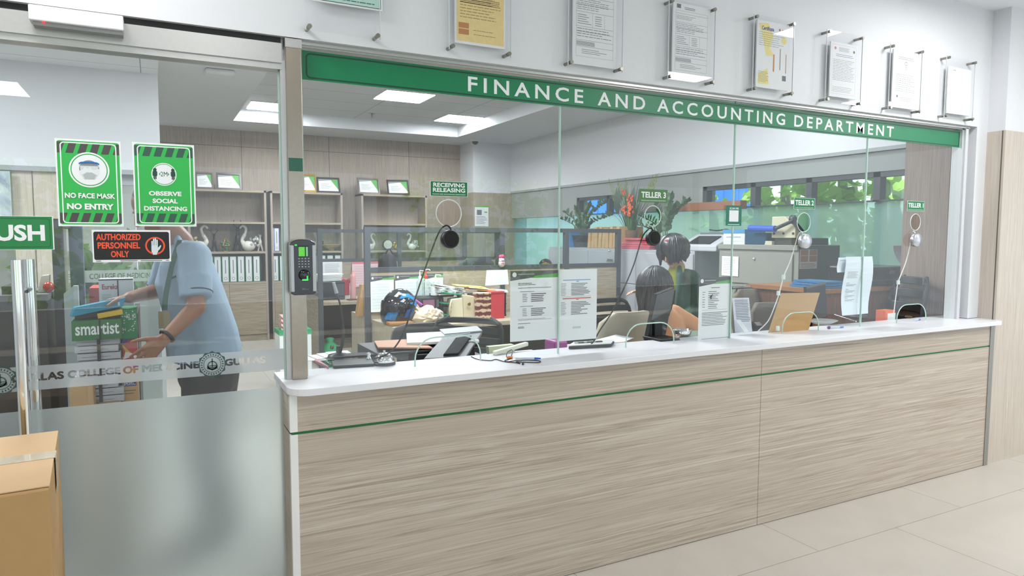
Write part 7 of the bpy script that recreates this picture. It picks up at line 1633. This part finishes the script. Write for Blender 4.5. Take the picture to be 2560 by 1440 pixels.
def eyes(P, M_, parent, s_=1.0):
    for q in (-1, 1):
        e = B(mat('eye_white', (226, 224, 220), .25, noise_amt=0)).ell(P(q * .031, .079, .006), .0125 * s_, .008 * s_, .0065 * s_, 12, 8, M_); e.use(mat('iris_dark', (40, 28, 22), .2, noise_amt=0)).ell(P(q * .031, .0845, .006), .0058 * s_, .0035 * s_, .0058 * s_, 10, 6, M_); e.build('eye', parent)

# ---- man in the light blue shirt, bending over the boxes
YM = 3.78
def J(px, py, y=YM): return ony(px, py, y)
t = thing('person', 'person in a light blue short-sleeved shirt bending over boxes, holding a teal box', 'person', (J(515, 900).x, YM, 0))
body = B(SKIN)
hc = J(384, 520); lk = V((-.86, -.12, -.55)); P_, M_ = head(body, hc, lk, (-.45, 0, .85))
capsule(body, hc + V((.03, 0, -.06)), J(452, 605), .056, .06)
hipc = J(522, 925); 
body.ell(hipc + V((0, 0, .02)), .12, .16, .13); body.ell(J(500, 770), .115, .15, .2); body.ell(J(470, 672), .085, .14, .12); capsule(body, J(452, 605), J(470, 660), .06, .07)
capsule(body, J(440, 655, YM + .12), J(480, 655, YM - .10), .05, .05)
# near arm
sN, eN, wN = J(488, 650, 3.65), J(490, 768, 3.50), J(412, 846, 3.42)
capsule(body, sN, eN, .052, .043); capsule(body, eN, wN, .042, .027)
dN = (J(368, 884, 3.43) - wN).normalized(); hand(body, wN, dN, V((-.2, .9, -.3)), V((-.75, -.1, .5)), .45)
# far arm
sF, eF, wF = J(428, 655, 3.96), J(400, 726, 4.0), J(322, 744, 3.72)
capsule(body, sF, eF, .05, .043); capsule(body, eF, wF, .042, .027)
hand(body, wF, V((-.9, -.15, -.18)), V((.0, -.3, -1)), V((0, -.9, .2)), .75)
# legs and feet
for yy, px in ((3.68, 505), (3.90, 540)):
    h_ = J(px + 5, 945, yy); k_ = V((h_.x - .03, yy, .48)); a_ = V((h_.x + .02, yy, .08)); capsule(body, h_, k_, .085, .058); capsule(body, k_, a_, .056, .04)
    capsule(body, a_ + V((.03, 0, -.03)), a_ + V((-.17, 0, -.045)), .042, .034)
fuse(body, 'body', t, .0055, 3)
eyes(P_, M_, t)
hr = B(mat('hair_black', (24, 22, 22), .45, noise_amt=.08, noise_scale=60)); hr.ell(P_(0, -.03, .045), .084, .098, .085, 20, 14, M_); hr.ell(P_(0, -.06, -.01), .080, .062, .075, 16, 12, M_); fuse(hr, 'hair', t, .008, 3)
SH = mat('light_blue_shirt', (150, 172, 192), .8, noise_amt=.07, noise_scale=18)
sh = B(SH); rings = []
for py, c_, hw, ry in ((597, 449, 13, .07), (612, 452, 26, .09), (632, 458, 44, .155), (662, 464, 63, .195), (710, 474, 78, .20), (770, 492, 82, .205), (825, 505, 86, .21), (872, 513, 89, .215), (888, 514, 87, .213)):
    c = J(c_, py); r_ = hw / 505 ; rings.append([c + V((r_ * math.cos(g), ry * math.sin(g), -.06 * (1 if py > 860 else 0) * max(0, -math.cos(g)) * .3)) for g in [2 * PI * i / 28 for i in range(28)]])
sh.loft(rings)
capsule(sh, J(466, 640, 3.76), J(484, 645, 3.64), .08, .085); capsule(sh, J(482, 645, 3.64), J(488, 700, 3.56), .087, .076); sh.cyl(J(488, 695, 3.56), J(491, 745, 3.52), .074, .069, 20)
capsule(sh, J(432, 652, 3.94), J(415, 690, 3.99), .08, .07); sh.cyl(J(416, 690, 3.985), J(396, 730, 4.0), .068, .062, 20)
sh.v = [p + noise.noise_vector(p * 6) * .012 + noise.noise_vector(V((p.x * 16 + p.z * 9, p.y * 16, p.z * 5))) * .006 for p in sh.v]
fuse(sh, 'shirt', t, .009, 3)
pip = B(mat('navy_piping', (34, 44, 62), .6)); d = (J(491, 745, 3.52) - J(488, 695, 3.56)).normalized(); a = d.orthogonal().normalized(); pip.tube([J(491, 732, 3.527) + a * .0695 * math.cos(g) + d.cross(a) * .0695 * math.sin(g) for g in [2 * PI * i / 28 for i in range(28)]], .0035, 6, True); pip.build('sleeve_piping', t)
d = (J(396, 730, 4.0) - J(416, 690, 3.985)).normalized(); a = d.orthogonal().normalized(); pip = B(mat('navy_piping')); pip.tube([J(400, 721, 3.996) + a * .067 * math.cos(g) + d.cross(a) * .067 * math.sin(g) for g in [2 * PI * i / 28 for i in range(28)]], .0035, 6, True); pip.build('sleeve_piping', t)
B(mat('navy_piping')).obox(J(432, 694, 3.575), V((.022, .004, .01)), V((0, .004, 0)), V((-.002, 0, .004))).build('pocket_piping', t)
col = B(SH); col.tube([J(444, 590, 3.74), J(446, 606, 3.70), J(452, 620, 3.685), J(446, 632, 3.66)], [.012, .022, .022, .006], 8); col.tube([J(462, 596, 3.80), J(464, 606, 3.75), J(460, 616, 3.70)], [.02, .022, .018], 8); col.build('collar', t)
lan = B(mat('lanyard_green', (40, 84, 60), .6, noise_amt=.2, noise_scale=50)); pth = smooth_path([J(450, 600, 3.68), J(436, 640, 3.60), J(424, 690, 3.565), J(414, 740, 3.55), J(412, 775, 3.55)])
for i in range(len(pth) - 1): lan.obox((pth[i] + pth[i + 1]) / 2, V((.010, -.006, 0)), (pth[i + 1] - pth[i]) * .52, V((.001, .002, 0)))
lan.build('lanyard', t); B(mat('card_tan', (150, 138, 112), .5)).obox(J(411, 800, 3.55), V((.024, -.01, 0)), V((.0005, .001, 0)), V((0, 0, .04))).build('id_card', t)
wt = B(mat('watch_dark', (50, 48, 46), .4, .3)); d = (wN - eN).normalized(); a = d.orthogonal().normalized(); c = eN.lerp(wN, .93); wt.tube([c + a * .031 * math.cos(g) + d.cross(a) * .031 * math.sin(g) for g in [2 * PI * i / 24 for i in range(24)]], .008, 8, True); wt.build('wristwatch', t)
tr = B(mat('charcoal_trousers', (44, 44, 46), .8, noise_amt=.06)); tr.ell(hipc + V((0, 0, .0)), .15, .19, .17)
for yy, px in ((3.68, 505), (3.90, 540)):
    h_ = J(px + 5, 945, yy); k_ = V((h_.x - .03, yy, .48)); a_ = V((h_.x + .02, yy, .10)); capsule(tr, h_, k_, .105, .08); capsule(tr, k_, a_, .078, .062)
fuse(tr, 'trousers', t, .011, 4)
for yy, px in ((3.68, 505), (3.90, 540)):
    h_ = J(px + 5, 945, yy); sb = B(mat('black_shoe', (26, 24, 24), .4)); sb.loft([[V((h_.x + .02 + xx, yy + w_ * math.cos(g), .002 + hh * (.5 + .5 * math.sin(g)))) for g in [2 * PI * i / 14 for i in range(14)]] for xx, w_, hh in ((.08, .02, .05), (.06, .045, .1), (0, .05, .11), (-.1, .052, .08), (-.2, .045, .055), (-.235, .02, .03))]); sb.build('shoe', t)
# teal box in his hand
q = [J(177, 783, 3.60), J(305, 757, 3.66)]; d = (q[1] - q[0]); b = B(mat('teal_card', (14, 138, 172), .5, noise_amt=.03)); b.obox((q[0] + q[1]) / 2 + V((0, .06, 0)), d / 2, V((-.01, .06, -.004)), V((.006, 0, .021)))
tb = thing('teal_box', 'flat teal box held over the green lettered carton by the man in blue', 'box', (q[0] + q[1]) / 2); b.build('body', tb, bevel=.003)
b = B(flat('pale_teal_print', (150, 206, 220), .6)); c = q[0].lerp(q[1], .94) + V((0, -.022, 0)); b.obox(c, V((.004, 0, 0)), V((0, .0005, 0)), V((0, 0, .008))); b.build('print', tb)

# ---- standing woman in a green coat
YWm = 4.17
def K(px, py, y=YWm): return ony(px, py, y)
t = thing('person', 'person with a black bob in a dark green coat standing behind the seated woman', 'person', (K(1708, 800).x, YWm, 0))
hc = K(1682, 630) + V((0, 0, -.0)); look = V((-.85, -.15, -.42)); body = B(SKIN2); P_, M_ = head(body, hc, look, (-.3, 0, .95), .95)
capsule(body, hc + V((.03, 0, -.07)), K(1697, 668), .045, .05)
body.ell(K(1705, 740), .105, .15, .17); body.ell(K(1710, 850), .12, .15, .18); capsule(body, K(1692, 700, YWm + .10), K(1720, 700, YWm - .10), .035, .035)
capsule(body, K(1686, 694, YWm + .13), K(1655, 742, YWm + .25), .043, .037); capsule(body, K(1655, 742, YWm + .25), K(1604, 727, YWm + .15), .036, .024)
hand(body, K(1604, 727, YWm + .15), V((-1, -.1, -.02)), V((0, -.3, -1)), V((.1, -.9, .25)), .4, .92)
capsule(body, K(1728, 694, YWm - .13), K(1738, 770, YWm - .12), .043, .037); capsule(body, K(1738, 770, YWm - .12), K(1712, 815, YWm - .22), .036, .025)
hand(body, K(1712, 815, YWm - .22), V((-.7, -.3, -.6)), V((-.3, .8, -.3)), V((-.6, -.3, .5)), .4, .92)
for dy in (-.09, .09):
    x_ = K(1712, 850).x; capsule(body, (x_, YWm + dy, .82), (x_ - .01, YWm + dy, .46), .08, .055); capsule(body, (x_ - .01, YWm + dy, .46), (x_ + .02, YWm + dy, .08), .052, .036); capsule(body, (x_ + .04, YWm + dy, .045), (x_ - .14, YWm + dy, .032), .036, .03)
fuse(body, 'body', t, .006, 3); eyes(P_, M_, t, .95)
hr = B(mat('hair_black_gloss', (18, 19, 24), .28, spec=.7, noise_amt=.08, noise_scale=80)); hr.ell(K(1682, 616), .104, .112, .092, 24, 16); hr.loft([[K(c_, py) + V((hw / 324 * math.cos(g), ry * math.sin(g), .03 * math.cos(g))) for g in [2 * PI * i / 26 for i in range(26)]] for py, c_, hw, ry in ((606, 1683, 30, .09), (620, 1684, 33, .105), (634, 1686, 32, .108), (646, 1690, 26, .10))]); strands(hr, K(1683, 619), (.112, .122, .104), look, lambda g: K(1683, 652).z + .03 * math.cos(g), 150, 3, .35, .006, .14); hr.build('hair', t)
b = B(mat('pink_clip', (226, 120, 130), .4)); b.ell(K(1667, 601, YWm - .1), .022, .012, .01, 10, 6); b.build('hair_clip', t)
b = B(mat('lime_blouse', (168, 174, 40), .7, noise_amt=.05)); b.loft([[K(c_, py) + V((hw / 324 * math.cos(g), ry * math.sin(g), 0)) for g in [2 * PI * i / 24 for i in range(24)]] for py, c_, hw, ry in ((662, 1690, 14, .055), (670, 1692, 17, .065), (690, 1689, 22, .10), (712, 1691, 24, .10), (735, 1698, 22, .10), (800, 1702, 26, .12))]); fuse(b, 'blouse', t, .009, 3)
CO = mat('green_coat', (42, 78, 64), .8, noise_amt=.12, noise_scale=40); co = B(CO); R2 = []
for py, c_, hw, ry in ((672, 1704, 14, .075), (684, 1707, 27, .16), (700, 1706, 37, .19), (745, 1707, 38, .19), (800, 1710, 40, .19), (870, 1714, 42, .2), (915, 1714, 44, .2)):
    R2.append([K(c_, py) + V((hw / 324 * math.cos(g), ry * math.sin(g), 0)) for g in [2 * PI * i / 28 for i in range(28)]])
co.loft(R2); 
capsule(co, K(1726, 694, YWm - .13), K(1737, 768, YWm - .13), .064, .056); capsule(co, K(1737, 768, YWm - .13), K(1716, 806, YWm - .2), .054, .042)
capsule(co, K(1688, 694, YWm + .14), K(1657, 742, YWm + .25), .06, .052); capsule(co, K(1657, 742, YWm + .25), K(1622, 731, YWm + .18), .05, .042)
co.tube([K(1700, 666, YWm - .05), K(1699, 690, YWm - .14), K(1696, 730, YWm - .18), K(1690, 790, YWm - .18)], [.018, .028, .024, .02], 8); co.tube([K(1688, 668, YWm + .06), K(1674, 690, YWm + .08), K(1669, 730, YWm - .02), K(1668, 800, YWm - .05)], [.018, .026, .03, .04], 8)
co.v = [p + noise.noise_vector(p * 9) * .006 for p in co.v]
fuse(co, 'coat', t, .009, 3)
b = B(mat('charcoal_trousers'))
for dy in (-.09, .09): x_ = K(1712, 850).x; capsule(b, (x_, YWm + dy, .80), (x_ - .01, YWm + dy, .46), .095, .075); capsule(b, (x_ - .01, YWm + dy, .46), (x_ + .02, YWm + dy, .1), .072, .06)
fuse(b, 'trousers', t, .011, 3)
for dy in (-.09, .09): x_ = K(1712, 850).x; sb = B(mat('black_shoe')); sb.loft([[V((x_ + xx, YWm + dy + w_ * math.cos(g), .002 + hh * (.5 + .5 * math.sin(g)))) for g in [2 * PI * i / 14 for i in range(14)]] for xx, w_, hh in ((.09, .02, .05), (.07, .038, .09), (0, .042, .1), (-.1, .044, .07), (-.17, .036, .05), (-.2, .015, .03))]); sb.build('shoe', t)

# ---- seated woman with long dark hair, back to the lobby
YSe = 3.62
def S(px, py, y=YSe): return ony(px, py, y)
sx = S(1648, 800).x
t = thing('person', 'person with long dark hair in a peach top seated at the counter behind the monitor', 'person', (sx, YSe, 0))
body = B(SKIN2); hc = S(1634, 716); P_, M_ = head(body, hc, (.25, .93, -.2), (0, 0, 1), .95); capsule(body, hc + V((0, -.01, -.07)), S(1638, 775), .045, .05)
body.ell(S(1664, 825), .13, .09, .16); body.ell(V((sx, YSe + .02, .72)), .14, .11, .2); body.ell(V((sx, YSe + .03, .54)), .16, .13, .11)
capsule(body, S(1640, 790), S(1688, 790), .045, .045)
capsule(body, S(1684, 787), S(1735, 818, YSe - .02), .044, .038); capsule(body, S(1735, 818, YSe - .02), S(1775, 800, YSe + .2), .036, .025); hand(body, S(1775, 800, YSe + .2), V((.3, .9, -.1)), V((0, -.1, -1)), V((-.9, .2, .2)), .4, .92)
capsule(body, S(1636, 792, YSe + .02), S(1632, 850, YSe + .08), .042, .036); capsule(body, S(1632, 850, YSe + .08), S(1650, 850, YSe + .32), .036, .025); hand(body, S(1650, 850, YSe + .32), V((0, 1, -.1)), V((0, 0, -1)), V((.9, .2, .2)), .4, .92)
for q in (-.09, .09): capsule(body, (sx + q, YSe + .05, .52), (sx + q * 1.1, YSe + .45, .50), .075, .055); capsule(body, (sx + q * 1.1, YSe + .45, .50), (sx + q, YSe + .42, .08), .052, .036); capsule(body, (sx + q, YSe + .40, .045), (sx + q, YSe + .55, .032), .036, .03)
fuse(body, 'body', t, .0065, 3); eyes(P_, M_, t, .95)
hr = B(mat('hair_dark_brown', (34, 28, 28), .35, spec=.6, noise_amt=.08, noise_scale=70)); hr.ell(S(1634, 712) + V((0, -.012, 0)), .104, .112, .118, 22, 16); hr.loft([[S(c_, py, yy) + V((hw * math.cos(g), ry * math.sin(g), 0)) for g in [2 * PI * i / 22 for i in range(22)]] for py, c_, hw, ry, yy in ((700, 1634, .06, .05, YSe - .01), (725, 1634, .086, .075, YSe - .03), (760, 1634, .088, .072, YSe - .06), (785, 1630, .08, .05, YSe - .085), (830, 1624, .07, .04, YSe - .10), (880, 1618, .06, .03, YSe - .11))]); strands(hr, S(1634, 712) + V((0, -.012, 0)), (.108, .116, .120), (.25, .93), lambda g: S(1630, 800 if abs(math.sin(g)) < .35 else 790).z - .02 * math.cos(3 * g), 120, 8, .9, .006, .12)
R_ = random.Random(4)
for k in range(46):
    u = R_.uniform(-1, 1); q0 = S(1633 + 26 * u, 748, YSe - .10 - .015 * R_.random()); hr.tube(smooth_path([S(1634 + 20 * u, 715, YSe - .115), q0, S(1629 + 25 * u, 800, YSe - .135 + .03 * u * u), S(1622 + 22 * u, 850, YSe - .15), S(1616 + 17 * u + 4 * R_.uniform(-1, 1), 905 + 25 * R_.random(), YSe - .15)]), [.008] * 18 + [.007, .006, .005, .004, .003, .002, .001], 6)
hr.build('hair', t)
PE = mat('peach_top', (212, 156, 116), .8, noise_amt=.06, noise_scale=20); b = B(PE); b.loft([[S(c_, py) + V((hw * math.cos(g), ry * math.sin(g), 0)) for g in [2 * PI * i / 26 for i in range(26)]] for py, c_, hw, ry in ((768, 1648, .05, .06), (776, 1654, .085, .08), (792, 1664, .125, .105), (830, 1666, .135, .11), (880, 1660, .14, .115), (960, 1650, .16, .13))])
capsule(b, S(1684, 788), S(1714, 806, YSe - .01), .075, .07); b.cyl(S(1710, 803, YSe - .01), S(1733, 817, YSe - .02), .07, .07, 18); capsule(b, S(1642, 792, YSe + .02), S(1634, 830, YSe + .06), .06, .055)
b.v = [p + noise.noise_vector(p * 9) * .006 for p in b.v]; fuse(b, 'top', t, .009, 3)
b = B(mat('dark_skirt', (52, 50, 56), .8)); b.ell(V((sx, YSe + .04, .54)), .175, .15, .12)
for q in (-.09, .09): capsule(b, (sx + q, YSe + .05, .53), (sx + q * 1.1, YSe + .44, .51), .092, .072)
fuse(b, 'skirt', t, .011, 3)
for q in (-.09, .09): sb = B(mat('black_shoe')); sb.loft([[V((sx + q + w_ * math.cos(g), YSe + .36 + yy, .002 + hh * (.5 + .5 * math.sin(g)))) for g in [2 * PI * i / 14 for i in range(14)]] for yy, w_, hh in ((0, .02, .05), (.02, .038, .09), (.1, .042, .09), (.18, .04, .06), (.23, .015, .03))]); sb.build('shoe', t)
office_chair('office_chair', 'cream taupe chair holding the seated woman with long hair', ony(1562, 800, 3.34).x, YSe + .03, 0.05, mback=mat('cream_taupe', (172, 162, 142), .7, noise_amt=.04), mseat=mat('cream_taupe'), zt_=S(1590, 762).z, w_=.40, seat_z=.455, lean=.14)

# ---- woman glimpsed over the partition
YT = 7.85
def Q(px, py, y=YT): return ony(px, py, y)
hc = Q(1364, 672); t = thing('person', 'person with glasses pushed up on dark hair glimpsed over the partition', 'person', (hc.x, YT, 0))
body = B(SKIN); P_, M_ = head(body, hc, (-.5, -.86, -.12), (0, 0, 1), 1.0); z0_ = hc.z
capsule(body, hc + V((0, .01, -.08)), hc + V((0, .02, -.19)), .048, .055); capsule(body, hc + V((-.15, .02, -.25)), hc + V((.15, .02, -.25)), .06, .06); body.ell(hc + V((0, .03, -.42)), .16, .11, .22); body.ell(V((hc.x, YT + .05, .56)), .17, .14, .12); capsule(body, hc + V((0, .03, -.5)), V((hc.x, YT + .05, .6)), .13, .14)
for q in (-1, 1):
    e_ = hc + V((q * .22, -.02, -.48)); w_ = hc + V((q * .14, -.28, -.44)); capsule(body, hc + V((q * .17, .02, -.26)), e_, .045, .038); capsule(body, e_, w_, .036, .026); hand(body, w_, V((-q * .2, -1, -.1)), V((0, 0, -1)), V((-q, -.2, 0)), .4, .9)
    capsule(body, (hc.x + q * .09, YT + .03, .53), (hc.x + q * .1, YT - .36, .52), .075, .055); capsule(body, (hc.x + q * .1, YT - .36, .52), (hc.x + q * .09, YT - .34, .08), .052, .036); capsule(body, (hc.x + q * .09, YT - .32, .045), (hc.x + q * .09, YT - .47, .032), .036, .03)
fuse(body, 'body', t, .007, 3); eyes(P_, M_, t)
hr = B(mat('hair_black')); hr.ell(P_(0, -.03, .042), .086, .096, .088, 20, 14, M_); hr.ell(P_(0, -.09, .0), .055, .05, .06, 14, 10, M_); hr.ell(P_(.06, -.03, -.01), .03, .06, .06, 12, 8, M_); hr.ell(P_(-.06, -.03, -.01), .03, .06, .06, 12, 8, M_); fuse(hr, 'hair', t, .008, 3)
gl = B(BLACK)
for q in (-1, 1): gl.tube([P_(q * .034 + .026 * math.cos(g), .055 + .012 * math.sin(g), .112 + .018 * math.sin(g)) for g in [2 * PI * i / 20 for i in range(20)]], .0028, 6, True); gl.tube([P_(q * .06, .055, .112), P_(q * .084, -.01, .08), P_(q * .083, -.05, .05)], .0025, 6)
gl.build('glasses', t)
b = B(mat('sage_top', (110, 124, 112), .8, noise_amt=.06)); b.ell(hc + V((0, .03, -.42)), .185, .135, .25); capsule(b, hc + V((-.15, .02, -.26)), hc + V((.15, .02, -.26)), .075, .075); capsule(b, hc + V((0, .03, -.5)), V((hc.x, YT + .05, .62)), .155, .16)
for q in (-1, 1): capsule(b, hc + V((q * .17, .02, -.27)), hc + V((q * .22, -.02, -.46)), .06, .052)
fuse(b, 'top', t, .011, 3)
b = B(mat('charcoal_trousers'))
for q in (-1, 1): capsule(b, (hc.x + q * .09, YT + .03, .54), (hc.x + q * .1, YT - .36, .53), .092, .07); capsule(b, (hc.x + q * .1, YT - .36, .53), (hc.x + q * .09, YT - .34, .1), .068, .055)
fuse(b, 'trousers', t, .012, 3)
for q in (-1, 1): sb = B(mat('black_shoe')); sb.loft([[V((hc.x + q * .09 + w_ * math.cos(g), YT - .29 - yy, .002 + hh * (.5 + .5 * math.sin(g)))) for g in [2 * PI * i / 14 for i in range(14)]] for yy, w_, hh in ((0, .02, .05), (.02, .038, .09), (.1, .042, .09), (.18, .04, .06), (.23, .015, .03))]); sb.build('shoe', t)
office_chair('office_chair', 'grey chair under the woman glimpsed over the partition', hc.x, YT + .03, PI, mback=GF, mseat=GF, zt_=1.0, w_=.48, seat_z=.46)
